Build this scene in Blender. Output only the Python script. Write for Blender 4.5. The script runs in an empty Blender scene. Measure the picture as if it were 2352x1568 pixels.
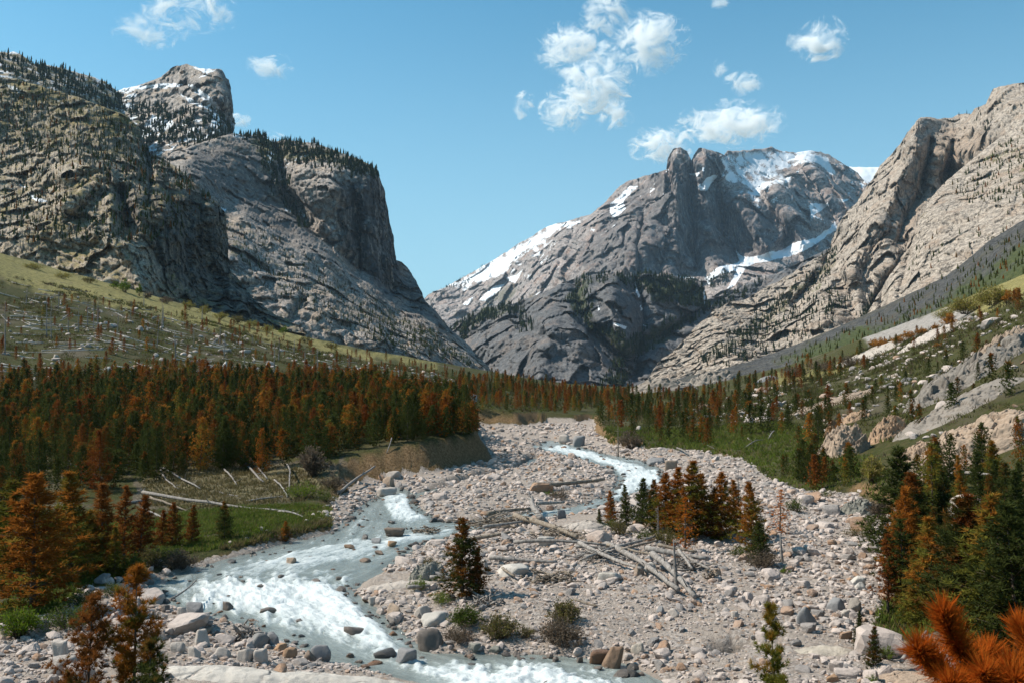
import bpy, bmesh, math, random
import numpy as np
from mathutils import Vector, Matrix

random.seed(7)
rng = np.random.default_rng(11)
scene = bpy.context.scene
COL = scene.collection

# ------------------------------------------------------------------ camera
LENS, SENSOR = 32.0, 36.0
IMW, IMH = 2352.0, 1568.0            # size of the sheet the measurements were read from
FPX = IMW * LENS / SENSOR
HZ = 890.0                           # level of the true horizon on that sheet
CAMZ = 11.0                          # eye height over the river at the near bend
PITCH = math.atan((HZ - IMH / 2) / FPX)

cam_data = bpy.data.cameras.new('camera')
cam = bpy.data.objects.new('camera', cam_data)
COL.objects.link(cam)
cam.location = (0, 0, CAMZ)
cam.rotation_euler = (math.pi / 2 + PITCH, 0, 0)
cam_data.lens = LENS
cam_data.sensor_width = SENSOR
cam_data.clip_start = 0.1
cam_data.clip_end = 60000
cam_data.dof.use_dof = True
cam_data.dof.focus_distance = 70
cam_data.dof.aperture_fstop = 6.3
scene.camera = cam

# ------------------------------------------------------------------ light
SUN_EL, SUN_AZ = math.radians(48), math.radians(-84)     # azimuth from +Y, negative = to the left
SDIR = Vector((math.sin(SUN_AZ) * math.cos(SUN_EL), math.cos(SUN_AZ) * math.cos(SUN_EL), math.sin(SUN_EL)))
world = bpy.data.worlds.new('World')
scene.world = world
world.use_nodes = True
wn = world.node_tree
for n in list(wn.nodes):
    wn.nodes.remove(n)
w_out = wn.nodes.new('ShaderNodeOutputWorld')
w_bg = wn.nodes.new('ShaderNodeBackground')
w_sky = wn.nodes.new('ShaderNodeTexSky')
w_sky.sky_type = 'NISHITA'
w_sky.sun_disc = False
w_sky.sun_elevation = SUN_EL
w_sky.sun_rotation = SUN_AZ
w_sky.altitude = 2600
w_sky.air_density = 1.35
w_sky.dust_density = 3.5
w_sky.ozone_density = 1.2
w_tint = wn.nodes.new('ShaderNodeMix')
w_tint.data_type = 'RGBA'
w_tint.blend_type = 'MULTIPLY'
w_tint.inputs[0].default_value = 1.0
w_tint.inputs[7].default_value = (0.50, 1.07, 1.09, 1)
wn.links.new(w_sky.outputs[0], w_tint.inputs[6])
# the air is paler low down, all the way round
w_tc = wn.nodes.new('ShaderNodeTexCoord')
w_sep = wn.nodes.new('ShaderNodeSeparateXYZ')
wn.links.new(w_tc.outputs['Generated'], w_sep.inputs[0])
w_map = wn.nodes.new('ShaderNodeMapRange')
w_map.interpolation_type = 'SMOOTHSTEP'
wn.links.new(w_sep.outputs['Z'], w_map.inputs[0])
w_map.inputs[1].default_value, w_map.inputs[2].default_value = 0.46, -0.02
w_map.inputs[3].default_value, w_map.inputs[4].default_value = 0.0, 0.75
w_pale = wn.nodes.new('ShaderNodeMix')
w_pale.data_type = 'RGBA'
wn.links.new(w_map.outputs[0], w_pale.inputs[0])
wn.links.new(w_tint.outputs[2], w_pale.inputs[6])
w_pale.inputs[7].default_value = (3.3, 5.0, 6.0, 1)
wn.links.new(w_pale.outputs[2], w_bg.inputs[0])
w_bg.inputs[1].default_value = 0.102
wn.links.new(w_bg.outputs[0], w_out.inputs[0])

sun_data = bpy.data.lights.new('sun', 'SUN')
sun_data.energy = 5.0
sun_data.angle = math.radians(0.5)
sun_data.color = (1.0, 0.93, 0.82)
sun = bpy.data.objects.new('sun', sun_data)
COL.objects.link(sun)
sun.rotation_euler = SDIR.to_track_quat('Z', 'Y').to_euler()
sun.location = (-200, 0, 300)

scene.view_settings.view_transform = 'Standard'
scene.view_settings.look = 'None'
scene.view_settings.exposure = 0.45
scene.view_settings.gamma = 1.0
scene.view_settings.use_curve_mapping = False
scene.render.engine = 'CYCLES'
cy = scene.cycles
cy.max_bounces = 12
cy.diffuse_bounces = 2
cy.glossy_bounces = 3
cy.transmission_bounces = 4
cy.volume_bounces = 10
cy.transparent_max_bounces = 8
cy.use_denoising = True
cy.denoiser = 'OPENIMAGEDENOISE'
cy.denoising_input_passes = 'RGB_ALBEDO_NORMAL'
cy.denoising_prefilter = 'ACCURATE'

# ------------------------------------------------------------------ picture <-> place
CP, SP = math.cos(PITCH), math.sin(PITCH)

def unproj(u, v, y):
    """the point at forward distance y that is seen at sheet position u, v"""
    u, v, y = np.broadcast_arrays(np.asarray(u, float), np.asarray(v, float), np.asarray(y, float))
    cx = (u - IMW / 2) / FPX
    cyy = (IMH / 2 - v) / FPX
    dy = CP - SP * cyy
    dz = SP + CP * cyy
    k = y / dy
    return np.stack([cx * k, y, CAMZ + dz * k], -1)

def proj(p):
    p = np.asarray(p, float)
    z = p[..., 2] - CAMZ
    f = np.maximum(p[..., 1] * CP + z * SP, 1e-3)
    h = -p[..., 1] * SP + z * CP
    return IMW / 2 + FPX * p[..., 0] / f, IMH / 2 - FPX * h / f

WSLOPE, WY0 = 0.010, 35.0

def wlevel(y):
    return WSLOPE * (y - WY0)

def G(u, v):
    """plan position of a river-level point seen at u, v"""
    lo, hi = np.full(np.shape(u), 5.0), np.full(np.shape(u), 900.0)
    for _ in range(40):
        m = (lo + hi) / 2
        q = unproj(u, v, m)
        above = q[..., 2] > wlevel(m)
        lo = np.where(above, m, lo)
        hi = np.where(above, hi, m)
    q = unproj(u, v, lo)
    return q[..., :2]

# ------------------------------------------------------------------ noise
_GR = np.array([[1, 1, 0], [-1, 1, 0], [1, -1, 0], [-1, -1, 0], [1, 0, 1], [-1, 0, 1], [1, 0, -1], [-1, 0, -1],
                [0, 1, 1], [0, -1, 1], [0, 1, -1], [0, -1, -1], [1, 1, 0], [-1, 1, 0], [0, -1, 1], [0, -1, -1]], np.float32)

def _hash(ix, iy, iz, seed):
    h = (ix.astype(np.uint32) * np.uint32(374761393) + iy.astype(np.uint32) * np.uint32(668265263)
         + iz.astype(np.uint32) * np.uint32(2147483647) + np.uint32((seed * 974711 + 12345) & 0xffffffff))
    h = (h ^ (h >> np.uint32(13))) * np.uint32(1274126177)
    h = (h ^ (h >> np.uint32(15))) * np.uint32(2246822519)
    return h ^ (h >> np.uint32(16))

def perlin(p, seed=0):
    p = np.asarray(p, np.float64)
    f = np.floor(p)
    i = f.astype(np.int64)
    r = (p - f).astype(np.float32)
    w = r * r * r * (r * (r * 6 - 15) + 10)
    out = np.zeros(p.shape[:-1], np.float32)
    for dx in (0, 1):
        wx = w[..., 0] if dx else 1 - w[..., 0]
        for dy in (0, 1):
            wy = w[..., 1] if dy else 1 - w[..., 1]
            for dz in (0, 1):
                wz = w[..., 2] if dz else 1 - w[..., 2]
                g = _GR[_hash(i[..., 0] + dx, i[..., 1] + dy, i[..., 2] + dz, seed) & 15]
                d = g[..., 0] * (r[..., 0] - dx) + g[..., 1] * (r[..., 1] - dy) + g[..., 2] * (r[..., 2] - dz)
                out += wx * wy * wz * d
    return out

def fbm(p, octv=5, gain=0.5, lac=2.03, seed=0, ridged=False):
    a, tot, out = 1.0, 0.0, 0.0
    p = np.asarray(p, np.float64)
    for k in range(octv):
        n = perlin(p, seed + k * 17)
        if ridged:
            n = 1 - 2.2 * np.abs(n)
        out = out + a * n
        tot += a
        a *= gain
        p = p * lac + 13.7
    return out / tot

def worley(p, seed=0):
    """F1, F2 and a random value of the nearest cell"""
    p = np.asarray(p, np.float64)
    i = np.floor(p).astype(np.int64)
    f1 = np.full(p.shape[:-1], 9.0)
    f2 = np.full(p.shape[:-1], 9.0)
    cid = np.zeros(p.shape[:-1])
    for dx in (-1, 0, 1):
        for dy in (-1, 0, 1):
            for dz in (-1, 0, 1):
                c = i + np.array([dx, dy, dz])
                h = _hash(c[..., 0], c[..., 1], c[..., 2], seed)
                o = np.stack([(h & 1023) / 1023.0, ((h >> 10) & 1023) / 1023.0, ((h >> 20) & 1023) / 1023.0], -1)
                d = ((c + o - p) ** 2).sum(-1)
                near = d < f1
                f2 = np.where(near, f1, np.minimum(f2, d))
                cid = np.where(near, (_hash(c[..., 2], c[..., 0], c[..., 1], seed + 5) & 4095) / 4095.0, cid)
                f1 = np.where(near, d, f1)
    return np.sqrt(f1), np.sqrt(f2), cid

def facets(p, seed=0):
    """broken rock: every cell of a jittered lattice is a plane of its own"""
    p = np.asarray(p, np.float64)
    i = np.floor(p).astype(np.int64)
    f1 = np.full(p.shape[:-1], 9.0)
    f2 = np.full(p.shape[:-1], 9.0)
    best = np.zeros(p.shape)
    hid = np.zeros(p.shape[:-1], np.uint32)
    for dx in (-1, 0, 1):
        for dy in (-1, 0, 1):
            for dz in (-1, 0, 1):
                c = i + np.array([dx, dy, dz])
                h = _hash(c[..., 0], c[..., 1], c[..., 2], seed)
                r = p - c - np.stack([(h & 1023) / 1023.0, ((h >> 10) & 1023) / 1023.0, ((h >> 20) & 1023) / 1023.0], -1)
                d = (r ** 2).sum(-1)
                near = d < f1
                f2 = np.where(near, f1, np.minimum(f2, d))
                best = np.where(near[..., None], r, best)
                hid = np.where(near, h, hid)
                f1 = np.where(near, d, f1)
    h2 = (hid * np.uint32(2654435761)) ^ (hid >> np.uint32(7))
    g = np.stack([(h2 & 1023) / 511.5 - 1, ((h2 >> 10) & 1023) / 511.5 - 1, ((h2 >> 20) & 1023) / 511.5 - 1], -1)
    return (best * g).sum(-1) + ((h2 >> 5) & 255) / 510.0 - 0.25, np.sqrt(f2) - np.sqrt(f1)

def sstep(a, b, x):
    t = np.clip((x - a) / (b - a), 0, 1)
    return t * t * (3 - 2 * t)

def poly_sd(px, py, poly):
    """signed distance to a polygon, negative inside"""
    poly = np.asarray(poly, float)
    d2 = np.full(px.shape, 1e18)
    ins = np.zeros(px.shape, bool)
    n = len(poly)
    for k in range(n):
        a, b = poly[k], poly[(k + 1) % n]
        e = b - a
        wx, wy = px - a[0], py - a[1]
        t = np.clip((wx * e[0] + wy * e[1]) / (e @ e + 1e-12), 0, 1)
        d2 = np.minimum(d2, (wx - e[0] * t) ** 2 + (wy - e[1] * t) ** 2)
        c = (a[1] > py) != (b[1] > py)
        ins ^= c & (px < (b[0] - a[0]) * (py - a[1]) / (b[1] - a[1] + 1e-12) + a[0])
    d = np.sqrt(d2)
    return np.where(ins, -d, d)

def line_dist(px, py, line):
    line = np.asarray(line, float)
    d2 = np.full(px.shape, 1e18)
    for a, b in zip(line[:-1], line[1:]):
        e = b - a
        wx, wy = px - a[0], py - a[1]
        t = np.clip((wx * e[0] + wy * e[1]) / (e @ e + 1e-12), 0, 1)
        d2 = np.minimum(d2, (wx - e[0] * t) ** 2 + (wy - e[1] * t) ** 2)
    return np.sqrt(d2)

def tps(ctrl, vals, smooth=1e-4):
    ctrl = np.asarray(ctrl, float)
    n = len(ctrl)
    def phi(r2):
        return 0.5 * r2 * np.log(r2 + 1e-9)
    K = phi(((ctrl[:, None] - ctrl[None]) ** 2).sum(-1)) + smooth * np.eye(n)
    Pm = np.hstack([np.ones((n, 1)), ctrl])
    A = np.zeros((n + 3, n + 3))
    A[:n, :n], A[:n, n:], A[n:, :n] = K, Pm, Pm.T
    w = np.linalg.solve(A, np.concatenate([np.asarray(vals, float), np.zeros(3)]))
    def ev(q):
        q = np.asarray(q, float)
        out = w[n] + w[n + 1] * q[..., 0] + w[n + 2] * q[..., 1]
        for k in range(n):
            out = out + w[k] * phi((q[..., 0] - ctrl[k, 0]) ** 2 + (q[..., 1] - ctrl[k, 1]) ** 2)
        return out
    return ev

# ------------------------------------------------------------------ mesh helpers
def new_mesh(name, verts, faces, mat=None, smooth=True, attrs=None):
    verts = np.ascontiguousarray(verts, np.float32).reshape(-1, 3)
    faces = np.ascontiguousarray(faces, np.int32)
    me = bpy.data.meshes.new(name)
    me.vertices.add(len(verts))
    me.vertices.foreach_set('co', verts.ravel())
    k = faces.shape[1]
    me.loops.add(faces.size)
    me.loops.foreach_set('vertex_index', faces.ravel())
    me.polygons.add(len(faces))
    me.polygons.foreach_set('loop_start', np.arange(0, faces.size, k, dtype=np.int32))
    me.polygons.foreach_set('loop_total', np.full(len(faces), k, np.int32))
    me.polygons.foreach_set('use_smooth', np.full(len(faces), bool(smooth)))
    for an, av in (attrs or {}).items():
        at = me.attributes.new(an, 'FLOAT', 'POINT')
        at.data.foreach_set('value', np.ascontiguousarray(av, np.float32).ravel())
    me.update()
    me.validate()
    if mat:
        me.materials.append(mat)
    return me

def link(name, data, parent=None, label=None, cat=None, group=None, kind=None, loc=None):
    o = bpy.data.objects.new(name, data)
    COL.objects.link(o)
    if parent is not None:
        o.parent = parent
    if loc is not None:
        o.location = loc
    tag(o, label, cat, group, kind)
    return o

def tag(o, label=None, cat=None, group=None, kind=None):
    for k, x in (('label', label), ('category', cat), ('group', group), ('kind', kind)):
        if x:
            o[k] = x
    return o

def grid_faces(nr, nc):
    i = np.arange((nr - 1) * nc).reshape(nr - 1, nc)[:, :-1].ravel()
    return np.stack([i, i + 1, i + nc + 1, i + nc], -1)

def grid_normals(P):
    du = np.gradient(P, axis=1)
    dv = np.gradient(P, axis=0)
    n = np.cross(du, dv)
    n /= np.linalg.norm(n, axis=-1, keepdims=True) + 1e-9
    return n

# ------------------------------------------------------------------ material helpers
def new_mat(name, rough=0.9, spec=0.2):
    m = bpy.data.materials.new(name)
    m.use_nodes = True
    nt = m.node_tree
    b = nt.nodes['Principled BSDF']
    b.inputs['Roughness'].default_value = rough
    b.inputs['Specular IOR Level'].default_value = spec
    return m, nt, b

def nd(nt, kind, ins=None, **props):
    n = nt.nodes.new(kind)
    for k, x in props.items():
        setattr(n, k, x)
    for k, x in (ins or {}).items():
        s = n.inputs[k]
        if isinstance(x, bpy.types.NodeSocket):
            nt.links.new(x, s)
        else:
            s.default_value = x
    return n

def c4(c):
    return (c[0], c[1], c[2], 1.0)

def mixc(nt, fac, a, b, blend='MIX'):
    n = nt.nodes.new('ShaderNodeMix')
    n.data_type = 'RGBA'
    n.blend_type = blend
    for idx, x in ((0, fac), (6, a), (7, b)):
        if isinstance(x, bpy.types.NodeSocket):
            nt.links.new(x, n.inputs[idx])
        elif idx == 0:
            n.inputs[0].default_value = x
        else:
            n.inputs[idx].default_value = c4(x)
    return n.outputs[2]

def mth(nt, op, a, b=None, clamp=False):
    n = nt.nodes.new('ShaderNodeMath')
    n.operation = op
    n.use_clamp = clamp
    for idx, x in ((0, a), (1, b)):
        if x is None:
            continue
        if isinstance(x, bpy.types.NodeSocket):
            nt.links.new(x, n.inputs[idx])
        else:
            n.inputs[idx].default_value = x
    return n.outputs[0]

def ramp(nt, fac, a, b):
    """smooth 0..1 between a and b"""
    n = nt.nodes.new('ShaderNodeMapRange')
    n.interpolation_type = 'SMOOTHSTEP'
    nt.links.new(fac, n.inputs[0])
    n.inputs[1].default_value, n.inputs[2].default_value = a, b
    return n.outputs[0]

def noise(nt, vec, scale, detail=4, rough=0.55, dist=0.0):
    n = nd(nt, 'ShaderNodeTexNoise', {'Scale': scale, 'Detail': detail, 'Roughness': rough, 'Distortion': dist})
    if vec is not None:
        nt.links.new(vec, n.inputs['Vector'])
    return n.outputs[0]

def objco(nt, scale=(1, 1, 1), rot=(0, 0, 0)):
    t = nd(nt, 'ShaderNodeTexCoord')
    m = nd(nt, 'ShaderNodeMapping', {'Vector': t.outputs['Object'], 'Scale': scale, 'Rotation': rot})
    return m.outputs[0]

def attr(nt, name):
    return nd(nt, 'ShaderNodeAttribute', attribute_name=name).outputs['Fac']
# ------------------------------------------------------------------ mountains
def rock_material(name, light, dark, warm, veg, veg2, scale, bump=0.6, streak=0.5, vstretch=0.12):
    m, nt, b = new_mat(name, 0.92, 0.12)
    co = objco(nt)
    s = 1.0 / scale
    big = noise(nt, co, s * 0.35, 5, 0.6)
    mid = noise(nt, co, s * 2.2, 6, 0.62, 0.4)
    fine = noise(nt, co, s * 9, 6, 0.7)
    cov = objco(nt, (1, 1, vstretch))
    vert = noise(nt, cov, s * 1.5, 6, 0.68)
    c = mixc(nt, ramp(nt, mid, 0.36, 0.62), tuple(x * 0.8 for x in dark), light)
    c = mixc(nt, mth(nt, 'MULTIPLY', ramp(nt, big, 0.48, 0.68), 0.75), c, warm)
    c = mixc(nt, mth(nt, 'MULTIPLY', ramp(nt, fine, 0.52, 0.75), 0.45), c, tuple(x * 1.25 for x in light))
    c = mixc(nt, mth(nt, 'MULTIPLY', ramp(nt, fine, 0.48, 0.3), 0.5), c, tuple(x * 0.6 for x in dark))
    st = mth(nt, 'MULTIPLY', ramp(nt, vert, 0.40, 0.56), attr(nt, 'stain'))
    c = mixc(nt, mth(nt, 'MULTIPLY', st, streak), c, (0.035, 0.037, 0.042))
    c = mixc(nt, mth(nt, 'MULTIPLY', attr(nt, 'warm'), ramp(nt, mid, 0.3, 0.6)), c, warm)
    c = mixc(nt, mth(nt, 'MULTIPLY', attr(nt, 'painted_shade'), ramp(nt, mth(nt, 'ADD', mth(nt, 'MULTIPLY', vert, 0.6), mth(nt, 'MULTIPLY', mid, 0.4)), 0.36, 0.56)), c, (0.060, 0.060, 0.064))  # streaky dark tone that paints cliff and cloud shade into the rock
    nsv = nd(nt, 'ShaderNodeTexNoise', {'Vector': co, 'Scale': s * 1.5, 'Detail': 3}).outputs['Color']
    wv = nd(nt, 'ShaderNodeVectorMath', {0: co, 1: nd(nt, 'ShaderNodeVectorMath', {0: nsv, 'Scale': scale * 0.7}, operation='SCALE').outputs[0]}, operation='ADD').outputs[0]
    for ks, kw, kf in ((0.55, 0.035, 0.9), (1.7, 0.045, 0.75), (4.6, 0.06, 0.5)):
        vo = nd(nt, 'ShaderNodeTexVoronoi', {'Vector': wv, 'Scale': s * ks}, feature='DISTANCE_TO_EDGE')
        c = mixc(nt, mth(nt, 'MULTIPLY', ramp(nt, vo.outputs['Distance'], kw, 0.0), kf), c, tuple(x * 0.3 for x in dark))
    vg = attr(nt, 'veg')
    vmix = mixc(nt, ramp(nt, noise(nt, co, s * 3.5, 4, 0.6), 0.4, 0.62), veg, veg2)
    vm = mth(nt, 'ADD', vg, mth(nt, 'MULTIPLY', mth(nt, 'SUBTRACT', noise(nt, co, s * 14, 3, 0.7), 0.5), 1.6))
    c = mixc(nt, mth(nt, 'MULTIPLY', ramp(nt, vm, 0.42, 0.62), 0.92), c, vmix)
    sm = mth(nt, 'ADD', attr(nt, 'snow'), mth(nt, 'MULTIPLY', mth(nt, 'SUBTRACT', noise(nt, co, s * 4, 7, 0.75), 0.5), 1.9))
    c = mixc(nt, ramp(nt, sm, 0.42, 0.62), c, (0.70, 0.72, 0.75))
    nt.links.new(c, b.inputs['Base Color'])
    bp = nd(nt, 'ShaderNodeBump', {'Strength': bump, 'Distance': scale * 0.09})
    h = mth(nt, 'ADD', mth(nt, 'MULTIPLY', noise(nt, co, s * 5, 8, 0.7), 1.0), mth(nt, 'MULTIPLY', mth(nt, 'MULTIPLY', vert, attr(nt, 'stain')), 0.5))
    nt.links.new(h, bp.inputs['Height'])
    nt.links.new(bp.outputs[0], b.inputs['Normal'])
    return m

def resample(poly, weights_at):
    return np.interp

def pmask(U, V, poly, soft=8, jit=10, seed=0):
    q = np.stack([U / 28.0, V / 28.0, np.full(U.shape, seed * 3.1)], -1)
    du = jit * fbm(q, 4, 0.6, seed=seed) * 2
    dv = jit * fbm(q + 40, 4, 0.6, seed=seed + 3) * 2
    return sstep(soft, -soft, poly_sd(U + du, V + dv, poly))

MOUNT = {}

def mountain(name, top, bot, ctrl, relief, paint, mat, px=2.3, back=0.10, jag=3.0, feats=(), calm=(), seed=0, label=None, cat='mountain'):
    top = np.asarray(top, float)
    bot = np.asarray(bot, float)
    seg = np.hypot(*np.diff(top, axis=0).T)
    arc = np.concatenate([[0], np.cumsum(seg)])
    nc = int(arc[-1] / px)
    a = np.linspace(0, arc[-1], nc)
    ut, vt = np.interp(a, arc, top[:, 0]), np.interp(a, arc, top[:, 1])
    q = np.stack([a / 26.0, np.full(nc, seed * 1.7), np.zeros(nc)], -1)
    vt = vt + jag * 2 * fbm(q, 5, 0.62, seed=seed, ridged=False)
    ut = ut + jag * 1.2 * fbm(q + 9.3, 5, 0.6, seed=seed + 1) * sstep(0, 30, np.minimum(a, arc[-1] - a))
    f = 0.6 * (ut - ut[0]) / (ut[-1] - ut[0]) + 0.4 * a / arc[-1]
    ub = bot[0, 0] + (bot[-1, 0] - bot[0, 0]) * f
    vb = np.interp(ub, bot[:, 0], bot[:, 1])
    nr = max(12, int(np.median(np.hypot(ub - ut, vb - vt)) / px))
    t = np.linspace(0, 1, nr)[:, None]
    U = ut[None] * (1 - t) + ub[None] * t
    V = vt[None] * (1 - t) + vb[None] * t
    c = np.asarray(ctrl, float)
    ev = tps(c[:, :2] / 100.0, np.log(c[:, 2]), 2e-3)
    D = np.exp(ev(np.stack([U, V], -1) / 100.0))
    for (line, w, amt) in feats:                       # buttresses (+, towards the valley) and gullies (-)
        wob = 8 * fbm(np.stack([U / 40, V / 40, U * 0 + seed], -1), 4, 0.6, seed=seed + 9)
        d = line_dist(U + wob, V + wob, line)
        D = D - amt * np.exp(-(d / w) ** 2)
    P = unproj(U, V, D)
    N = grid_normals(P)
    if N[nr // 2, nc // 2, 1] > 0:
        N = -N
    mpx = np.median(D) / FPX
    steep = sstep(0.62, 0.3, N[..., 2])
    d = np.zeros(U.shape)
    dv = np.zeros(U.shape)
    for r in relief:                                   # amplitudes and lengths in sheet pixels at the mountain's distance
        k, amp, wl = r[0], r[1] * mpx, r[2] * mpx
        vz = r[3] if len(r) > 3 else 1.0
        Q = P * np.array([1, 1, 1 / vz]) / wl
        sd = seed + int(r[2]) * 3
        if k == 'fbm':
            d += amp * fbm(Q, 5, 0.5, seed=sd + 2)
        elif k == 'ridge':
            d += amp * fbm(Q, 6, 0.55, seed=sd + 21, ridged=True)
        elif k == 'fissure':
            w = Q + 0.3 * np.stack([perlin(P / wl / 2, sd + 5)] * 3, -1)
            dv += amp * steep * fbm(w, 4, 0.55, seed=sd + 33, ridged=True)
        elif k == 'facet':
            w = Q + 0.09 * np.stack([perlin(Q, sd + 51), perlin(Q + 7, sd + 52), perlin(Q + 17, sd + 53)], -1)
            if len(r) > 4:                             # bedding: cells flattened along a dip
                h = P[..., 2] / wl + r[4] * P[..., 0] / wl
                w = w + np.stack([h * 0, h * 0, h * (r[5] if len(r) > 5 else 1.5)], -1)
            fv, fe = facets(w, sd + 55)
            dv += amp * fv - 0.12 * amp * np.exp(-fe / 0.05)
    edge = np.ones((nr, 1))
    edge[:3, 0] = (0.35, 0.6, 0.85)
    ray = np.array([0, 0, CAMZ]) - P
    ray /= np.linalg.norm(ray, axis=-1, keepdims=True)
    for (pl, k) in calm:                               # ground that lies smoother, under old snow
        edge = edge * (1 - k * pmask(U, V, pl, 14, 10, 2))
    P = P + N * (d * edge)[..., None] + ray * (dv * edge)[..., None]
    N2 = grid_normals(P)
    if N2[nr // 2, nc // 2, 1] > 0:
        N2 = -N2
    U2, V2 = proj(P)
    at = {'snow': np.zeros(U.shape), 'veg': np.zeros(U.shape), 'stain': steep.copy(), 'warm': np.zeros(U.shape), 'painted_shade': np.zeros(U.shape)}
    paint(at, U2, V2, P, N2, mpx)
    # the far side of the ridge, so that the mountain is a body
    nb = 5
    r0 = P[0]
    drop = np.array([0.02, 0.08, 0.2, 0.4, 0.7])
    H = np.maximum(P[0, :, 2].mean() - P[-1, :, 2].mean(), 10)
    out = []
    hor = r0[:, :2] / np.linalg.norm(r0[:, :2], axis=1, keepdims=True)
    for k in range(nb):
        b = r0.copy()
        b[:, :2] += hor * (back * np.median(D) * (k + 1) / nb * 1.2 + 4 * mpx)
        b[:, 2] -= drop[k] * H + mpx * 2
        out.append(b)
    allP = np.concatenate([np.array(out)[::-1], P], 0)
    for kk in at:
        at[kk] = np.concatenate([np.repeat(at[kk][:1], nb, 0), at[kk]], 0)
    me = new_mesh(name, allP, grid_faces(nr + nb, nc)[:, ::-1], mat, True, at)
    o = link(name, me, None, label, None, None, 'structure')
    MOUNT.setdefault(name, []).append(dict(U=U2, V=V2, P=P, N=N2, at={kk: x[nb:] for kk, x in at.items()}, mpx=mpx))
    return o

def nz(P, wl, octv=4, seed=0, gain=0.55):
    return fbm(P / wl, octv, gain, seed=seed)

# --- rock kinds
m_far = rock_material('far_granite', (0.43, 0.37, 0.34), (0.20, 0.175, 0.165), (0.34, 0.225, 0.175), (0.045, 0.055, 0.03), (0.10, 0.10, 0.05), 30, 0.8, 0.85)
m_dome = rock_material('dome_granite', (0.45, 0.385, 0.335), (0.225, 0.20, 0.18), (0.42, 0.31, 0.22), (0.075, 0.078, 0.03), (0.19, 0.155, 0.07), 14, 0.8, 0.85)
m_slab = rock_material('slab_granite', (0.23, 0.225, 0.225), (0.115, 0.115, 0.12), (0.30, 0.235, 0.195), (0.03, 0.042, 0.02), (0.07, 0.075, 0.03), 16, 0.8, 0.4)  # greys kept dark to carry the cloud shade over the slabs
m_crag = rock_material('crag_granite', (0.50, 0.42, 0.33), (0.26, 0.215, 0.175), (0.36, 0.265, 0.175), (0.105, 0.095, 0.032), (0.27, 0.20, 0.09), 6, 0.9, 0.8)
m_right = rock_material('pale_granite', (0.47, 0.395, 0.325), (0.26, 0.22, 0.185), (0.34, 0.25, 0.185), (0.055, 0.065, 0.025), (0.15, 0.13, 0.06), 12, 0.8, 0.35)
m_talus = rock_material('scrub_slope', (0.115, 0.11, 0.105), (0.055, 0.055, 0.055), (0.10, 0.085, 0.06), (0.035, 0.048, 0.015), (0.07, 0.078, 0.026), 7, 0.8, 0.3)  # dark scrub colours also stand in for a cloud shadow

# --- far snow plateau behind the gap
def p_plateau(at, U, V, P, N, mpx):
    at['snow'][:] = 0.85 - 1.3 * sstep(395, 470, V + 30 * nz(P, 150, 4, 3))
    at['snow'] = np.maximum(at['snow'], 0.5 + nz(P, 200, 4, 5))
mountain('mountain', [(1900, 400), (1950, 384), (2015, 386), (2090, 392)], [(1900, 600), (2090, 600)],
         [(1900, 400, 6500), (2090, 390, 6500), (1900, 600, 5600), (2090, 600, 5600)],
         [('fbm', 18, 90), ('ridge', 4, 30)],
         p_plateau, m_far, px=4, jag=1.0, seed=3)

# --- the snow topped peak at the head of the valley
T_far = [(955, 712), (1000, 676), (1060, 641), (1130, 602), (1200, 557), (1262, 520), (1330, 501), (1362, 490), (1392, 462), (1412, 440),
         (1440, 421), (1480, 404), (1520, 394), (1533, 390), (1538, 364), (1549, 344), (1562, 341), (1578, 350), (1586, 372), (1592, 360),
         (1604, 343), (1618, 341), (1640, 352), (1660, 360), (1668, 350), (1720, 349), (1772, 340), (1800, 350), (1835, 351), (1862, 345),
         (1902, 357), (1945, 382), (1972, 398), (1992, 425), (2010, 470), (2030, 520)]
C_far = [(955, 712, 5700), (1130, 602, 5650), (1262, 520, 5500), (1392, 462, 5000), (1480, 404, 4800), (1549, 350, 4350), (1620, 350, 4400),
         (1720, 349, 4700), (1862, 345, 5000), (1945, 390, 5000), (2020, 520, 4600),
         (1000, 760, 5000), (1100, 760, 4850), (1180, 680, 4900), (1250, 600, 4950), (1330, 560, 4600),
         (1300, 700, 4000), (1400, 640, 3800), (1500, 640, 3800), (1600, 640, 3850), (1450, 520, 4020), (1550, 420, 4150),
         (1550, 520, 4030), (1640, 420, 4330), (1680, 500, 4230), (1640, 560, 4120), (1750, 480, 4280), (1740, 590, 4020), (1850, 520, 4280), (1920, 560, 4300),
         (1700, 680, 3500), (1850, 680, 3600), (2030, 700, 3600), (1500, 760, 3300), (1100, 850, 4300)]
SN1 = [(1000, 668), (1060, 640), (1130, 600), (1200, 556), (1262, 520), (1330, 500), (1352, 500), (1300, 524), (1250, 548), (1262, 560), (1200, 592), (1180, 610), (1130, 640), (1070, 660)]
SN2 = [(1662, 352), (1720, 350), (1775, 345), (1862, 345), (1905, 360), (1925, 378), (1890, 385), (1850, 372), (1830, 380), (1800, 395), (1810, 430), (1770, 425), (1740, 440), (1755, 475), (1720, 462), (1715, 430), (1670, 420), (1655, 385)]
SN3 = [(1618, 640), (1655, 612), (1690, 606), (1700, 600), (1690, 575), (1712, 592), (1780, 580), (1820, 562), (1860, 548), (1900, 530), (1918, 515), (1932, 524), (1900, 545), (1870, 560), (1830, 585), (1770, 600), (1735, 602), (1712, 620), (1690, 655), (1668, 665), (1690, 625), (1650, 628), (1626, 655)]
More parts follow.
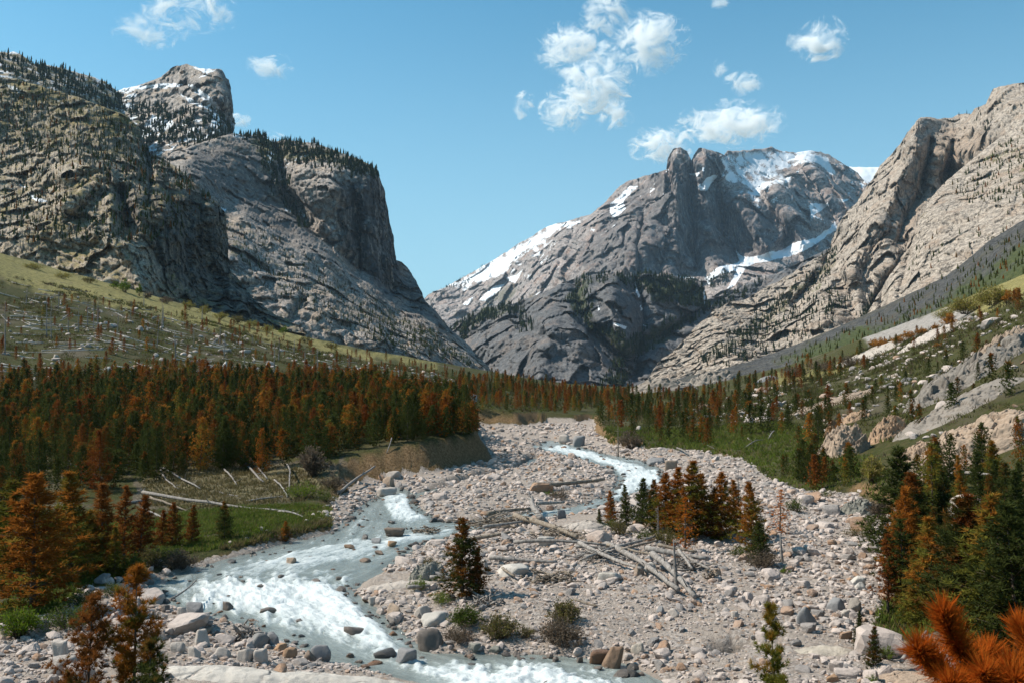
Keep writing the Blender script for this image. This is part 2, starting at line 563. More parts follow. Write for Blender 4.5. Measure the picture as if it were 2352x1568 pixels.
def p_far(at, U, V, P, N, mpx):
    n1, n2 = nz(P, 220, 5, 11), nz(P, 60, 4, 12)
    s = np.maximum(pmask(U, V, SN1, 9, 14, 3) * (0.68 + 0.7 * n2 + 0.3 * n1), pmask(U, V, SN2, 12, 18, 5) * (0.62 + 0.9 * n2 + 0.4 * n1))
    s = np.maximum(s, pmask(U, V, SN3, 3, 5, 7) * 1.0)
    for pl in ([(1860, 470), (1905, 468), (1880, 486), (1862, 500)], [(1920, 455), (1950, 458), (1935, 470)], [(1840, 360), (1900, 365), (1922, 400), (1905, 400), (1885, 378)],
               [(1400, 470), (1450, 428), (1470, 424), (1430, 462), (1440, 480), (1405, 500)], [(1205, 700), (1262, 655), (1250, 665), (1222, 690)],
               [(1100, 690), (1130, 660), (1160, 655), (1120, 690)], [(1060, 700), (1085, 680), (1075, 700)], [(1160, 640), (1200, 620), (1180, 650)],
               [(1600, 430), (1640, 400), (1650, 405), (1620, 440)], [(1580, 400), (1610, 398), (1605, 406)], [(1500, 640), (1560, 632), (1600, 642), (1560, 645)], [(1372, 628), (1400, 630), (1380, 636)]):
        s = np.maximum(s, pmask(U, V, pl, 2.5, 5, 9))
    scat = sstep(0.30, 0.40, n2 + 0.5 * n1) * sstep(620, 470, V) * (np.abs(U - 1260) > 0) * sstep(0.3, 0.5, N[..., 2])
    left = sstep(1340, 1240, U) * sstep(0.05, 0.3, n2) * sstep(700, 600, V)
    right = sstep(1600, 1680, U) * sstep(0.1, 0.35, n2) * sstep(560, 430, V) * 0.8
    at['snow'] = np.maximum(s * 1.15, np.maximum(scat * 0.85, np.maximum(left * 0.75, right * 0.8)))
    at['veg'] = 0.55 * sstep(600, 680, V) * sstep(-0.1, 0.25, n1)
    at['warm'] = 0.4 * sstep(0.1, 0.4, n1) * sstep(600, 560, V) * (U > 1350)
    at['painted_shade'] = np.maximum(0.72 * pmask(U, V, [(1390, 480), (1470, 430), (1540, 390), (1640, 390), (1690, 600), (1560, 650), (1360, 660), (1320, 600)], 24, 26, 3), 0.75 * pmask(U, V, [(1620, 430), (1760, 480), (1860, 540), (1880, 560), (1760, 590), (1690, 600), (1640, 560)], 14, 18, 4)) * (at['snow'] < 0.5)  # painted shade on the great cliff and the faces right of it
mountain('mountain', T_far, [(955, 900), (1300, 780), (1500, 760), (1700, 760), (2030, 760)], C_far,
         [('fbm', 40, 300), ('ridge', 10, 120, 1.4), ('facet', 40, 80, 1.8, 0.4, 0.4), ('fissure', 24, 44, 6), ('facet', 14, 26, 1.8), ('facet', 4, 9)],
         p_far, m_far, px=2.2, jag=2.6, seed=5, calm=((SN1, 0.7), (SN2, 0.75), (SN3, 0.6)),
         feats=[([(1395, 470), (1300, 760)], 26, 130), ([(1305, 600), (1330, 520)], 14, -120), ([(1258, 690), (1290, 600)], 14, -90),
                ([(1552, 345), (1552, 520), (1540, 640)], 16, 70), ([(1612, 345), (1625, 520), (1650, 640)], 18, 60), ([(1588, 380), (1592, 520), (1600, 620)], 11, -120),
                ([(1480, 480), (1465, 560), (1470, 630)], 9, -110), ([(1640, 420), (1665, 520), (1690, 590)], 14, -130), ([(1700, 470), (1760, 560)], 20, 110),
                ([(1780, 440), (1850, 560)], 18, 120), ([(1810, 520), (1800, 560)], 14, -100), ([(1860, 380), (1960, 520)], 24, 140)])

# --- ice-worn slabs at the foot of it, cloud shade painted into their grey
T_mid = [(985, 770), (1030, 748), (1080, 722), (1130, 703), (1180, 697), (1215, 685), (1262, 664), (1300, 646), (1335, 634), (1380, 631), (1430, 634), (1480, 630),
         (1530, 634), (1580, 642), (1612, 650), (1625, 690), (1660, 680), (1700, 664), (1760, 640), (1850, 600), (1930, 560)]
C_mid = [(985, 770, 2500), (1080, 722, 2450), (1215, 690, 2350), (1335, 640, 2220), (1480, 632, 2260), (1612, 650, 2350), (1760, 640, 2350), (1930, 560, 2350),
          (1060, 800, 2250), (1150, 780, 2120), (1240, 740, 2060), (1350, 720, 2000), (1430, 700, 2080), (1500, 720, 2150), (1580, 720, 2200), (1640, 740, 2200),
          (1130, 880, 1950), (1230, 860, 1850), (1340, 840, 1830), (1420, 830, 1930), (1480, 850, 1950), (1380, 920, 1740), (1500, 920, 1800), (1000, 920, 2050), (1700, 760, 2150), (1850, 700, 2100), (1930, 920, 1700)]
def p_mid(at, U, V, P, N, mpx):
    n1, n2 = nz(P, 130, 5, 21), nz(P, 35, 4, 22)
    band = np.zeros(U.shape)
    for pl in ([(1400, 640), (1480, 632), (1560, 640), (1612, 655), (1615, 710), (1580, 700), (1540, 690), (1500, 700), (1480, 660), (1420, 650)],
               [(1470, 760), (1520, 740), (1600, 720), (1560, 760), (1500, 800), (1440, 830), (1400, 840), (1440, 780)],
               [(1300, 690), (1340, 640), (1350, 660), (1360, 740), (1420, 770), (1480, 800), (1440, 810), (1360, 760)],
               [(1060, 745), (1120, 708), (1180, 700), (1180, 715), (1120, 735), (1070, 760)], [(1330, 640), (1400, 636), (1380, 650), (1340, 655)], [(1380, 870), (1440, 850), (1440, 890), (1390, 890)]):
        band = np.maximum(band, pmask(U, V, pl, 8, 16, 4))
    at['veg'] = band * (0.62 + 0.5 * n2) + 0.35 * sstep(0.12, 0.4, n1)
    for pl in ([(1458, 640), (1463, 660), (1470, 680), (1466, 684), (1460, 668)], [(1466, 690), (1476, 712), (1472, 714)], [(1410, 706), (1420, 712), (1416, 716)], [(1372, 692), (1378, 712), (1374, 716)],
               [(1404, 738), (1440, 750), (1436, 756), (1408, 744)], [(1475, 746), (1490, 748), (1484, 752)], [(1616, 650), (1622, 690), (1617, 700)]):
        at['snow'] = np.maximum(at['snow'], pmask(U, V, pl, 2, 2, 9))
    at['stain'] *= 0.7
    at['painted_shade'] = 0.5 + 0.3 * n1  # cloud shade painted over all of the slabs
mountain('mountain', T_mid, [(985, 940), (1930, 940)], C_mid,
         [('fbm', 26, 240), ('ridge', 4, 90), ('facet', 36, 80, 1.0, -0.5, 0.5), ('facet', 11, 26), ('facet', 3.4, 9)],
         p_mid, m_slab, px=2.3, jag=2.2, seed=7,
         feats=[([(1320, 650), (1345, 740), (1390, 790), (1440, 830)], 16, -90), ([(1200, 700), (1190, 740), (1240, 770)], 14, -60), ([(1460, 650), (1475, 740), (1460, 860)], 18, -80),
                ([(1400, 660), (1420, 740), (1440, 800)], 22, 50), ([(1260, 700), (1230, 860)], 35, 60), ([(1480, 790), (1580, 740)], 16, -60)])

# --- right wall
T_right = [(1900, 575), (1931, 522), (1950, 490), (1974, 462), (1996, 424), (2017, 387), (2040, 362), (2060, 342), (2094, 294), (2105, 278), (2115, 270), (2150, 273), (2186, 271),
           (2200, 263), (2216, 261), (2232, 262), (2240, 250), (2257, 243), (2268, 240), (2274, 222), (2281, 206), (2305, 198), (2352, 192), (2470, 150)]
C_right = [(1900, 575, 1780), (1974, 462, 1850), (2060, 342, 1900), (2115, 272, 1900), (2200, 265, 1950), (2290, 205, 1800), (2352, 193, 1750), (2470, 150, 1650),
          (1940, 600, 1640), (2000, 520, 1670), (2060, 450, 1720), (2120, 360, 1760), (2200, 340, 1780), (2280, 290, 1680), (2130, 440, 1740), (2190, 400, 1800),
          (1980, 700, 1470), (2050, 620, 1480), (2110, 560, 1500), (2100, 500, 1640), (1750, 790, 1450), (1850, 700, 1520), (1900, 660, 1550), (1600, 860, 1380), (1680, 800, 1420), (1560, 900, 1330), (1900, 800, 1250), (2100, 760, 1200), (2300, 600, 1250), (2470, 500, 1250),
          (1500, 880, 1400)]
def p_right(at, U, V, P, N, mpx):
    n1, n2 = nz(P, 90, 5, 31), nz(P, 22, 4, 32)
    b1 = pmask(U, V, [(2110, 560), (2140, 480), (2150, 520), (2100, 640), (2040, 730), (1950, 770), (1990, 700), (2060, 620)], 10, 18, 3)
    b2 = pmask(U, V, [(1880, 600), (1930, 560), (1900, 640), (1840, 690), (1740, 760), (1640, 830), (1600, 820), (1720, 740), (1820, 660)], 12, 20, 4)
    at['veg'] = np.maximum(b1, b2) * (0.45 + 0.5 * n2) + 0.35 * sstep(0.1, 0.4, n1 + 0.3 * n2) * sstep(0.2, 0.5, N[..., 2])
    at['warm'] = pmask(U, V, [(2100, 330), (2180, 300), (2290, 320), (2180, 400), (2130, 460), (2100, 540), (2040, 560), (2080, 450)], 14, 20, 6) * 0.8
T_rlow = [(1490, 866), (1520, 830), (1560, 790), (1600, 750), (1640, 722), (1690, 700), (1740, 676), (1790, 648), (1830, 622), (1870, 596), (1905, 574), (1925, 530)] + T_right[2:]
mountain('mountain', T_rlow, [(1460, 930), (2470, 930)], C_right,
         [('fbm', 30, 220), ('ridge', 7, 100, 1.5), ('facet', 34, 60, 1.8, -0.6, 0.4), ('fissure', 20, 34, 5), ('facet', 13, 24, 1.6), ('facet', 4.2, 9)],
         p_right, m_right, px=2.3, jag=2.6, seed=9,
         feats=[([(2105, 285), (2085, 370), (2030, 480), (1950, 620)], 18, 60), ([(2140, 330), (2120, 420), (2060, 560)], 14, -60), ([(2190, 330), (2170, 420)], 12, -40),
                ([(2090, 560), (2000, 720)], 16, -70), ([(1925, 540), (1880, 640), (1830, 690)], 14, -70), ([(1960, 640), (1990, 760)], 14, 30)])

# --- pale sunlit slab in front of the right wall
T_rslab = [(1965, 780), (1985, 735), (2010, 690), (2040, 640), (2070, 600), (2095, 560), (2112, 505), (2137, 456), (2165, 425), (2223, 375), (2260, 345), (2295, 318), (2352, 284), (2480, 200)]
C_rslab = [(1985, 735, 1090), (2070, 600, 1120), (2137, 456, 1200), (2223, 375, 1260), (2352, 284, 1270), (2480, 200, 1230), (2060, 700, 1000), (2150, 600, 1020), (2250, 500, 1060), (2352, 420, 1090), (2200, 660, 960), (2352, 560, 930), (2000, 900, 860), (2300, 800, 780), (2480, 700, 780)]
def p_rslab(at, U, V, P, N, mpx):
    n1, n2 = nz(P, 60, 5, 35), nz(P, 16, 4, 36)
    at['veg'] = 0.55 * sstep(0.1, 0.35, n2 + 0.4 * n1) * sstep(520, 380, V) + 0.45 * sstep(0.16, 0.35, n1)
    at['stain'] *= 0.3
mountain('mountain', T_rslab, [(1965, 920), (2480, 920)], C_rslab,
         [('fbm', 18, 260), ('ridge', 2, 70), ('facet', 18, 80, 1.0, -0.6, 0.8), ('facet', 7, 26, 1.0, -0.6, 0.8), ('facet', 2.4, 9)],
         p_rslab, m_right, px=2.4, jag=2.0, seed=13, feats=[([(2030, 660), (2020, 760)], 10, -25), ([(2090, 590), (2070, 680)], 12, -20)])

# --- scrub and talus below it, cloud shade painted in as dark colour
T_talus = [(1500, 885), (1560, 868), (1640, 850), (1720, 830), (1800, 800), (1880, 770), (1950, 740), (2010, 712), (2070, 684), (2120, 660), (2175, 632), (2230, 590), (2271, 554), (2352, 504), (2480, 430)]
C_talus = [(1500, 885, 800), (1720, 830, 760), (1950, 740, 720), (2070, 684, 680), (2175, 632, 650), (2271, 554, 640), (2352, 504, 620), (2480, 430, 600),
           (1700, 890, 520), (1950, 820, 470), (2200, 740, 400), (2352, 640, 400), (2480, 560, 380), (1950, 900, 400), (2352, 760, 300), (2480, 700, 300)]
def p_talus(at, U, V, P, N, mpx):
    n1, n2 = nz(P, 50, 5, 41), nz(P, 9, 4, 42)
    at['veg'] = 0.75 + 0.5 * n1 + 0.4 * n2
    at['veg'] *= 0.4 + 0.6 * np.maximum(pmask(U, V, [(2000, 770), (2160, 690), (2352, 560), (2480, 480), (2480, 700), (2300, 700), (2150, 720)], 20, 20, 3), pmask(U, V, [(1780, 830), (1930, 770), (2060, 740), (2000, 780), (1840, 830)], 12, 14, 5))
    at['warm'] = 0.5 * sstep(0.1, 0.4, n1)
mountain('hill', T_talus, [(1500, 960), (2480, 960)], C_talus,
         [('fbm', 16, 200), ('ridge', 6, 60), ('facet', 4, 22), ('facet', 2.4, 8)],
         p_talus, m_talus, px=2.6, jag=1.6, seed=15)

# --- snowy wooded ridge, upper left
T_ridge = [(-140, 60), (-60, 95), (0, 118), (30, 118), (50, 126), (75, 145), (110, 150), (150, 160), (200, 174), (240, 188), (266, 206), (285, 250), (305, 300), (330, 370)]
C_ridge = [(-140, 60, 1500), (0, 118, 1450), (150, 160, 1500), (266, 206, 1550), (330, 370, 1450), (-140, 300, 1150), (100, 300, 1250), (250, 300, 1380)]
def p_ridge(at, U, V, P, N, mpx):
    n2 = nz(P * np.array([1, 1, 2.5]), 22, 5, 52)
    at['snow'] = 0.62 * sstep(-0.05, 0.2, n2) * sstep(320, 240, V)
    at['veg'] = 0.7 * sstep(0.1, -0.15, n2)
mountain('mountain', T_ridge, [(-140, 420), (330, 420)], C_ridge, [('fbm', 24, 200), ('ridge', 5, 60), ('facet', 12, 30, 1, 0.45, 1.2), ('facet', 4, 11)],
         p_ridge, m_crag, px=2.6, jag=2, seed=17)

# --- tower
T_tower = [(255, 260), (266, 210), (285, 203), (315, 200), (345, 188), (372, 178), (392, 165), (408, 154), (430, 149), (446, 154), (470, 157), (500, 158), (512, 163), (518, 178), (526, 184), (531, 205), (533, 240), (533.5, 280), (535, 320), (545, 360), (560, 400)]
C_tower = [(255, 260, 1850), (285, 203, 1950), (392, 165, 1950), (430, 150, 1900), (500, 160, 1850), (531, 205, 1950), (533, 280, 1950), (545, 360, 1900), (300, 300, 1700), (400, 230, 1780), (470, 220, 1700), (510, 230, 1720), (400, 300, 1600), (480, 290, 1600), (515, 300, 1650), (400, 370, 1450), (500, 350, 1500), (300, 380, 1500), (560, 400, 1800)]
def p_tower(at, U, V, P, N, mpx):
    n2, n3 = nz(P, 26, 5, 62), nz(P * np.array([1, 1, 0.4]), 12, 4, 63)
    s = np.zeros(U.shape)
    for pl in ([(336, 285), (350, 262), (375, 275), (400, 278), (390, 300), (350, 300)], [(480, 262), (500, 260), (512, 275), (508, 300), (490, 305)], [(425, 190), (460, 205), (500, 238), (512, 258), (496, 250), (450, 215)],
               [(400, 208), (440, 225), (500, 258), (490, 258), (430, 230)], [(444, 155), (470, 156), (500, 157), (475, 170)], [(450, 180), (480, 166), (470, 178)],
               [(270, 205), (340, 196), (400, 190), (420, 195), (380, 205), (330, 205), (285, 212)], [(266, 206), (278, 206), (272, 240), (264, 252)]):
        s = np.maximum(s, pmask(U, V, pl, 3, 6, 4))
    low = sstep(255, 285, V) * sstep(-0.05, 0.25, n2)
    at['snow'] = np.maximum(s * 0.9, np.maximum(low * 0.8, 0.7 * sstep(350, 300, U) * sstep(-0.1, 0.2, n2)))
    at['veg'] = 0.6 * sstep(0.0, 0.3, n3) * (sstep(360, 320, U) + sstep(250, 280, V)) + 0.3 * sstep(0.2, 0.4, n2)
mountain('mountain', T_tower, [(255, 460), (560, 460)], C_tower, [('fbm', 22, 160), ('ridge', 5, 60, 1.5), ('facet', 28, 44, 1.6, 0.5, 0.5), ('fissure', 14, 26, 5), ('facet', 12, 17, 1.4), ('facet', 4, 8)],
         p_tower, m_dome, px=2.0, jag=2.4, seed=19,
         feats=[([(425, 195), (505, 250)], 8, -35), ([(400, 212), (495, 260)], 7, -25), ([(500, 170), (515, 240)], 10, 30)])

# --- dome and the long rocky slope that runs down from it
T_dome = [(330, 420), (360, 385), (400, 350), (440, 335), (500, 318), (535, 308), (561, 310), (602, 311), (614, 318), (628, 330), (638, 324), (650, 322), (678, 325), (727, 332), (760, 342), (789, 354), (822, 366), (851, 380),
          (862, 391), (871, 404), (878, 424), (883, 443), (888, 470), (892, 495), (897, 525), (902, 553), (909, 598), (922, 603), (935, 615), (952, 640), (964, 664), (969, 684), (976, 696), (1000, 716), (1018, 738), (1034, 757),
          (1063, 779), (1096, 822), (1128, 862), (1150, 900)]
C_dome = [(330, 420, 1300), (360, 385, 1340), (400, 350, 1400), (500, 318, 1500), (602, 312, 1600), (650, 322, 1620), (727, 332, 1600), (789, 354, 1560), (851, 380, 1560), (883, 443, 1620), (897, 525, 1640), (909, 598, 1630), (964, 664, 1600), (1034, 757, 1520), (1096, 822, 1440), (1150, 900, 1380),
          (430, 400, 1280), (520, 400, 1380), (600, 400, 1470), (500, 470, 1280), (570, 470, 1370), (640, 480, 1430), (690, 520, 1400), (700, 410, 1430), (770, 400, 1430), (770, 480, 1410), (770, 560, 1380), (820, 400, 1480), (820, 480, 1465), (820, 560, 1450), (825, 620, 1430), (865, 430, 1545), (872, 520, 1540), (880, 600, 1525), (890, 660, 1500), (930, 700, 1500),
          (600, 560, 1180), (700, 600, 1200), (780, 640, 1240), (860, 690, 1300), (540, 560, 1110), (640, 700, 1030), (700, 650, 1110), (760, 720, 1060), (880, 760, 1100), (980, 780, 1200), (1060, 830, 1250),
          (600, 760, 960), (720, 800, 980), (850, 830, 1010), (980, 860, 1050), (1090, 890, 1130), (480, 540, 1120), (500, 700, 980), (400, 600, 1060), (330, 800, 800), (1000, 920, 980)]
def p_dome(at, U, V, P, N, mpx):
    n1, n2 = nz(P, 60, 5, 71), nz(P, 16, 4, 72)
    slope = sstep(-30, 60, V - np.interp(U, [400, 500, 620, 720, 860, 940, 1000, 1100], [430, 455, 520, 590, 660, 700, 720, 800]))
    at['veg'] = slope * (0.42 * sstep(0.0, 0.3, n1) + 0.5 * sstep(0.0, 0.3, n2) * sstep(0.35, 0.6, N[..., 2])) + 0.75 * pmask(U, V, [(560, 312), (640, 325), (727, 332), (851, 380), (866, 405), (800, 385), (700, 365), (640, 370), (600, 350)], 8, 14, 3) * (0.8 + 0.7 * n2)
    at['veg'] += 0.5 * pmask(U, V, [(600, 330), (640, 340), (650, 400), (690, 470), (720, 520), (700, 530), (650, 470), (610, 400)], 10, 14, 6) * (0.7 + n2)
    at['snow'] = 0.6 * pmask(U, V, [(600, 335), (700, 345), (860, 395), (850, 400), (700, 370), (640, 420), (690, 480), (660, 470), (610, 380)], 8, 12, 8) * sstep(0.12, 0.3, n2)
    for pl in ([(497, 472), (520, 482), (516, 486), (497, 477)], [(535, 308), (600, 312), (590, 318), (535, 316)], [(655, 478), (672, 486), (668, 490), (655, 484)], [(690, 486), (705, 492), (700, 500)]):
        at['snow'] = np.maximum(at['snow'], pmask(U, V, pl, 2.5, 3, 9))
    at['stain'] *= pmask(U, V, [(800, 420), (880, 400), (920, 600), (960, 680), (880, 660), (820, 600), (790, 500)], 20, 14, 5) * 1.1 + 0.35
    at['warm'] = 0.5 * slope * sstep(0.05, 0.4, n1)
    at['painted_shade'] = np.maximum(0.9 * pmask(U, V, [(770, 420), (850, 400), (895, 480), (920, 600), (980, 690), (1040, 770), (960, 720), (880, 680), (820, 620), (780, 540)], 22, 18, 5), 0.7 * pmask(U, V, [(440, 340), (560, 315), (640, 400), (720, 540), (760, 600), (640, 540), (520, 460), (440, 420)], 24, 22, 6))  # painted shade of the right face and of the concave face
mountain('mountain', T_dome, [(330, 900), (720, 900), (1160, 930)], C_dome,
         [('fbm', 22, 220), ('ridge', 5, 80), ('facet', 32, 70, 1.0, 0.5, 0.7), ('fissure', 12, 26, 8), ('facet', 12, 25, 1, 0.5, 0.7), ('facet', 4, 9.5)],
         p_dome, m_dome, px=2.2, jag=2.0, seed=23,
         feats=[([(640, 330), (660, 440), (720, 530), (800, 600), (900, 670)], 16, -45), ([(845, 400), (850, 520), (860, 640)], 20, 30), ([(820, 470), (825, 620)], 8, -25), ([(868, 460), (872, 620)], 7, -22),
                ([(690, 560), (900, 700)], 14, 20), ([(560, 500), (700, 600)], 20, 26), ([(660, 740), (700, 690)], 12, -20), ([(900, 800), (960, 840)], 14, -22)])

# --- crag on the left
T_crag = [(-150, 130), (0, 178), (40, 184), (76, 195), (120, 208), (160, 220), (200, 235), (235, 249), (265, 260), (294, 270), (319, 296), (330, 330), (345, 352), (378, 365), (420, 396), (440, 420), (462, 443), (480, 460), (496, 468), (508, 484), (513, 497),
          (517, 525), (521, 556), (524, 590), (527, 619), (545, 640), (563, 657), (580, 682), (596, 703), (625, 725), (659, 741), (700, 775)]
C_crag = [(-150, 130, 880), (0, 178, 830), (160, 220, 810), (294, 270, 790), (345, 352, 760), (420, 396, 750), (496, 468, 745), (513, 497, 760), (524, 590, 750), (563, 657, 730), (659, 741, 690), (700, 775, 670),
          (0, 330, 750), (100, 340, 725), (200, 330, 708), (300, 370, 700), (60, 430, 680), (150, 400, 665), (250, 420, 650), (330, 450, 635), (-150, 400, 730),
          (380, 470, 650), (380, 560, 625), (380, 640, 605), (450, 480, 705), (450, 560, 690), (450, 640, 668), (455, 700, 640), (500, 520, 745), (510, 600, 735), (540, 670, 705),
          (0, 500, 630), (100, 500, 612), (200, 520, 592), (290, 560, 575), (0, 590, 585), (120, 640, 560), (230, 660, 550), (330, 680, 560), (520, 720, 640), (600, 750, 650),
          (-150, 560, 620), (-150, 760, 500), (200, 800, 500), (500, 850, 560), (700, 850, 600)]
def p_crag(at, U, V, P, N, mpx):
    n1, n2, n3 = nz(P, 40, 5, 81), nz(P, 10, 4, 82), nz(P, 4, 3, 83)
    slopef = sstep(0.35, 0.7, N[..., 2] + 0.35 * n2)
    dip = fbm(np.stack([P[..., 0] / 9, P[..., 1] / 9, (P[..., 2] + 0.45 * P[..., 0]) / 2.6], -1), 4, 0.55, seed=84)
    at['veg'] = 0.33 + 0.55 * n1 + 0.5 * dip + 0.5 * (N[..., 2] - 0.5) + 0.22 * sstep(400, 200, V) - 0.3 * pmask(U, V, [(380, 480), (500, 480), (540, 640), (640, 740), (480, 700), (400, 620)], 20, 20, 3)
    at['warm'] = 0.55 * sstep(0.0, 0.35, n1)
    at['painted_shade'] = np.maximum(0.95 * pmask(U, V, [(340, 440), (430, 430), (505, 480), (530, 620), (620, 720), (680, 760), (560, 760), (470, 720), (400, 660), (340, 560), (360, 500)], 20, 22, 5), 0.75 * pmask(U, V, [(250, 430), (330, 440), (320, 520), (270, 500)], 12, 14, 6))  # painted shade of the right cliff and of the cave-like hollow
    for pl in ([(60, 445), (85, 452), (110, 462), (95, 466), (72, 458)], [(35, 423), (66, 430), (60, 434)], [(0, 190), (40, 200), (70, 225), (40, 215)], [(80, 205), (120, 225), (160, 240), (140, 240)], [(190, 240), (210, 255), (205, 262)]):
        at['snow'] = np.maximum(at['snow'], pmask(U, V, pl, 2.0, 3, 9) * (1.0 if pl[0][1] > 300 else 0.55))
    at['stain'] *= sstep(-0.2, 0.2, n1) * (0.35 + 0.65 * sstep(280, 380, U))
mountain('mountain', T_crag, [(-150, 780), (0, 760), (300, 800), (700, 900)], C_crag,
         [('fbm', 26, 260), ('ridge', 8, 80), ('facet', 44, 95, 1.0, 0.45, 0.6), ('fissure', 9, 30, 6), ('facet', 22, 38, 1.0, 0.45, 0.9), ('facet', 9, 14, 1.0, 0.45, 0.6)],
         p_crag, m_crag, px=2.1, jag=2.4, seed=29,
         feats=[([(335, 340), (345, 400), (340, 470)], 9, -30), ([(150, 400), (190, 380), (230, 400), (160, 470)], 22, 22), ([(110, 440), (130, 430)], 14, -18), ([(280, 440), (300, 520)], 16, -26), ([(250, 400), (255, 520)], 14, 12),
                ([(480, 480), (500, 600), (560, 720)], 14, 16), ([(430, 470), (430, 620)], 12, -12), ([(370, 480), (380, 600)], 12, 14), ([(220, 520), (300, 600), (330, 660)], 14, 12)])
# ------------------------------------------------------------------ valley floor
GC = [  # u, v, distance
    (-400, 1150, 80), (-400, 900, 150), (-400, 700, 230), (-400, 470, 330), (-400, 460, 420),
    (0, 1160, 80), (0, 1050, 105), (0, 960, 145), (0, 880, 190), (0, 790, 250), (0, 700, 310), (0, 605, 385), (0, 592, 430),
    (230, 1140, 84), (230, 780, 270), (230, 662, 395), (230, 652, 440),
    (400, 1135, 86), (400, 1060, 105), (400, 975, 145), (400, 905, 190), (400, 850, 240), (400, 780, 310), (400, 708, 400), (400, 698, 450),
    (700, 1105, 92), (700, 1040, 106), (700, 970, 145), (700, 900, 210), (700, 850, 280), (700, 806, 370), (700, 784, 460),
    (1000, 1005, 110), (1000, 955, 150), (1000, 905, 230), (1000, 868, 330), (1000, 836, 450),
    (1200, 948, 215), (1200, 910, 300), (1200, 880, 420), (1200, 868, 520),
    (1400, 955, 240), (1400, 920, 330), (1400, 902, 430), (1400, 892, 560),
    (1600, 1020, 140), (1600, 962, 190), (1600, 915, 300), (1600, 892, 400), (1600, 882, 520),
    (1800, 1060, 110), (1800, 1000, 142), (1800, 940, 200), (1800, 890, 280), (1800, 856, 380), (1800, 846, 480),
    (2000, 1100, 85), (2000, 1020, 108), (2000, 940, 145), (2000, 880, 205), (2000, 822, 290), (2000, 780, 400), (2000, 772, 480),
    (2200, 1300, 45), (2200, 1120, 68), (2200, 1000, 88), (2200, 900, 120), (2200, 820, 170), (2200, 752, 250), (2200, 705, 330), (2200, 698, 400),
    (2352, 1380, 36), (2352, 1200, 50), (2352, 1020, 72), (2352, 900, 95), (2352, 780, 130), (2352, 705, 190), (2352, 645, 280), (2352, 636, 350),
    (2750, 1350, 36), (2750, 1050, 60), (2750, 850, 90), (2750, 640, 150), (2750, 520, 260), (2750, 500, 350),
    (2110, 1430, 41), (2050, 1340, 50), (2000, 1490, 33), (2100, 1560, 26), (2352, 1555, 21), (2200, 1480, 29),
    (600, 1192, 70), (450, 1225, 66), (750, 1172, 75), (250, 1270, 58), (100, 1315, 52), (0, 1372, 46), (-400, 1400, 46), (330, 1205, 68),
    (1176, 1640, 23), (1176, 1800, 14), (1176, 2100, 8), (1176, 2600, 4.6), (1176, 3300, 3.0), (1700, 1620, 20), (1700, 1760, 13), (2300, 1760, 11), (2300, 2100, 7), (2300, 2800, 4),
    (300, 1640, 23), (300, 1800, 14), (-300, 1600, 30), (-300, 1700, 20), (100, 2400, 6),
]
GC = np.array(GC, float)
_gp = unproj(GC[:, 0], GC[:, 1], GC[:, 2])
_gev = tps(np.stack([(GC[:, 0] - 1176) / 600, np.log(GC[:, 2]) * 1.4], -1), _gp[:, 2] / GC[:, 2], 1e-3)

def ploy(pts):
    pts = np.array(pts, float)
    return G(pts[:, 0], pts[:, 1])

FLOOD = np.vstack([[(-60, 29), (-45, 40)], ploy([(-60, 1490), (0, 1480), (150, 1440), (215, 1365), (345, 1332), (480, 1288), (640, 1247), (772, 1217), (772, 1172), (795, 1140), (850, 1112), (1000, 1100), (1150, 1074), (1128, 1040), (1100, 1005), (1090, 986),
               (1200, 986), (1260, 976), (1330, 976), (1362, 968), (1362, 1002), (1400, 1030), (1480, 1041), (1580, 1046), (1700, 1066), (1752, 1110), (1830, 1140), (1950, 1150), (2040, 1200), (2030, 1300), (2012, 1400), (1975, 1470)]), [(13.5, 33), (10, 28.5)]])
RIVER = ploy([(335, 1342), (482, 1293), (640, 1251), (775, 1219), (800, 1182), (848, 1150), (880, 1125), (902, 1113), (946, 1128), (962, 1165), (1010, 1195), (1080, 1198), (1180, 1180), (1322, 1162), (1398, 1135), (1424, 1100), (1405, 1078), (1330, 1052), (1262, 1040),
              (1222, 1024), (1262, 1010), (1330, 1024), (1402, 1044), (1480, 1056), (1522, 1078), (1535, 1108), (1470, 1132), (1420, 1152), (1330, 1176), (1180, 1205), (1060, 1226), (1000, 1242), (960, 1252), (905, 1292), (830, 1332), (803, 1352), (852, 1390), (905, 1432),
              (945, 1475), (990, 1500), (1240, 1502), (1420, 1520), (1530, 1566), (1560, 1660), (1040, 1680), (1000, 1566), (900, 1546), (760, 1512), (700, 1490), (600, 1442), (480, 1412), (385, 1388)])
TRICKLE = ploy([(1230, 1052), (1200, 1078), (1120, 1092), (1050, 1112), (950, 1138)])
TRICKLE2 = ploy([(330, 1500), (430, 1468), (560, 1462), (680, 1476)])
POOLS = [ploy([(1640, 1500), (1680, 1492), (1720, 1500), (1670, 1515)]), ploy([(1990, 1525), (2060, 1510), (2090, 1520), (2020, 1535)])]

def bank_width(x, y):
    u, v = proj(np.stack([x, y, wlevel(y)], -1))
    w = np.full(x.shape, 2.2)
    w = np.where((u > 780) & (u < 1240) & (v < 1130) & (v > 960), 4.2, w)
    w = np.where(y < 36, 9.0, w)
    w = np.where((v > 1200) & (u < 800) & (y > 36), 1.4, w)
    return w

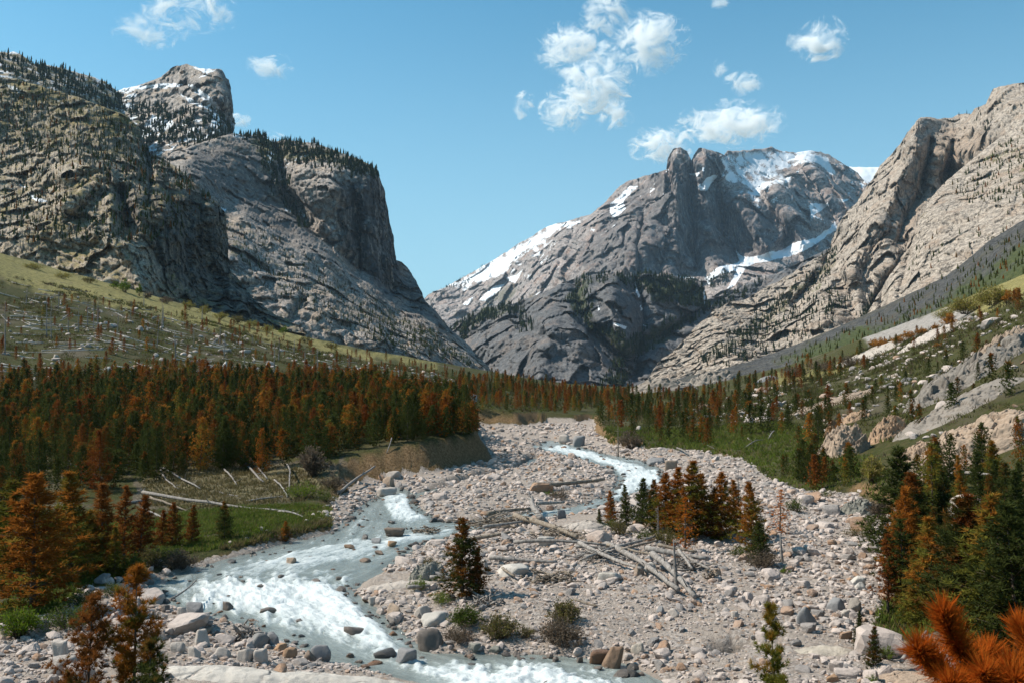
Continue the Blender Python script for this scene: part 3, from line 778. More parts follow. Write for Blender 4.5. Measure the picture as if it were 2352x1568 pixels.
def ground_z(x, y, detail=True):
    x, y = np.asarray(x, float), np.asarray(y, float)
    ang = np.clip(x / y * FPX, -1700, 1700) / 600
    base = _gev(np.stack([ang, np.log(y) * 1.4], -1)) * y
    q3 = np.stack([x, y, np.zeros(x.shape)], -1)
    far = sstep(60, 260, y)
    if detail:
        base = base + (0.35 + 1.6 * far) * fbm(q3 / (7 + 25 * far[..., None]), 5, 0.5, seed=101) * sstep(20, 50, y)
        base = base + 0.12 * fbm(q3 / 1.3, 3, 0.5, seed=103)
    sd = poly_sd(x, y, FLOOD) + 0.9 * fbm(q3 / 3.0, 4, 0.6, seed=105)
    rs = poly_sd(x, y, RIVER)
    tr = np.minimum(line_dist(x, y, TRICKLE) - 0.8, line_dist(x, y, TRICKLE2) - 0.25)
    for pl in POOLS:
        tr = np.minimum(tr, poly_sd(x, y, pl))
    rs2 = np.minimum(rs, tr * 1.5) + 0.35 * fbm(q3 / 1.6, 3, 0.6, seed=109)
    W = wlevel(y)
    bar = W + 0.16 + 0.55 * sstep(0, 7, rs) + 0.28 * fbm(q3 / 5.0, 4, 0.5, seed=111) * sstep(0, 4, rs)
    if detail:
        bar = bar + 0.13 * fbm(q3 / 0.7, 3, 0.6, seed=113)
    chan = W - 0.55
    fl = chan + (bar - chan) * sstep(-1.0, 0.9, rs2)
    k = sstep(0.0, 1.0, sd / bank_width(x, y))
    k = 0.5 * sstep(0, 1, k) + 0.5 * k
    z = fl + (np.maximum(base, W + 0.35) - fl) * k
    return z, sd, rs2, k

ncol, na, nb_, nc_ = 760, 50, 270, 150
uu = np.linspace(-520, 2880, ncol)
yy = np.concatenate([np.linspace(1.2, 22, na, endpoint=False), 1 / np.linspace(1 / 22, 1 / 180, nb_, endpoint=False), np.exp(np.linspace(math.log(180), math.log(1300), nc_))])
YY, AA = np.meshgrid(yy, (uu - IMW / 2) / FPX, indexing='ij')
XX = AA * YY + np.sign(AA) * 0
ZZ, SD, RS, KB = ground_z(XX, YY)
GU, GV = proj(np.stack([XX, YY, ZZ], -1))
GP = np.stack([XX, YY, ZZ], -1)
GNm = grid_normals(GP)
if GNm[100, 100, 2] < 0:
    GNm = -GNm

def grassiness(x, y, u, v, k):
    q3 = np.stack([x, y, np.zeros(x.shape)], -1)
    far = sstep(60, 260, y)
    n = fbm(q3 / (6 + 14 * far[..., None]), 4, 0.55, seed=121)
    g = 0.62 + 0.8 * n
    return g
g_grass = grassiness(XX, YY, GU, GV, KB)
_slope = pmask(GU, GV, [(300, 1100), (420, 1060), (700, 1060), (830, 1060), (800, 1120), (640, 1140), (440, 1165), (320, 1160)], 14, 16, 9)
g_grass = g_grass - 0.75 * _slope
g_grav = 1 - sstep(0.015, 0.11, KB)
g_soil = sstep(0.02, 0.1, KB) * (1 - sstep(0.86, 0.985, KB)) * sstep(0.97, 0.86, GNm[..., 2])
g_rock = pmask(GU, GV, [(1990, 1500), (2080, 1470), (2200, 1440), (2352, 1420), (2900, 1400), (2900, 2400), (1500, 2400), (1560, 1700), (1900, 1580)], 12, 14, 2)
g_rock = np.maximum(g_rock, 0.9 * pmask(GU, GV, [(1980, 770), (2080, 740), (2180, 705), (2240, 720), (2200, 750), (2080, 770), (2000, 800)], 6, 10, 4) * (YY > 140))
g_dry = np.zeros(XX.shape)
g_dry = np.maximum(g_dry, pmask(GU, GV, [(-500, 440), (0, 575), (230, 640), (450, 702), (650, 750), (800, 800), (1000, 830), (1000, 838), (780, 816), (620, 778), (430, 742), (220, 690), (0, 645), (-500, 560)], 12, 18, 6))
g_dry = np.maximum(g_dry, pmask(GU, GV, [(2130, 720), (2250, 640), (2500, 560), (2500, 680), (2352, 690), (2250, 720)], 6, 8, 7) * (YY > 150))
g_dry = np.maximum(g_dry, 0.7 * pmask(GU, GV, [(1740, 870), (1900, 830), (2010, 830), (1960, 850), (1800, 890)], 6, 8, 8))
g_dry = np.maximum(g_dry, 0.35 * pmask(GU, GV, [(330, 1090), (420, 1060), (700, 1070), (820, 1090), (760, 1130), (640, 1140), (440, 1170), (330, 1150)], 10, 14, 9))

def ground_material():
    m, nt, b = new_mat('valley_floor', 0.95, 0.08)
    co = objco(nt)
    n_s, n_m, n_f, n_x = noise(nt, co, 0.12, 5, 0.6), noise(nt, co, 0.7, 5, 0.62), noise(nt, co, 3.5, 5, 0.65), noise(nt, co, 14, 4, 0.7)
    # gravel
    vor = nd(nt, 'ShaderNodeTexVoronoi', {'Vector': co, 'Scale': 5.5, 'Randomness': 1.0})
    vcol = nd(nt, 'ShaderNodeSeparateColor', {0: vor.outputs['Color']})
    gr = mixc(nt, ramp(nt, vcol.outputs[0], 0.1, 0.9), (0.26, 0.215, 0.185), (0.44, 0.38, 0.335))
    gr = mixc(nt, mth(nt, 'MULTIPLY', ramp(nt, vcol.outputs[1], 0.7, 0.95), 0.5), gr, (0.40, 0.26, 0.17))
    gr = mixc(nt, mth(nt, 'MULTIPLY', ramp(nt, vor.outputs['Distance'], 0.45, 0.85), 0.45), gr, (0.17, 0.145, 0.125))
    gr = mixc(nt, ramp(nt, n_m, 0.42, 0.62), gr, (0.345, 0.285, 0.24))
    gr = mixc(nt, mth(nt, 'MULTIPLY', ramp(nt, n_f, 0.5, 0.72), 0.45), gr, (0.22, 0.185, 0.16))
    # grass
    g1 = mixc(nt, ramp(nt, n_f, 0.35, 0.65), (0.030, 0.036, 0.011), (0.066, 0.066, 0.021))
    g1 = mixc(nt, mth(nt, 'MULTIPLY', ramp(nt, n_m, 0.46, 0.68), 0.8), g1, (0.085, 0.066, 0.032))
    g1 = mixc(nt, mth(nt, 'MULTIPLY', ramp(nt, n_s, 0.5, 0.66), 0.7), g1, (0.07, 0.06, 0.032))
    bare = mixc(nt, ramp(nt, n_f, 0.4, 0.6), (0.075, 0.06, 0.042), (0.15, 0.125, 0.09))
    gm = mth(nt, 'ADD', attr(nt, 'grass'), mth(nt, 'MULTIPLY', mth(nt, 'SUBTRACT', n_f, 0.5), 1.0))
    gc = mixc(nt, ramp(nt, gm, 0.3, 0.55), bare, g1)
    dryc = mixc(nt, ramp(nt, n_f, 0.35, 0.65), (0.21, 0.19, 0.06), (0.30, 0.245, 0.11))
    gc = mixc(nt, mth(nt, 'MULTIPLY', attr(nt, 'dry'), ramp(nt, mth(nt, 'ADD', n_m, mth(nt, 'MULTIPLY', n_f, 0.5)), 0.5, 0.85)), gc, dryc)
    soil = mixc(nt, ramp(nt, n_f, 0.36, 0.64), (0.12, 0.072, 0.034), (0.24, 0.15, 0.078))
    soil = mixc(nt, mth(nt, 'MULTIPLY', ramp(nt, n_x, 0.56, 0.7), 0.7), soil, (0.36, 0.28, 0.2))
    rk = mixc(nt, ramp(nt, n_m, 0.35, 0.65), (0.22, 0.2, 0.185), (0.40, 0.36, 0.325))
    rk = mixc(nt, mth(nt, 'MULTIPLY', ramp(nt, n_f, 0.5, 0.7), 0.6), rk, (0.15, 0.14, 0.13))
    c = mixc(nt, attr(nt, 'rock'), gc, rk)
    c = mixc(nt, attr(nt, 'soil'), c, soil)
    gv = mth(nt, 'ADD', attr(nt, 'gravel'), mth(nt, 'MULTIPLY', mth(nt, 'SUBTRACT', n_f, 0.5), 0.9))
    c = mixc(nt, ramp(nt, gv, 0.4, 0.6), c, gr)
    c = mixc(nt, mth(nt, 'MULTIPLY', attr(nt, 'wet'), 0.6), c, (0.07, 0.065, 0.055))
    nt.links.new(c, b.inputs['Base Color'])
    bp = nd(nt, 'ShaderNodeBump', {'Strength': 0.9, 'Distance': 0.12})
    h = mth(nt, 'ADD', mth(nt, 'MULTIPLY', vor.outputs['Distance'], -0.5), mth(nt, 'ADD', n_f, mth(nt, 'MULTIPLY', n_x, 0.7)))
    nt.links.new(h, bp.inputs['Height'])
    nt.links.new(bp.outputs[0], b.inputs['Normal'])
    return m

m_ground = ground_material()
g_wet = sstep(0.5, -0.2, RS) * g_grav
ground = link('ground', new_mesh('ground', GP, grid_faces(*XX.shape), m_ground, True,
                                 dict(grass=g_grass, gravel=g_grav, soil=g_soil, rock=g_rock, dry=g_dry, wet=g_wet)), kind='structure')

# a far, coarse sheet so the land never ends in the air
base_s = np.array([(-9000, -3000, -14), (9000, -3000, -14), (9000, 12000, -14), (-9000, 12000, -14)], float)
m_base = new_mat('far_land', 0.95, 0.05)
m_base[2].inputs['Base Color'].default_value = (0.09, 0.095, 0.06, 1)
terrain = link('terrain', new_mesh('terrain', base_s, np.array([[0, 1, 2, 3]]), m_base[0]), kind='structure')
# ------------------------------------------------------------------ river
def water_material():
    m, nt, b = new_mat('white_water', 0.2, 0.35)
    at_s, at_d, foam = attr(nt, 'along'), attr(nt, 'across'), attr(nt, 'foam')
    xyz = nd(nt, 'ShaderNodeCombineXYZ', {0: at_s, 1: at_d, 2: 0.0})
    mp = nd(nt, 'ShaderNodeMapping', {'Vector': xyz.outputs[0], 'Scale': (0.18, 1.0, 1.0)})
    co = objco(nt)
    n1 = noise(nt, mp.outputs[0], 0.9, 6, 0.66, 1.2)
    n2 = noise(nt, mp.outputs[0], 3.4, 5, 0.7, 0.8)
    n3 = noise(nt, co, 5.5, 5, 0.72, 0.6)
    deep = mixc(nt, ramp(nt, n1, 0.3, 0.7), (0.10, 0.115, 0.104), (0.23, 0.255, 0.235))
    f = mth(nt, 'ADD', mth(nt, 'MULTIPLY', n1, 0.36), mth(nt, 'ADD', mth(nt, 'MULTIPLY', n2, 0.42), mth(nt, 'MULTIPLY', n3, 0.30)))
    f = mth(nt, 'ADD', f, mth(nt, 'SUBTRACT', mth(nt, 'MULTIPLY', foam, 0.62), 0.45))
    fm = ramp(nt, f, 0.40, 0.74)
    milk = mixc(nt, mth(nt, 'MULTIPLY', foam, 0.55), deep, (0.42, 0.465, 0.45))
    c = mixc(nt, fm, milk, (0.60, 0.63, 0.625))
    nt.links.new(c, b.inputs['Base Color'])
    nt.links.new(mth(nt, 'ADD', 0.12, mth(nt, 'MULTIPLY', fm, 0.6)), b.inputs['Roughness'])
    bp = nd(nt, 'ShaderNodeBump', {'Strength': 0.7, 'Distance': 0.12})
    nt.links.new(mth(nt, 'ADD', n2, mth(nt, 'MULTIPLY', n3, 0.8)), bp.inputs['Height'])
    nt.links.new(bp.outputs[0], b.inputs['Normal'])
    return m

m_water = water_material()
FLOW = ploy([(1260, 1024), (1340, 1036), (1440, 1066), (1470, 1100), (1400, 1146), (1250, 1186), (1050, 1212), (900, 1238), (760, 1280), (620, 1330), (640, 1390), (760, 1440), (900, 1500), (1100, 1540), (1300, 1580), (1400, 1680)])
FLOW2 = ploy([(905, 1118), (900, 1150), (900, 1190), (850, 1240)])

def flow_coords(x, y):
    best = np.full(x.shape, 1e18)
    S, Dd = np.zeros(x.shape), np.zeros(x.shape)
    for line, off in ((FLOW, 0.0), (FLOW2, 300.0)):
        acc = off
        for a, b in zip(line[:-1], line[1:]):
            e = b - a
            L = np.hypot(*e)
            wx, wy = x - a[0], y - a[1]
            t = np.clip((wx * e[0] + wy * e[1]) / (L * L), 0, 1)
            cx, cy_ = wx - e[0] * t, wy - e[1] * t
            d2 = cx * cx + cy_ * cy_
            better = d2 < best
            sgn = np.sign(e[0] * wy - e[1] * wx)
            S = np.where(better, acc + t * L, S)
            Dd = np.where(better, sgn * np.sqrt(d2), Dd)
            best = np.where(better, d2, best)
            acc += L
    # a smoothed frame keeps the streaks from breaking at the joints of the course
    return S, Dd

def water_patch(y0, y1, xa, xb, nr, nc):
    yv = 1 / np.linspace(1 / y0, 1 / y1, nr)
    t = np.linspace(0, 1, nc)
    Y = np.repeat(yv[:, None], nc, 1)
    X = xa(yv)[:, None] * (1 - t) + xb(yv)[:, None] * t
    return X, Y

_wy = np.array([26, 34, 40, 46, 52, 58, 66, 76, 88, 104, 125, 150, 185])
_wa = np.array([-14, -16, -20, -24, -27, -25, -21, -20, -19, -13, -4, -2, 0])
_wb = np.array([13, 12, 17, 15, 8, 8, 9, 16, 20, 22, 22, 18, 14])
WX, WY = water_patch(26, 185, lambda y: np.interp(y, _wy, _wa), lambda y: np.interp(y, _wy, _wb), 560, 380)
S_, D_ = flow_coords(WX, WY)
q = np.stack([WX, WY, np.zeros(WX.shape)], -1)
rsd = poly_sd(WX, WY, RIVER)
wu, wv = proj(np.stack([WX, WY, wlevel(WY)], -1))
foam = 0.38 + 0.0 * WX
foam = np.maximum(foam, 0.87 * pmask(wu, wv, [(330, 1345), (470, 1318), (640, 1312), (810, 1325), (870, 1400), (900, 1440), (960, 1500), (1240, 1520), (1420, 1540), (1500, 1600), (1000, 1620), (930, 1530), (760, 1470), (640, 1440), (480, 1400)], 44, 34, 3))
foam = np.maximum(foam, 0.66 * pmask(wu, wv, [(500, 1300), (760, 1240), (900, 1225), (1040, 1205), (1050, 1225), (900, 1260), (700, 1310), (520, 1330)], 14, 10, 5))
foam = np.maximum(foam, 0.80 * pmask(wu, wv, [(1230, 1025), (1300, 1020), (1400, 1048), (1510, 1080), (1520, 1110), (1420, 1140), (1330, 1165), (1200, 1190), (1200, 1180), (1400, 1130), (1430, 1100), (1400, 1070)], 8, 6, 6))
foam = np.maximum(foam, 0.78 * pmask(wu, wv, [(880, 1130), (935, 1128), (950, 1165), (1000, 1195), (900, 1195), (880, 1160)], 8, 6, 7))
calm = pmask(wu, wv, [(1240, 1500), (1420, 1518), (1420, 1532), (1300, 1520), (1230, 1514)], 5, 5, 8)
foam = foam * (1 - 0.5 * calm)
foam = foam * (0.72 + 0.28 * sstep(-0.1, -1.2, rsd))
fl = np.stack([S_ / 3.0, D_ / 1.1, np.zeros(WX.shape)], -1)
wave = 0.20 * fbm(fl * 0.7, 3, 0.5, seed=201) + 0.17 * fbm(q / 1.1, 4, 0.55, seed=203, ridged=True) + 0.10 * fbm(fl * 2.1 + 5, 3, 0.5, seed=205)
amp = (0.30 + 1.15 * sstep(0.4, 1.0, foam)) * sstep(0.2, -1.0, rsd)
pool = sstep(-1.0, 0.6, rsd)
WZ = wlevel(WY) + wave * amp - 0.06 + 0.05 * sstep(0.4, 1, foam)
crest = wave / 0.2
fo = np.clip(foam + 0.24 * np.clip(crest, -1.2, 1.4), 0, 1.15) * (1 - 0.6 * pool)
me_w = new_mesh('river', np.stack([WX, WY, WZ], -1), grid_faces(*WX.shape), m_water, True, dict(along=S_, across=D_, foam=fo))
river = link('river', me_w, kind='structure')
# ------------------------------------------------------------------ where things stand
def gz(x, y):
    x, y = np.atleast_1d(np.asarray(x, float)), np.atleast_1d(np.asarray(y, float))
    r = np.clip(np.interp(y, yy, np.arange(len(yy))), 0, len(yy) - 1.001)
    c = np.clip((x / y * FPX + IMW / 2 - uu[0]) / (uu[1] - uu[0]), 0, ncol - 1.001)
    r0, c0 = r.astype(int), c.astype(int)
    fr, fc = r - r0, c - c0
    return (ZZ[r0, c0] * (1 - fr) * (1 - fc) + ZZ[r0 + 1, c0] * fr * (1 - fc) + ZZ[r0, c0 + 1] * (1 - fr) * fc + ZZ[r0 + 1, c0 + 1] * fr * fc)

def hit(u, v, ymin=14.0):
    """first point of the ground seen at u, v"""
    x_y = (u - IMW / 2) / FPX
    for _ in range(3):
        j = np.clip((x_y * FPX + IMW / 2 - uu[0]) / (uu[1] - uu[0]), 0, ncol - 1.001)
        j0 = int(j)
        f = j - j0
        z = ZZ[:, j0] * (1 - f) + ZZ[:, j0 + 1] * f
        p = np.stack([x_y * yy, yy, z], -1)
        pu, pv = proj(p)
        ok = np.where((pv <= v) & (yy > ymin))[0]
        k = ok[0] if len(ok) else len(yy) - 1
        k = max(k, 1)
        t = np.clip((pv[k - 1] - v) / (pv[k - 1] - pv[k] + 1e-9), 0, 1)
        y = yy[k - 1] + (yy[k] - yy[k - 1]) * t
        x_y = x_y + (u - np.interp(y, yy, pu)) / FPX
    x = x_y * y
    return x, y, float(gz(x, y)[0])

# ------------------------------------------------------------------ pines
def needle_mat(name, green, rust, bias, spread, hw=0.3, green2=None):
    m = bpy.data.materials.new(name)
    m.use_nodes = True
    nt = m.node_tree
    for n in list(nt.nodes):
        nt.nodes.remove(n)
    out = nt.nodes.new('ShaderNodeOutputMaterial')
    rnd = mth(nt, 'FRACT', mth(nt, 'ADD', nd(nt, 'ShaderNodeObjectInfo').outputs['Random'], attr(nt, 'treerand')))
    rnd2 = mth(nt, 'FRACT', mth(nt, 'MULTIPLY', rnd, 7.31))
    tone, hgt = attr(nt, 'tone'), attr(nt, 'hgt')
    f = mth(nt, 'ADD', bias, mth(nt, 'MULTIPLY', mth(nt, 'SUBTRACT', rnd, 0.5), spread))
    f = mth(nt, 'ADD', f, mth(nt, 'MULTIPLY', mth(nt, 'SUBTRACT', tone, 0.5), 0.75))
    f = mth(nt, 'ADD', f, mth(nt, 'MULTIPLY', mth(nt, 'SUBTRACT', hgt, 0.5), hw))
    g = mixc(nt, rnd2, green, green2 or tuple(x * 1.6 for x in green))
    r = mixc(nt, rnd2, rust, (rust[0] * 1.25, rust[1] * 1.6, rust[2] * 1.5))
    c = mixc(nt, ramp(nt, f, 0.3, 0.7), g, r)
    c = mixc(nt, mth(nt, 'MULTIPLY', mth(nt, 'FRACT', mth(nt, 'MULTIPLY', tone, 5.7)), 0.30), c, (0.03, 0.03, 0.01))
    d = nd(nt, 'ShaderNodeBsdfDiffuse', {'Color': c})
    t = nd(nt, 'ShaderNodeBsdfTranslucent', {'Color': c})
    mx = nd(nt, 'ShaderNodeMixShader', {0: 0.4, 1: d.outputs[0], 2: t.outputs[0]})
    nt.links.new(mx.outputs[0], out.inputs[0])
    return m

GREEN, RUST = (0.048, 0.058, 0.016), (0.22, 0.066, 0.015)
m_green = needle_mat('green_needles', GREEN, RUST, 0.14, 0.6, 0.25)
m_mixed = needle_mat('turning_needles', (0.115, 0.110, 0.020), (0.34, 0.105, 0.018), 0.44, 0.5, 0.22)
m_rust = needle_mat('rust_needles', (0.14, 0.09, 0.02), (0.215, 0.060, 0.016), 0.74, 0.5, 0.15)
m_orange = needle_mat('orange_needles', (0.28, 0.12, 0.02), (0.48, 0.13, 0.016), 0.75, 0.3, 0.2)
m_amber = needle_mat('amber_needles', (0.125, 0.115, 0.02), (0.28, 0.082, 0.015), 0.56, 0.35, 0.2)
m_yellow = needle_mat('yellow_green_needles', (0.13, 0.125, 0.02), (0.30, 0.11, 0.015), 0.30, 0.1, 0.2)
m_dark = needle_mat('spruce_needles', (0.020, 0.030, 0.015), (0.05, 0.052, 0.02), 0.3, 0.6, 0.2)

def bark_mat(name, a, b_, scale=6):
    m, nt, b = new_mat(name, 0.9, 0.1)
    co = objco(nt, (1, 1, 0.25))
    n = noise(nt, co, scale, 5, 0.65)
    oi = nd(nt, 'ShaderNodeObjectInfo').outputs['Random']
    c = mixc(nt, ramp(nt, n, 0.35, 0.65), a, b_)
    c = mixc(nt, mth(nt, 'MULTIPLY', oi, 0.4), c, tuple(x * 0.5 for x in a))
    nt.links.new(c, b.inputs['Base Color'])
    bp = nd(nt, 'ShaderNodeBump', {'Strength': 0.5, 'Distance': 0.03})
    nt.links.new(n, bp.inputs['Height'])
    nt.links.new(bp.outputs[0], b.inputs['Normal'])
    return m
m_bark = bark_mat('pine_bark', (0.075, 0.055, 0.04), (0.15, 0.115, 0.09))
m_grey = bark_mat('weathered_wood', (0.17, 0.15, 0.135), (0.34, 0.305, 0.275))
m_brown = bark_mat('stripped_wood', (0.15, 0.115, 0.085), (0.30, 0.25, 0.2))

def tube_geo(pts, rad, sides=6):
    """closed tapered tube along a polyline -> verts, tris"""
    pts = np.asarray(pts, float)
    n = len(pts)
    d = np.gradient(pts, axis=0)
    d /= np.linalg.norm(d, axis=1, keepdims=True) + 1e-9
    up = np.where(np.abs(d[:, 2:3]) > 0.9, np.array([[1.0, 0, 0]]), np.array([[0, 0, 1.0]]))
    a = np.cross(d, up)
    a /= np.linalg.norm(a, axis=1, keepdims=True) + 1e-9
    b = np.cross(d, a)
    th = np.arange(sides) * 2 * math.pi / sides
    ring = a[:, None] * np.cos(th)[None, :, None] + b[:, None] * np.sin(th)[None, :, None]
    v = (pts[:, None] + ring * np.asarray(rad, float)[:, None, None]).reshape(-1, 3)
    f = []
    for i in range(n - 1):
        for k in range(sides):
            p, q = i * sides + k, i * sides + (k + 1) % sides
            f += [(p, q, q + sides), (p, q + sides, p + sides)]
    c0, c1 = len(v), len(v) + 1
    v = np.vstack([v, pts[:1], pts[-1:]])
    for k in range(sides):
        f.append((c0, (k + 1) % sides, k))
        f.append((c1, (n - 1) * sides + k, (n - 1) * sides + (k + 1) % sides))
    return v, np.array(f, np.int32)

def join(geos):
    vs, fs, o = [], [], 0
    for v, f in geos:
        vs.append(v)
        fs.append(f + o)
        o += len(v)
    return np.vstack(vs), np.vstack(fs)

def unit(r, n):
    d = r.normal(size=(n, 3))
    return d / np.linalg.norm(d, axis=1, keepdims=True)

def pine_geo(seed, h=6.0, wide=0.2, tufts=420, blades=7, blen=0.26, bw=0.05, bare=0.06, droop=0.0, limb=True, sparse=1.0, power=0.85):
    """needles as tufts of narrow blades at the ends of whorled limbs; returns crown and trunk geometry and the tuft attributes"""
    r = np.random.default_rng(seed)
    nw = max(8, int(h * 3.4))
    tz = bare + (0.985 - bare) * (np.arange(nw) / (nw - 1)) ** 0.92
    limbs, tpos, tdir, thg = [], [], [], []
    total = 0
    Ls, specs = 0, []
    lean = r.normal(size=2) * 0.012 * h
    for i, t in enumerate(tz):
        R = h * wide * ((1 - t) ** power * 0.95 + 0.07) * min(1, 0.55 + 2.5 * (t - bare + 0.05))
        nb = 5 + int(r.integers(0, 3)) if t < 0.9 else 4
        a0 = r.uniform(0, 6.28)
        for k in range(nb):
            if r.random() > sparse:
                continue
            L = R * r.uniform(0.55, 1.22)
            specs.append((t + r.normal() * 0.012, a0 + k * 6.283 / nb + r.normal() * 0.25, L))
            Ls += L + 0.12
    per = tufts / max(Ls, 1e-6)
    for (t, a, L) in specs:
        z0 = t * h
        el = math.radians(8 + 34 * t) + r.normal() * 0.12 - droop
        ca, sa = math.cos(a), math.sin(a)
        base = np.array([lean[0] * t * t, lean[1] * t * t, z0])
        dirn = np.array([ca * math.cos(el), sa * math.cos(el), math.sin(el)])
        n = max(2, int(round((L + 0.12) * per)))
        for q in np.linspace(0.28, 1.0, n):
            p = base + dirn * L * q + np.array([0, 0, (0.16 - droop * 0.5) * L * q * q])
            off = r.normal(size=3) * np.array([1, 1, 0.5]) * L * 0.13
            tpos.append(p + off)
            dd = dirn * 0.8 + np.array([0, 0, 0.75 - droop]) + r.normal(size=3) * 0.45
            tdir.append(dd / np.linalg.norm(dd))
            thg.append(t)
        if limb and L > 0.18:
            e = base + dirn * L * 0.92 + np.array([0, 0, 0.14 * L])
            limbs.append(tube_geo([base, (base + e) / 2 - [0, 0, 0.02 * L], e], [0.012 * h * 0.35 * (1 - t) + 0.008, 0.01, 0.004], 3))
    for q in range(max(3, int(tufts * 0.03))):
        tpos.append(np.array([lean[0], lean[1], h * r.uniform(0.95, 1.0)]))
        dd = np.array([0, 0, 1.0]) + r.normal(size=3) * 0.4
        tdir.append(dd / np.linalg.norm(dd))
        thg.append(1.0)
    tpos, tdir, thg = np.array(tpos), np.array(tdir), np.array(thg)
    n = len(tpos)
    tone = r.random(n)
    # broad patches of the crown share a tone
    patch = fbm(tpos / (0.16 * h) + seed * 5.1, 3, 0.5, seed=seed)
    tone = np.clip(0.5 + 1.15 * patch + 0.32 * (tone - 0.5), 0, 1)
    d = tdir[:, None] * 0.75 + unit(r, n * blades).reshape(n, blades, 3) * 0.75
    d /= np.linalg.norm(d, axis=2, keepdims=True)
    sidev = np.cross(d, unit(r, n * blades).reshape(n, blades, 3))
    sidev /= np.linalg.norm(sidev, axis=2, keepdims=True) + 1e-9
    ln = blen * r.uniform(0.6, 1.2, size=(n, blades, 1))
    c = tpos[:, None]
    A = c - d * 0.15 * ln - sidev * bw / 2
    B = c + d * 0.25 * ln + sidev * bw * 0.7
    Cc = c + d * ln
    v = np.stack([A, B, Cc], 2).reshape(-1, 3)
    f = np.arange(len(v), dtype=np.int32).reshape(-1, 3)
    rep = blades * 3
    at = dict(tone=np.repeat(tone, rep), hgt=np.repeat(thg, rep))
    zs = np.linspace(0, 1, 7)
    trunk = [tube_geo(np.stack([lean[0] * zs ** 2, lean[1] * zs ** 2, zs * h * 0.98 - 0.15], -1), 0.0125 * h * (1 - zs) ** 0.9 + 0.008, 6)]
    tv, tf = join(trunk + limbs)
    return (v, f, at), (tv, tf)

class Kind:
    pass

def make_kind(mat, **kw):
    k = Kind()
    (v, f, at), (tv, tf) = pine_geo(**kw)
    k.h = kw['h']
    k.crown = new_mesh('crown', v, f, mat, False, at)
    k.trunk = new_mesh('trunk', tv, tf, m_bark, True)
    return k

KINDS_ = {}
for nm, mt in (('green', m_green), ('mixed', m_mixed), ('rust', m_rust), ('amber', m_amber)):
    KINDS_[nm] = [make_kind(mt, seed=31 + s, h=6.0, wide=w, tufts=tf, blades=7, blen=0.28, bw=0.06, limb=False, power=pw) for s, (w, tf, pw) in
                  enumerate([(0.29, 560, 0.65), (0.23, 480, 0.6), (0.35, 640, 0.8), (0.26, 520, 0.5)])]
    KINDS_[nm + '_near'] = [make_kind(mt, seed=61 + s, h=6.0, wide=w, tufts=tf, blades=8, blen=0.26, bw=0.042, power=pw) for s, (w, tf, pw) in
                            enumerate([(0.22, 1000, 0.75), (0.18, 850, 0.8), (0.27, 1100, 0.85)])]
KINDS_['sparse'] = [make_kind(m_orange, seed=91, h=6.0, wide=0.2, tufts=230, blades=6, blen=0.22, bw=0.05, droop=0.55, sparse=0.6)]
KINDS_['thin_near'] = [make_kind(m_rust, seed=93, h=6.0, wide=0.2, tufts=480, blades=7, blen=0.24, bw=0.045, bare=0.22, sparse=0.7), make_kind(m_green, seed=94, h=6.0, wide=0.2, tufts=420, blades=7, blen=0.24, bw=0.045, bare=0.16, sparse=0.7)]

n_trees = [0]
def place_pine(kind, x, y, z, h, label, group=None, rz=None, wide=1.0, name='pine_tree'):
    s = h / kind.h
    root = bpy.data.objects.new(name, None)
    COL.objects.link(root)
    root.empty_display_size = 0.3
    root.location = (x, y, z - 0.03 * h)
    root.rotation_euler = (random.gauss(0, 0.035), random.gauss(0, 0.035), random.uniform(0, 6.28) if rz is None else rz)
    root.scale = (s * wide, s * wide, s)
    tag(root, label, 'pine tree', group)
    link('trunk', kind.trunk, root)
    link('crown', kind.crown, root)
    n_trees[0] += 1
    return root

def pine_at(u, v, vtop, kinds, idx, label, group=None, wide=1.0, ymin=14.0):
    x, y, z = hit(u, v, ymin)
    _, vb = proj(np.array([x, y, z]))
    h = (vb - vtop) / FPX * y
    return place_pine(KINDS_[kinds][idx % len(KINDS_[kinds])], x, y, z, h, label, group, wide=wide)

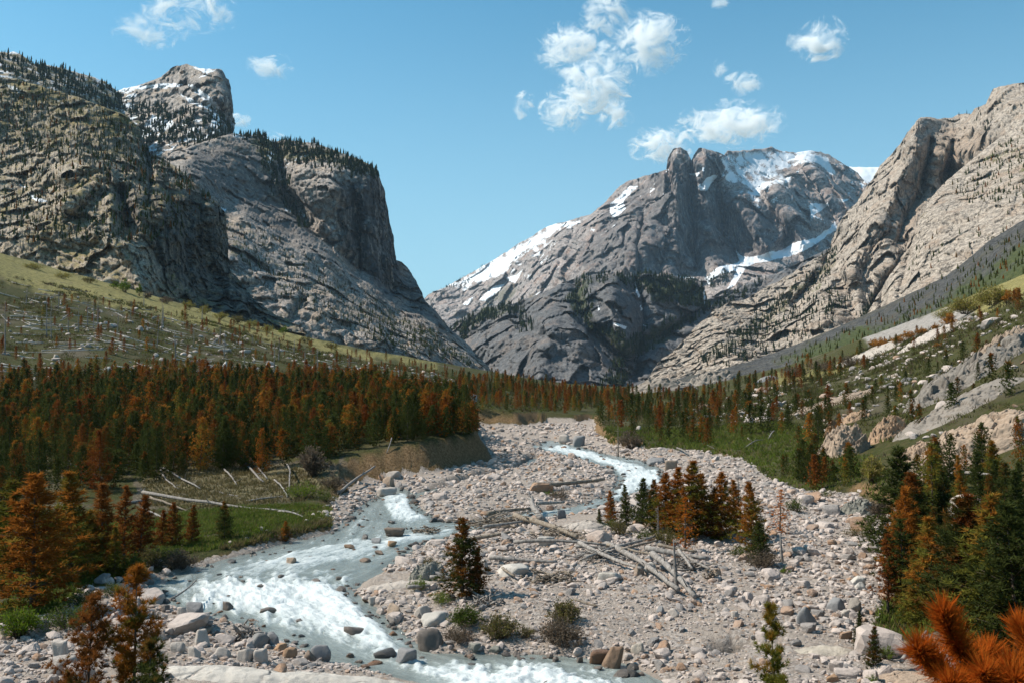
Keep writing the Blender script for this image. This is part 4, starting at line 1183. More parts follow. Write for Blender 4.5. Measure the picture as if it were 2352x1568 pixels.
# --- single pines that can be pointed out one by one
for (u, v, vt, kd, ix, w, lab) in [
    (75, 1398, 1092, 'amber_near', 2, 1.25, 'largest orange and yellow green pine at the left edge beside the grassy bank'),
    (8, 1345, 1105, 'mixed_near', 0, 1.2, 'yellow green pine cut by the left edge behind the largest orange pine'),
    (160, 1335, 1082, 'mixed_near', 1, 1.2, 'tall olive pine with an orange tip just right of the largest orange pine'),
    (203, 1318, 1172, 'mixed_near', 0, 1.0, 'low olive and rust pine between the tall olive pine and the red one'),
    (232, 1312, 1112, 'rust_near', 1, 1.15, 'bright rust red pine with a pointed top on the left bank'),
    (262, 1322, 1208, 'mixed_near', 1, 1.0, 'short slim yellow green pine in front of the rust red ones on the left bank'),
    (284, 1296, 1115, 'thin_near', 0, 1.0, 'thin brown topped pine with bare lower stem on the left bank'),
    (318, 1288, 1138, 'rust_near', 0, 1.0, 'dark rust pine at the right end of the left bank clump'),
    (372, 1255, 1172, 'rust_near', 0, 1.0, 'small rust pine, left one of a touching pair on the green bank'),
    (396, 1256, 1155, 'rust_near', 2, 0.9, 'small rust pine, taller right one of a touching pair on the green bank'),
    (440, 1248, 1160, 'rust_near', 1, 1.05, 'small orange rust pine standing alone right of the rust pair'),
    (515, 1240, 1153, 'green_near', 2, 1.0, 'small green pine standing alone on the green river bank'),
    (655, 1243, 1196, 'mixed_near', 0, 1.1, 'tiny rust tipped pine growing at the very edge of the left bank'),
    (1063, 1372, 1190, 'green_near', 0, 1.15, 'olive green pine standing alone on the gravel bar beside the rapids'),
    (1094, 1368, 1256, 'rust_near', 1, 1.0, 'short rust pine touching the lone olive pine on the gravel bar'),
    (1403, 1204, 1128, 'mixed_near', 1, 1.1, 'small pine with a bare lower stem at the left end of the gravel bar clump'),
    (1378, 1210, 1168, 'green_near', 1, 1.0, 'tiny green pine leftmost beside the pale slab rock'),
    (1439, 1208, 1112, 'green_near', 1, 0.85, 'slim pale green pine second from left in the gravel bar clump'),
    (1474, 1212, 1098, 'green_near', 0, 0.95, 'dark green pine with a rusty tip in the left of the gravel bar clump'),
    (1495, 1222, 1102, 'green_near', 2, 0.8, 'olive pine behind the bare grey sapling in the gravel bar clump'),
    (1528, 1226, 1088, 'amber_near', 2, 0.95, 'broad yellow green pine in the middle left of the gravel bar clump'),
    (1553, 1228, 1073, 'mixed_near', 1, 1.0, 'dark green pine just left of the tallest in the gravel bar clump'),
    (1578, 1238, 1058, 'amber_near', 1, 1.15, 'tallest orange and olive pine in the middle of the gravel bar clump'),
    (1613, 1230, 1088, 'amber_near', 0, 1.1, 'broad olive orange pine right of the tallest in the gravel bar clump'),
    (1574, 1268, 1140, 'sparse', 0, 1.1, 'thin orange dying pine in front of the tallest in the gravel bar clump'),
    (1655, 1240, 1085, 'amber_near', 2, 0.9, 'pine with green top and red lower branches in the gravel bar clump'),
    (1637, 1236, 1122, 'rust_near', 0, 0.9, 'deep rust pine leaning on the green topped one in the gravel bar clump'),
    (1690, 1228, 1102, 'amber_near', 1, 1.0, 'slim orange olive pine near the right of the gravel bar clump'),
    (1728, 1270, 1110, 'amber_near', 2, 0.85, 'big orange rust pine at the right front of the gravel bar clump'),
    (1745, 1296, 1200, 'green_near', 2, 1.1, 'low dark green pine at the foot of the big orange rust pine'),
    (1791, 1224, 1122, 'sparse', 0, 1.2, 'sparse drooping orange pine standing apart at the right of the gravel bar clump'),
    (2006, 1540, 1440, 'green_near', 1, 1.0, 'small dark green pine at the foot of the near right rock'),
    (1972, 1492, 1404, 'green_near', 1, 0.8, 'thin little pine left of the small dark pine by the near right rock'),
    (2040, 1412, 1228, 'thin_near', 0, 1.1, 'see through brown pine with a bare stem at the left edge of the right stand'),
    (2080, 1425, 1192, 'thin_near', 1, 1.1, 'slender green and brown pine second from left in the right stand'),
    (2106, 1446, 1292, 'mixed_near', 0, 1.1, 'short rust topped pine at the front of the right stand'),
    (2135, 1440, 1190, 'mixed_near', 1, 1.1, 'brown tipped pine behind the short rust topped one in the right stand'),
    (2208, 1452, 1146, 'green_near', 0, 1.2, 'tall dark green pine in front of the pale boulder in the right stand'),
    (2242, 1462, 1137, 'rust_near', 1, 0.9, 'narrow rust pine beside the tall dark one in the right stand'),
    (2292, 1485, 1146, 'mixed_near', 2, 1.0, 'broad olive and rust pine near the right edge in the front row'),
    (2338, 1505, 1165, 'green_near', 2, 1.1, 'broad green pine cut by the right edge in the front row'),
    (2072, 1305, 1028, 'green_near', 0, 1.15, 'tall olive green pine at the left back of the right stand'),
    (2110, 1312, 1090, 'green_near', 2, 1.0, 'bushy green pine behind the front row of the right stand'),
]:
    pine_at(u, v, vt, kd, ix, lab, wide=w * 1.38)

# three whose feet stand below the frame, on the slope under the viewpoint
def pine_free(u, vtop, y, kd, ix, lab, wide=1.0, drop=None):
    t = unproj(u, vtop, y)
    z = float(gz(t[0], y)[0]) if drop is None else t[2] - drop
    return place_pine(KINDS_[kd][ix], t[0], y, z, t[2] - z, lab, None, wide=wide)

def big_tuft_pine(seed, h, tufts, mat, wide, blen=0.16):
    k = make_kind(mat, seed=seed, h=h, wide=wide, tufts=tufts, blades=22, blen=blen, bw=0.012, power=0.6, sparse=0.9)
    return k
KINDS_['front'] = [big_tuft_pine(201, 3.6, 900, m_rust, 0.33), big_tuft_pine(203, 3.6, 900, m_mixed, 0.27), big_tuft_pine(205, 3.0, 620, m_yellow, 0.24, 0.13), big_tuft_pine(207, 2.4, 500, m_green, 0.36)]
pine_free(205, 1362, 18.5, 'front', 0, 'dark rust young pine in the bottom left foreground, left of a taller one', 0.95)
pine_free(312, 1298, 19.0, 'front', 1, 'taller dark pine with brown tip in the bottom left foreground', 0.95)
pine_free(345, 1470, 18.0, 'front', 3, 'green young pine low in the bottom left foreground under the taller one', 1.0)
pine_free(1782, 1386, 13.0, 'front', 2, 'single slim yellow green pine top rising from the bottom edge right of centre', 0.8)
pine_free(150, 1535, 17.5, 'front', 0, 'low rust pine shoot at the bottom edge far left of the dark pair', 0.8)

# --- the stands: scattered over the ground, then the largest become things of their own
def scatter(polys, spacing, hmin, hmax, mix, region, seed, ymax=420, rmin=1):
    r = np.random.default_rng(seed)
    out = []
    pl = np.array(polys, float)
    u0, u1, v0, v1 = pl[:, 0].min(), pl[:, 0].max(), pl[:, 1].min(), pl[:, 1].max()
    pts = np.array([hit(u, v)[:2] for u, v in polys])
    x0, x1, y0, y1 = pts[:, 0].min() - 5, pts[:, 0].max() + 5, pts[:, 1].min() - 5, min(pts[:, 1].max() + 5, ymax)
    nx, ny = int((x1 - x0) / spacing) + 1, int((y1 - y0) / spacing) + 1
    gx, gy = np.meshgrid(np.arange(nx), np.arange(ny))
    x = x0 + (gx.ravel() + r.uniform(-0.48, 0.48, gx.size)) * spacing
    y = y0 + (gy.ravel() + r.uniform(-0.48, 0.48, gx.size)) * spacing
    y = np.clip(y, 15, None)
    z = gz(x, y)
    u, v = proj(np.stack([x, y, z], -1))
    sd = poly_sd(u, v, pl) + 14 * fbm(np.stack([x / 9, y / 9, x * 0 + seed], -1), 3, 0.5, seed=seed)
    keep = (sd < 0) & (poly_sd(x, y, FLOOD) > 1.0)
    dens = fbm(np.stack([x / 14, y / 14, x * 0], -1), 3, 0.5, seed=seed + 4)
    keep &= r.random(len(x)) < np.clip(0.72 + 1.7 * dens, 0.06, 1)
    for i in np.where(keep)[0]:
        h = r.uniform(hmin, hmax) * (0.7 + 0.5 * r.random()) * (1.0 + 0.35 * dens[i])
        c = r.choice(3, p=mix)
        out.append((x[i], y[i], z[i], h, ('green', 'mixed', 'rust')[c], region))
    return out

SC = []
SC += scatter([(-260, 1190), (0, 1160), (200, 1130), (330, 1112), (480, 1082), (640, 1086), (740, 1070), (800, 1028), (960, 1012), (1090, 1010), (1086, 962), (1010, 925), (860, 900), (700, 890), (540, 885), (400, 880), (230, 888), (0, 900), (-260, 900)], 2.0, 2.7, 5.3, (0.74, 0.19, 0.07), 'left', 301)
SC += scatter([(690, 1078), (760, 1058), (800, 1034), (960, 1018), (1092, 1014), (1092, 985), (960, 985), (800, 1005), (690, 1045)], 1.7, 2.6, 5.0, (0.6, 0.25, 0.15), 'left', 302)
SC += scatter([(-100, 905), (0, 900), (230, 890), (400, 882), (700, 892), (860, 900), (1000, 920), (960, 890), (700, 868), (400, 858), (200, 850), (0, 870), (-100, 880)], 2.6, 2.2, 4.4, (0.12, 0.40, 0.48), 'leftback', 303)
SC += scatter([(0, 890), (230, 850), (640, 850), (900, 875), (1100, 890), (1060, 850), (900, 815), (650, 770), (420, 720), (200, 690), (0, 700)], 8.5, 1.6, 4.0, (0.08, 0.17, 0.75), 'slope', 305)
SC += scatter([(1085, 945), (1210, 950), (1300, 950), (1360, 940), (1440, 925), (1460, 905), (1300, 890), (1130, 870), (1050, 880), (1060, 930)], 4.4, 2.4, 5.0, (0.36, 0.34, 0.30), 'farmid', 307)
SC += scatter([(1360, 985), (1440, 1020), (1560, 1025), (1640, 1030), (1720, 1020), (1900, 1040), (1990, 1000), (1960, 945), (1850, 930), (1700, 915), (1500, 915), (1400, 930)], 4.9, 2.4, 4.9, (0.74, 0.14, 0.12), 'rightmid', 309)
SC += scatter([(1745, 1100), (1800, 1130), (1900, 1140), (1985, 1130), (2000, 1095), (1950, 1080), (1850, 1080), (1760, 1078)], 2.2, 2.4, 3.8, (0.84, 0.12, 0.04), 'rightdense', 311)
SC += scatter([(2060, 1400), (2150, 1455), (2352, 1490), (2600, 1450), (2600, 1040), (2352, 1050), (2200, 1080), (2090, 1120), (2045, 1230)], 2.5, 2.6, 4.6, (0.72, 0.2, 0.08), 'rightnear', 313)
SC += scatter([(1880, 1000), (1960, 1010), (2100, 1000), (2200, 960), (2380, 900), (2380, 800), (2250, 800), (2150, 850), (2000, 900), (1900, 930)], 5.6, 1.8, 3.8, (0.8, 0.14, 0.06), 'outcrop', 315)
SC += scatter([(1440, 918), (1560, 905), (1700, 880), (1850, 850), (2000, 810), (1990, 850), (1880, 885), (1760, 910), (1600, 930)], 5.5, 2.4, 4.8, (0.66, 0.12, 0.22), 'rightfar', 317)
SC += scatter([(1990, 800), (2060, 785), (2180, 755), (2330, 700), (2352, 715), (2250, 765), (2120, 800), (2020, 815)], 7.5, 2.2, 4.6, (0.2, 0.15, 0.65), 'ledge', 319)
SC.sort(key=lambda t: -t[3] / t[1])
def where(reg, u, v, y):
    """the place of a pine among its like, and the name of the set it belongs to"""
    third = lambda a, b, n: n[0] if u < a else (n[1] if u < b else n[2])
    if reg == 'left':
        row = 'front row' if y < 97 else ('middle rows' if y < 125 else 'back rows')
        end = third(330, 700, ('left end', 'middle part', 'cut bank end'))
        return 'in the %s of the left stand, %s' % (row, end), 'left terrace stand'
    if reg == 'leftback':
        return third(300, 650, ('behind the left end', 'behind the middle', 'behind the right end')) + ' of the left stand', 'rusty fringe behind the left stand'
    if reg == 'slope':
        return third(350, 700, ('at the left', 'in the middle', 'at the right')) + ' of the log strewn meadow slope', 'meadow slope'
    if reg == 'farmid':
        return third(1180, 1320, ('left of', 'straight below', 'right of')) + ' the slabs at the valley mouth', 'valley mouth'
    if reg == 'rightmid':
        row = 'by the stream edge' if v > 1000 else ('amid' if v > 955 else 'at the back')
        return '%s of the right terrace, %s' % (row, third(1560, 1780, ('left part', 'middle part', 'right part'))), 'right terrace'
    if reg == 'rightdense':
        return third(1820, 1900, ('at the left', 'in the middle', 'at the right')) + ' of the dark thicket', 'dark thicket'
    if reg == 'rightnear':
        row = 'front' if v > 1330 else ('middle' if v > 1180 else 'back')
        return 'in the %s of the right stand, %s' % (row, third(2150, 2260, ('river side', 'centre', 'outer side'))), 'right edge stand'
    if reg == 'outcrop':
        return ('below' if v > 930 else 'above') + third(2020, 2160, (' the orange block', ' the wrinkled outcrop', ' the largest outcrop')) + ', right slope', 'outcrops on the right'
    if reg == 'rightfar':
        return third(1600, 1800, ('near the whaleback rock', 'below the talus', 'toward the sunlit ledge')) + ', far right rise', 'far right rise'
    return third(2100, 2230, ('at the low end', 'in the middle', 'at the high end')) + ' of the sunlit ledge on the right', 'sunlit ledge'
WORD = {'green': 'dark green', 'mixed': 'olive orange', 'rust': 'rust red'}
N_SINGLE = max(0, 298 - n_trees[0])
rr = random.Random(5)
for i, (x, y, z, h, c, reg) in enumerate(SC[:N_SINGLE]):
    near = y < 62
    kd = KINDS_[c + '_near'] if near else KINDS_[c]
    size = 'tall' if h > 5.2 else ('small' if h < 3.2 else 'middling')
    pu, pv = proj(np.array([x, y, z]))
    wh, gp = where(reg, float(pu), float(pv), y)
    lb = '%s %s pine %s' % (size, WORD[c], wh)
    place_pine(kd[rr.randrange(len(kd))], x, y, z, h, lb, 'pines of the %s: %s' % (gp, lb), wide=rr.uniform(0.8, 1.3))

def low_pine(seed, tufts, blades, wide):
    (v, f, at), tr = pine_geo(seed=seed, h=6.0, wide=wide, tufts=tufts, blades=blades, blen=0.42, bw=0.15, limb=False, power=0.62)
    return v, f, at
LOWS = [low_pine(401, 130, 4, 0.27), low_pine(402, 120, 4, 0.23), low_pine(403, 140, 4, 0.32)]
LOWF = [low_pine(404, 62, 3, 0.22), low_pine(405, 56, 3, 0.19)]
for c, mt in (('green', m_green), ('mixed', m_mixed), ('rust', m_rust)):
    vs, fs, t1, t2, t3, o = [], [], [], [], [], 0
    for (x, y, z, h, cc, reg) in SC[N_SINGLE:]:
        if cc != c:
            continue
        v, f, at = (LOWF if h / y < 0.03 else LOWS)[rr.randrange(2 if h / y < 0.03 else 3)]
        a = rr.uniform(0, 6.28)
        s = h / 6.0
        w = s * rr.uniform(0.9, 1.25)
        R = np.array([[math.cos(a) * w, -math.sin(a) * w, 0], [math.sin(a) * w, math.cos(a) * w, 0], [0, 0, s]])
        vs.append(v @ R.T + np.array([x, y, z - 0.1]))
        fs.append(f + o)
        o += len(v)
        t1.append(at['tone'])
        t2.append(at['hgt'])
        t3.append(np.full(len(v), rr.random()))
    if vs:
        me = new_mesh('forest', np.vstack(vs), np.vstack(fs), mt, False, dict(tone=np.concatenate(t1), hgt=np.concatenate(t2), treerand=np.concatenate(t3)))
        link('forest', me, None, {'green': 'mass of dark green pines filling the stands on the valley floor', 'mixed': 'mass of olive and orange pines among the stands', 'rust': 'mass of rust red pines among and behind the stands'}[c], 'forest', None, 'stuff')
print('pines', n_trees[0], 'scattered', len(SC))

# --- conifers on the mountains, far too many and small to be picked apart
def spire(seed, sides=5, tiers=4):
    r = np.random.default_rng(seed)
    v, f = [], []
    for k in range(tiers):
        z0, z1 = 0.1 + 0.75 * k / tiers, 0.1 + 0.9 * (k + 1.35) / (tiers + 0.35)
        rad = 0.17 * (1 - k / (tiers + 0.4)) + 0.015
        o = len(v)
        for s in range(sides):
            a = s * 6.283 / sides + r.uniform(0, 1)
            q = rad * r.uniform(0.6, 1.25)
            v.append((q * math.cos(a), q * math.sin(a), z0 + r.uniform(-0.03, 0.03)))
        v.append((r.normal() * 0.01, r.normal() * 0.01, min(z1, 1.0)))
        f += [(o + s, o + (s + 1) % sides, o + sides) for s in range(sides)]
    return np.array(v), np.array(f, np.int32)
SPIRES = [spire(s) for s in range(6)]

def wood_on(name, layer, polys, n, hm, mat, label, seed, vegw=True, part=0, jit=8, snag=False):
    """n trees where the sheet polygons cover the mountain's face; hm in metres"""
    r = np.random.default_rng(seed)
    m = layer
    U, V, P = m['U'].ravel(), m['V'].ravel(), m['P'].reshape(-1, 3)
    w = np.zeros(U.shape)
    for pl, wt in polys:
        w = np.maximum(w, wt * pmask(U, V, pl, 6, jit, seed % 7))
    cl = fbm(P / (m['mpx'] * 22), 3, 0.5, seed=seed)
    w = w * np.clip(0.55 + 2.0 * cl, 0.03, 1.2)
    area = np.ones(U.shape)
    if w.sum() <= 0:
        return
    idx = r.choice(len(U), size=n, p=w / w.sum())
    vs, fs, t3, o = [], [], [], 0
    for i in idx:
        v, f = SPIRES[r.integers(0, 6)]
        h = hm * r.uniform(0.5, 1.2)
        if snag:
            v, f = SNAGV
        s = np.array([h * r.uniform(0.8, 1.3)] * 2 + [h])
        vs.append(v * s + P[i] + np.array([r.normal() * m['mpx'], r.normal() * m['mpx'], -0.08 * h]))
        fs.append(f + o)
        o += len(v)
        t3.append(np.full(len(v), r.random()))
    me = new_mesh(name, np.vstack(vs), np.vstack(fs), mat, False, dict(treerand=np.concatenate(t3), tone=np.concatenate(t3)))
    link(name, me, None, label, 'forest', None, 'stuff')

M_ = MOUNT['mountain']
L_plateau, L_far, L_mid, L_right, L_rslab, L_ridge, L_tower, L_dome, L_crag = M_
SNAGV = (np.array([(-0.02, 0, 0), (0.02, 0, 0), (0.005, 0.006, 1.0), (0, 0.024, 0), (0.09, 0, 0.62), (0.004, 0, 0.6), (0.004, 0, 0.57), (-0.08, 0.01, 0.72), (0, 0, 0.7), (0, 0, 0.67)]),
         np.array([(0, 1, 2), (1, 3, 2), (3, 0, 2), (4, 5, 6), (7, 8, 9)], np.int32))
wood_on('forest', L_dome, [([(536, 312), (602, 314), (628, 332), (650, 324), (727, 334), (790, 356), (851, 382), (872, 408), (860, 412), (800, 385), (720, 362), (650, 350), (600, 330)], 1.0),
                           ([(600, 335), (700, 350), (850, 395), (845, 410), (700, 380), (640, 380), (690, 460), (720, 520), (700, 530), (640, 460), (600, 380)], 0.5)], 1100, 12, m_dark, 'dark firs crowding the rim of the great dome', 501)
wood_on('forest', L_tower, [([(300, 215), (400, 255), (500, 262), (525, 300), (520, 330), (420, 340), (330, 330), (290, 280)], 1.0), ([(268, 215), (340, 230), (400, 250), (330, 270), (280, 260)], 0.8), ([(505, 250), (530, 260), (530, 310), (505, 310)], 0.8)], 560, 15, m_dark, 'dark firs on the snowy apron below the tower', 503)
wood_on('forest', L_ridge, [([(-140, 62), (0, 118), (60, 132), (150, 160), (268, 206), (290, 260), (200, 240), (80, 190), (0, 160), (-140, 120)], 1.0)], 900, 11, m_dark, 'dark firs along the snowy upper left ridge', 505)
wood_on('forest', L_mid, [([(1400, 640), (1480, 630), (1560, 638), (1612, 655), (1620, 720), (1560, 700), (1500, 690), (1440, 655)], 1.0), ([(1470, 760), (1520, 735), (1610, 720), (1560, 760), (1500, 800), (1440, 840), (1400, 850), (1440, 780)], 0.8), ([(1300, 690), (1335, 640), (1355, 660), (1365, 740), (1430, 770), (1480, 800), (1440, 820), (1360, 760)], 0.6),
                          ([(1040, 752), (1120, 708), (1200, 696), (1190, 715), (1120, 735), (1060, 775)], 0.9), ([(1330, 636), (1400, 634), (1390, 648), (1340, 650)], 1.0), ([(1370, 880), (1440, 840), (1450, 890)], 0.4), ([(1200, 700), (1180, 760), (1230, 760)], 0.3), ([(1620, 700), (1700, 665), (1760, 645), (1700, 690), (1640, 720)], 0.6)], 2600, 15, m_dark, 'dark firs on the ledges of the grey slabs', 507)
wood_on('forest', L_far, [([(1620, 655), (1640, 630), (1680, 625), (1670, 650), (1640, 665)], 1.0), ([(1480, 632), (1560, 632), (1610, 645), (1560, 650)], 0.8), ([(980, 690), (1060, 642), (1130, 602), (1060, 660), (990, 700)], 0.25), ([(1600, 420), (1700, 450), (1760, 480), (1700, 470)], 0.2)], 450, 17, m_dark, 'dark firs at the foot of the snowy peak', 509)
wood_on('forest', L_right, [([(2110, 560), (2140, 470), (2155, 520), (2100, 640), (2040, 730), (1950, 780), (1990, 700), (2060, 620)], 1.0), ([(1880, 600), (1930, 560), (1900, 640), (1840, 690), (1740, 760), (1640, 840), (1600, 830), (1720, 740), (1820, 660)], 0.55), ([(1740, 700), (1900, 640), (1980, 720), (1800, 800), (1650, 850)], 0.25), ([(2190, 268), (2260, 245), (2290, 300), (2230, 300)], 0.3), ([(1980, 470), (2100, 300), (2110, 330), (2000, 500)], 0.08)], 1300, 10, m_dark, 'dark firs in the gullies of the right wall', 511)
wood_on('forest', L_rslab, [([(2180, 430), (2300, 330), (2352, 300), (2440, 250), (2440, 480), (2300, 470), (2200, 470)], 1.0), ([(2100, 560), (2300, 480), (2440, 480), (2200, 640), (2080, 660)], 0.15)], 420, 7, m_green, 'scattered little pines on the pale right slab', 513)
wood_on('forest', L_crag, [([(0, 180), (160, 222), (320, 300), (345, 360), (420, 400), (500, 470), (470, 470), (380, 430), (320, 420), (200, 380), (0, 330)], 0.7), ([(0, 330), (200, 380), (320, 430), (460, 480), (400, 560), (200, 560), (0, 560)], 0.3)], 2200, 5.0, m_green, 'stunted pines on the ledges of the left crag', 515)
wood_on('dead_forest', L_crag, [([(0, 185), (160, 225), (320, 305), (345, 360), (420, 400), (500, 470), (470, 480), (380, 440), (320, 420), (200, 380), (0, 340)], 1.0), ([(0, 340), (200, 380), (320, 430), (480, 480), (500, 560), (400, 560), (200, 560), (0, 600)], 0.35)], 2600, 9, m_grey, 'grey dead standing trees on the left crag', 517, snag=True)
wood_on('forest', L_dome, [([(500, 500), (640, 540), (760, 640), (900, 710), (1000, 760), (1090, 840), (900, 800), (700, 720), (560, 620)], 1.0)], 1100, 6, m_green, 'stunted pines on the rocky slope below the dome', 519)
wood_on('dead_forest', L_dome, [([(500, 480), (640, 540), (760, 640), (900, 710), (1000, 760), (900, 760), (700, 680), (560, 600)], 1.0)], 700, 10, m_grey, 'grey dead standing trees below the dome', 521, snag=True)
wood_on('forest', MOUNT['hill'][0], [([(1780, 830), (1930, 770), (2070, 700), (2271, 570), (2400, 500), (2400, 700), (2200, 720), (2000, 780), (1840, 840)], 1.0)], 500, 4.0, m_green, 'low scrub trees on the shaded slope on the right', 523)
# ------------------------------------------------------------------ stones and rocks
def ico(sub):
    bm = bmesh.new()
    bmesh.ops.create_icosphere(bm, subdivisions=sub, radius=1.0)
    v = np.array([x.co[:] for x in bm.verts])
    f = np.array([[w.index for w in t.verts] for t in bm.faces], np.int32)
    bm.free()
    return v / np.linalg.norm(v, axis=1, keepdims=True), f
ICO = {k: ico(k) for k in (1, 2, 3, 4, 5, 6)}

def rock_geo(seed, sub=3, planes=11, sharp=11, rough=0.06, flat=1.0):
    """a convex broken stone with softened edges and a worn surface"""
    r = np.random.default_rng(seed)
    v, f = ICO[sub]
    n = unit(r, planes)
    n = np.vstack([n, [[0, 0, 1], [0, 0, -1]], np.eye(3)[:2], -np.eye(3)[:2]])
    d = np.concatenate([r.uniform(0.55, 1.0, planes), [r.uniform(0.7, 1.0), 0.9, 1.2, 1.2, 1.2, 1.2]])
    k = np.maximum(v @ n.T, 0.0) / d
    rad = (k ** sharp).sum(1) ** (-1.0 / sharp)
    p = v * rad[:, None]
    if sub >= 3:
        p = p * (1 + rough * 2 * fbm(p * 1.6 + seed, 5, 0.55, seed=seed))[:, None]
    p[:, 2] *= flat
    p /= np.abs(p).max(0)
    return p, f

def stone_mat(name, pale, grey, rustc, detail=1.0, wetz=False):
    m, nt, b = new_mat(name, 0.88, 0.2)
    co = objco(nt)
    oi = nd(nt, 'ShaderNodeObjectInfo').outputs['Random']
    rnd = mth(nt, 'FRACT', mth(nt, 'ADD', oi, attr(nt, 'treerand')))
    r2 = mth(nt, 'FRACT', mth(nt, 'MULTIPLY', rnd, 17.3))
    n1 = noise(nt, co, 1.6 * detail, 5, 0.65, 0.4)
    n2 = noise(nt, co, 7 * detail, 6, 0.7)
    n3 = noise(nt, co, 26 * detail, 3, 0.7)
    c = mixc(nt, ramp(nt, rnd, 0.5, 1.05), pale, grey)
    c = mixc(nt, ramp(nt, r2, 0.80, 0.97), c, rustc)
    c = mixc(nt, mth(nt, 'MULTIPLY', ramp(nt, n1, 0.45, 0.68), 0.45), c, tuple(x * 0.62 for x in grey))
    c = mixc(nt, mth(nt, 'MULTIPLY', ramp(nt, n2, 0.5, 0.7), 0.4), c, tuple(min(1, x * 1.25) for x in pale))
    c = mixc(nt, mth(nt, 'MULTIPLY', ramp(nt, n3, 0.55, 0.7), 0.35), c, (0.09, 0.085, 0.08))
    nt.links.new(c, b.inputs['Base Color'])
    bp = nd(nt, 'ShaderNodeBump', {'Strength': 0.7, 'Distance': 0.05 / detail})
    nt.links.new(mth(nt, 'ADD', n2, mth(nt, 'MULTIPLY', n3, 0.6)), bp.inputs['Height'])
    nt.links.new(bp.outputs[0], b.inputs['Normal'])
    return m

PALE, GREYC, RUSTC = (0.48, 0.395, 0.345), (0.21, 0.195, 0.185), (0.33, 0.20, 0.125)
m_stone = stone_mat('river_stone', PALE, GREYC, RUSTC)
m_wet = stone_mat('wet_stone', (0.15, 0.12, 0.10), (0.06, 0.058, 0.055), (0.19, 0.10, 0.055))
m_wet.node_tree.nodes['Principled BSDF'].inputs['Roughness'].default_value = 0.35
m_boulder = {
    'pale': stone_mat('pale_boulder', (0.43, 0.37, 0.32), (0.34, 0.295, 0.26), (0.42, 0.36, 0.29)),
    'grey': stone_mat('grey_boulder', (0.24, 0.23, 0.225), (0.17, 0.165, 0.165), (0.20, 0.19, 0.18)),
    'tan': stone_mat('tan_boulder', (0.36, 0.265, 0.195), (0.27, 0.205, 0.155), (0.38, 0.25, 0.16), 0.5),
    'orange': stone_mat('orange_boulder', (0.36, 0.22, 0.13), (0.30, 0.19, 0.12), (0.38, 0.21, 0.10)),
    'dark': stone_mat('dark_outcrop', (0.27, 0.23, 0.195), (0.17, 0.15, 0.13), (0.25, 0.185, 0.135), 0.5),
    'brown': stone_mat('brown_boulder', (0.20, 0.145, 0.11), (0.15, 0.115, 0.09), (0.22, 0.14, 0.09)),
    'white': stone_mat('white_boulder', (0.50, 0.45, 0.395), (0.42, 0.38, 0.335), (0.46, 0.40, 0.33)),
    'wet': m_wet,
    'moss': stone_mat('lichen_boulder', (0.25, 0.235, 0.20), (0.17, 0.165, 0.14), (0.20, 0.19, 0.14)),
}

n_rocks = [0]
def boulder_at(u, v, w, h, col, label, group=None, name='boulder', deep=0.75, sub=4, planes=13, sharp=18, rough=0.07, seed=None, tilt=0.0, sink=0.38, crag=1.0, rz=None, y=None):
    """a rock whose foot is seen at u, v and that measures w x h on the sheet"""
    if y is None:
        x, y, z = hit(u, v)
    else:
        p = unproj(u, v, y)
        x, z = p[0], p[2]
    W, H = w * y / FPX, h * y / FPX
    seed = seed if seed is not None else int(u * 7 + v)
    p, f = rock_geo(seed, sub, planes, sharp, rough)
    if sub >= 5:                                    # big outcrops are broken by joints
        q = p * np.array([2.6, 2.6 * deep, 2.6 * H / W + 0.8])
        fv, fe = facets(q + seed, seed)
        fv2, fe2 = facets(q * 2.7 + seed, seed + 1)
        nn = p / np.linalg.norm(p, axis=1, keepdims=True)
        p = p + nn * (crag * (0.16 * fv + 0.06 * fv2 - 0.05 * np.exp(-fe / 0.05) - 0.03 * np.exp(-fe2 / 0.06)) + 0.03 * fbm(q * 4, 4, 0.6, seed=seed))[:, None]
    p = p * np.array([W / 2, W / 2 * deep, H / (2 - 2 * sink)])
    me = new_mesh(name, p, f, m_boulder[col], True)
    o = link(name, me, None, label, 'boulder' if name != 'rock_slab' else 'rock slab', group)
    zc = max(z, wlevel(y) - 0.02) + H * (1 - 2 * sink) / (2 - 2 * sink)
    o.location = (x, y + W / 2 * deep * 0.7, zc)
    o.rotation_euler = (0, tilt, random.uniform(-0.25, 0.25) if rz is None else rz)
    n_rocks[0] += 1
    return o

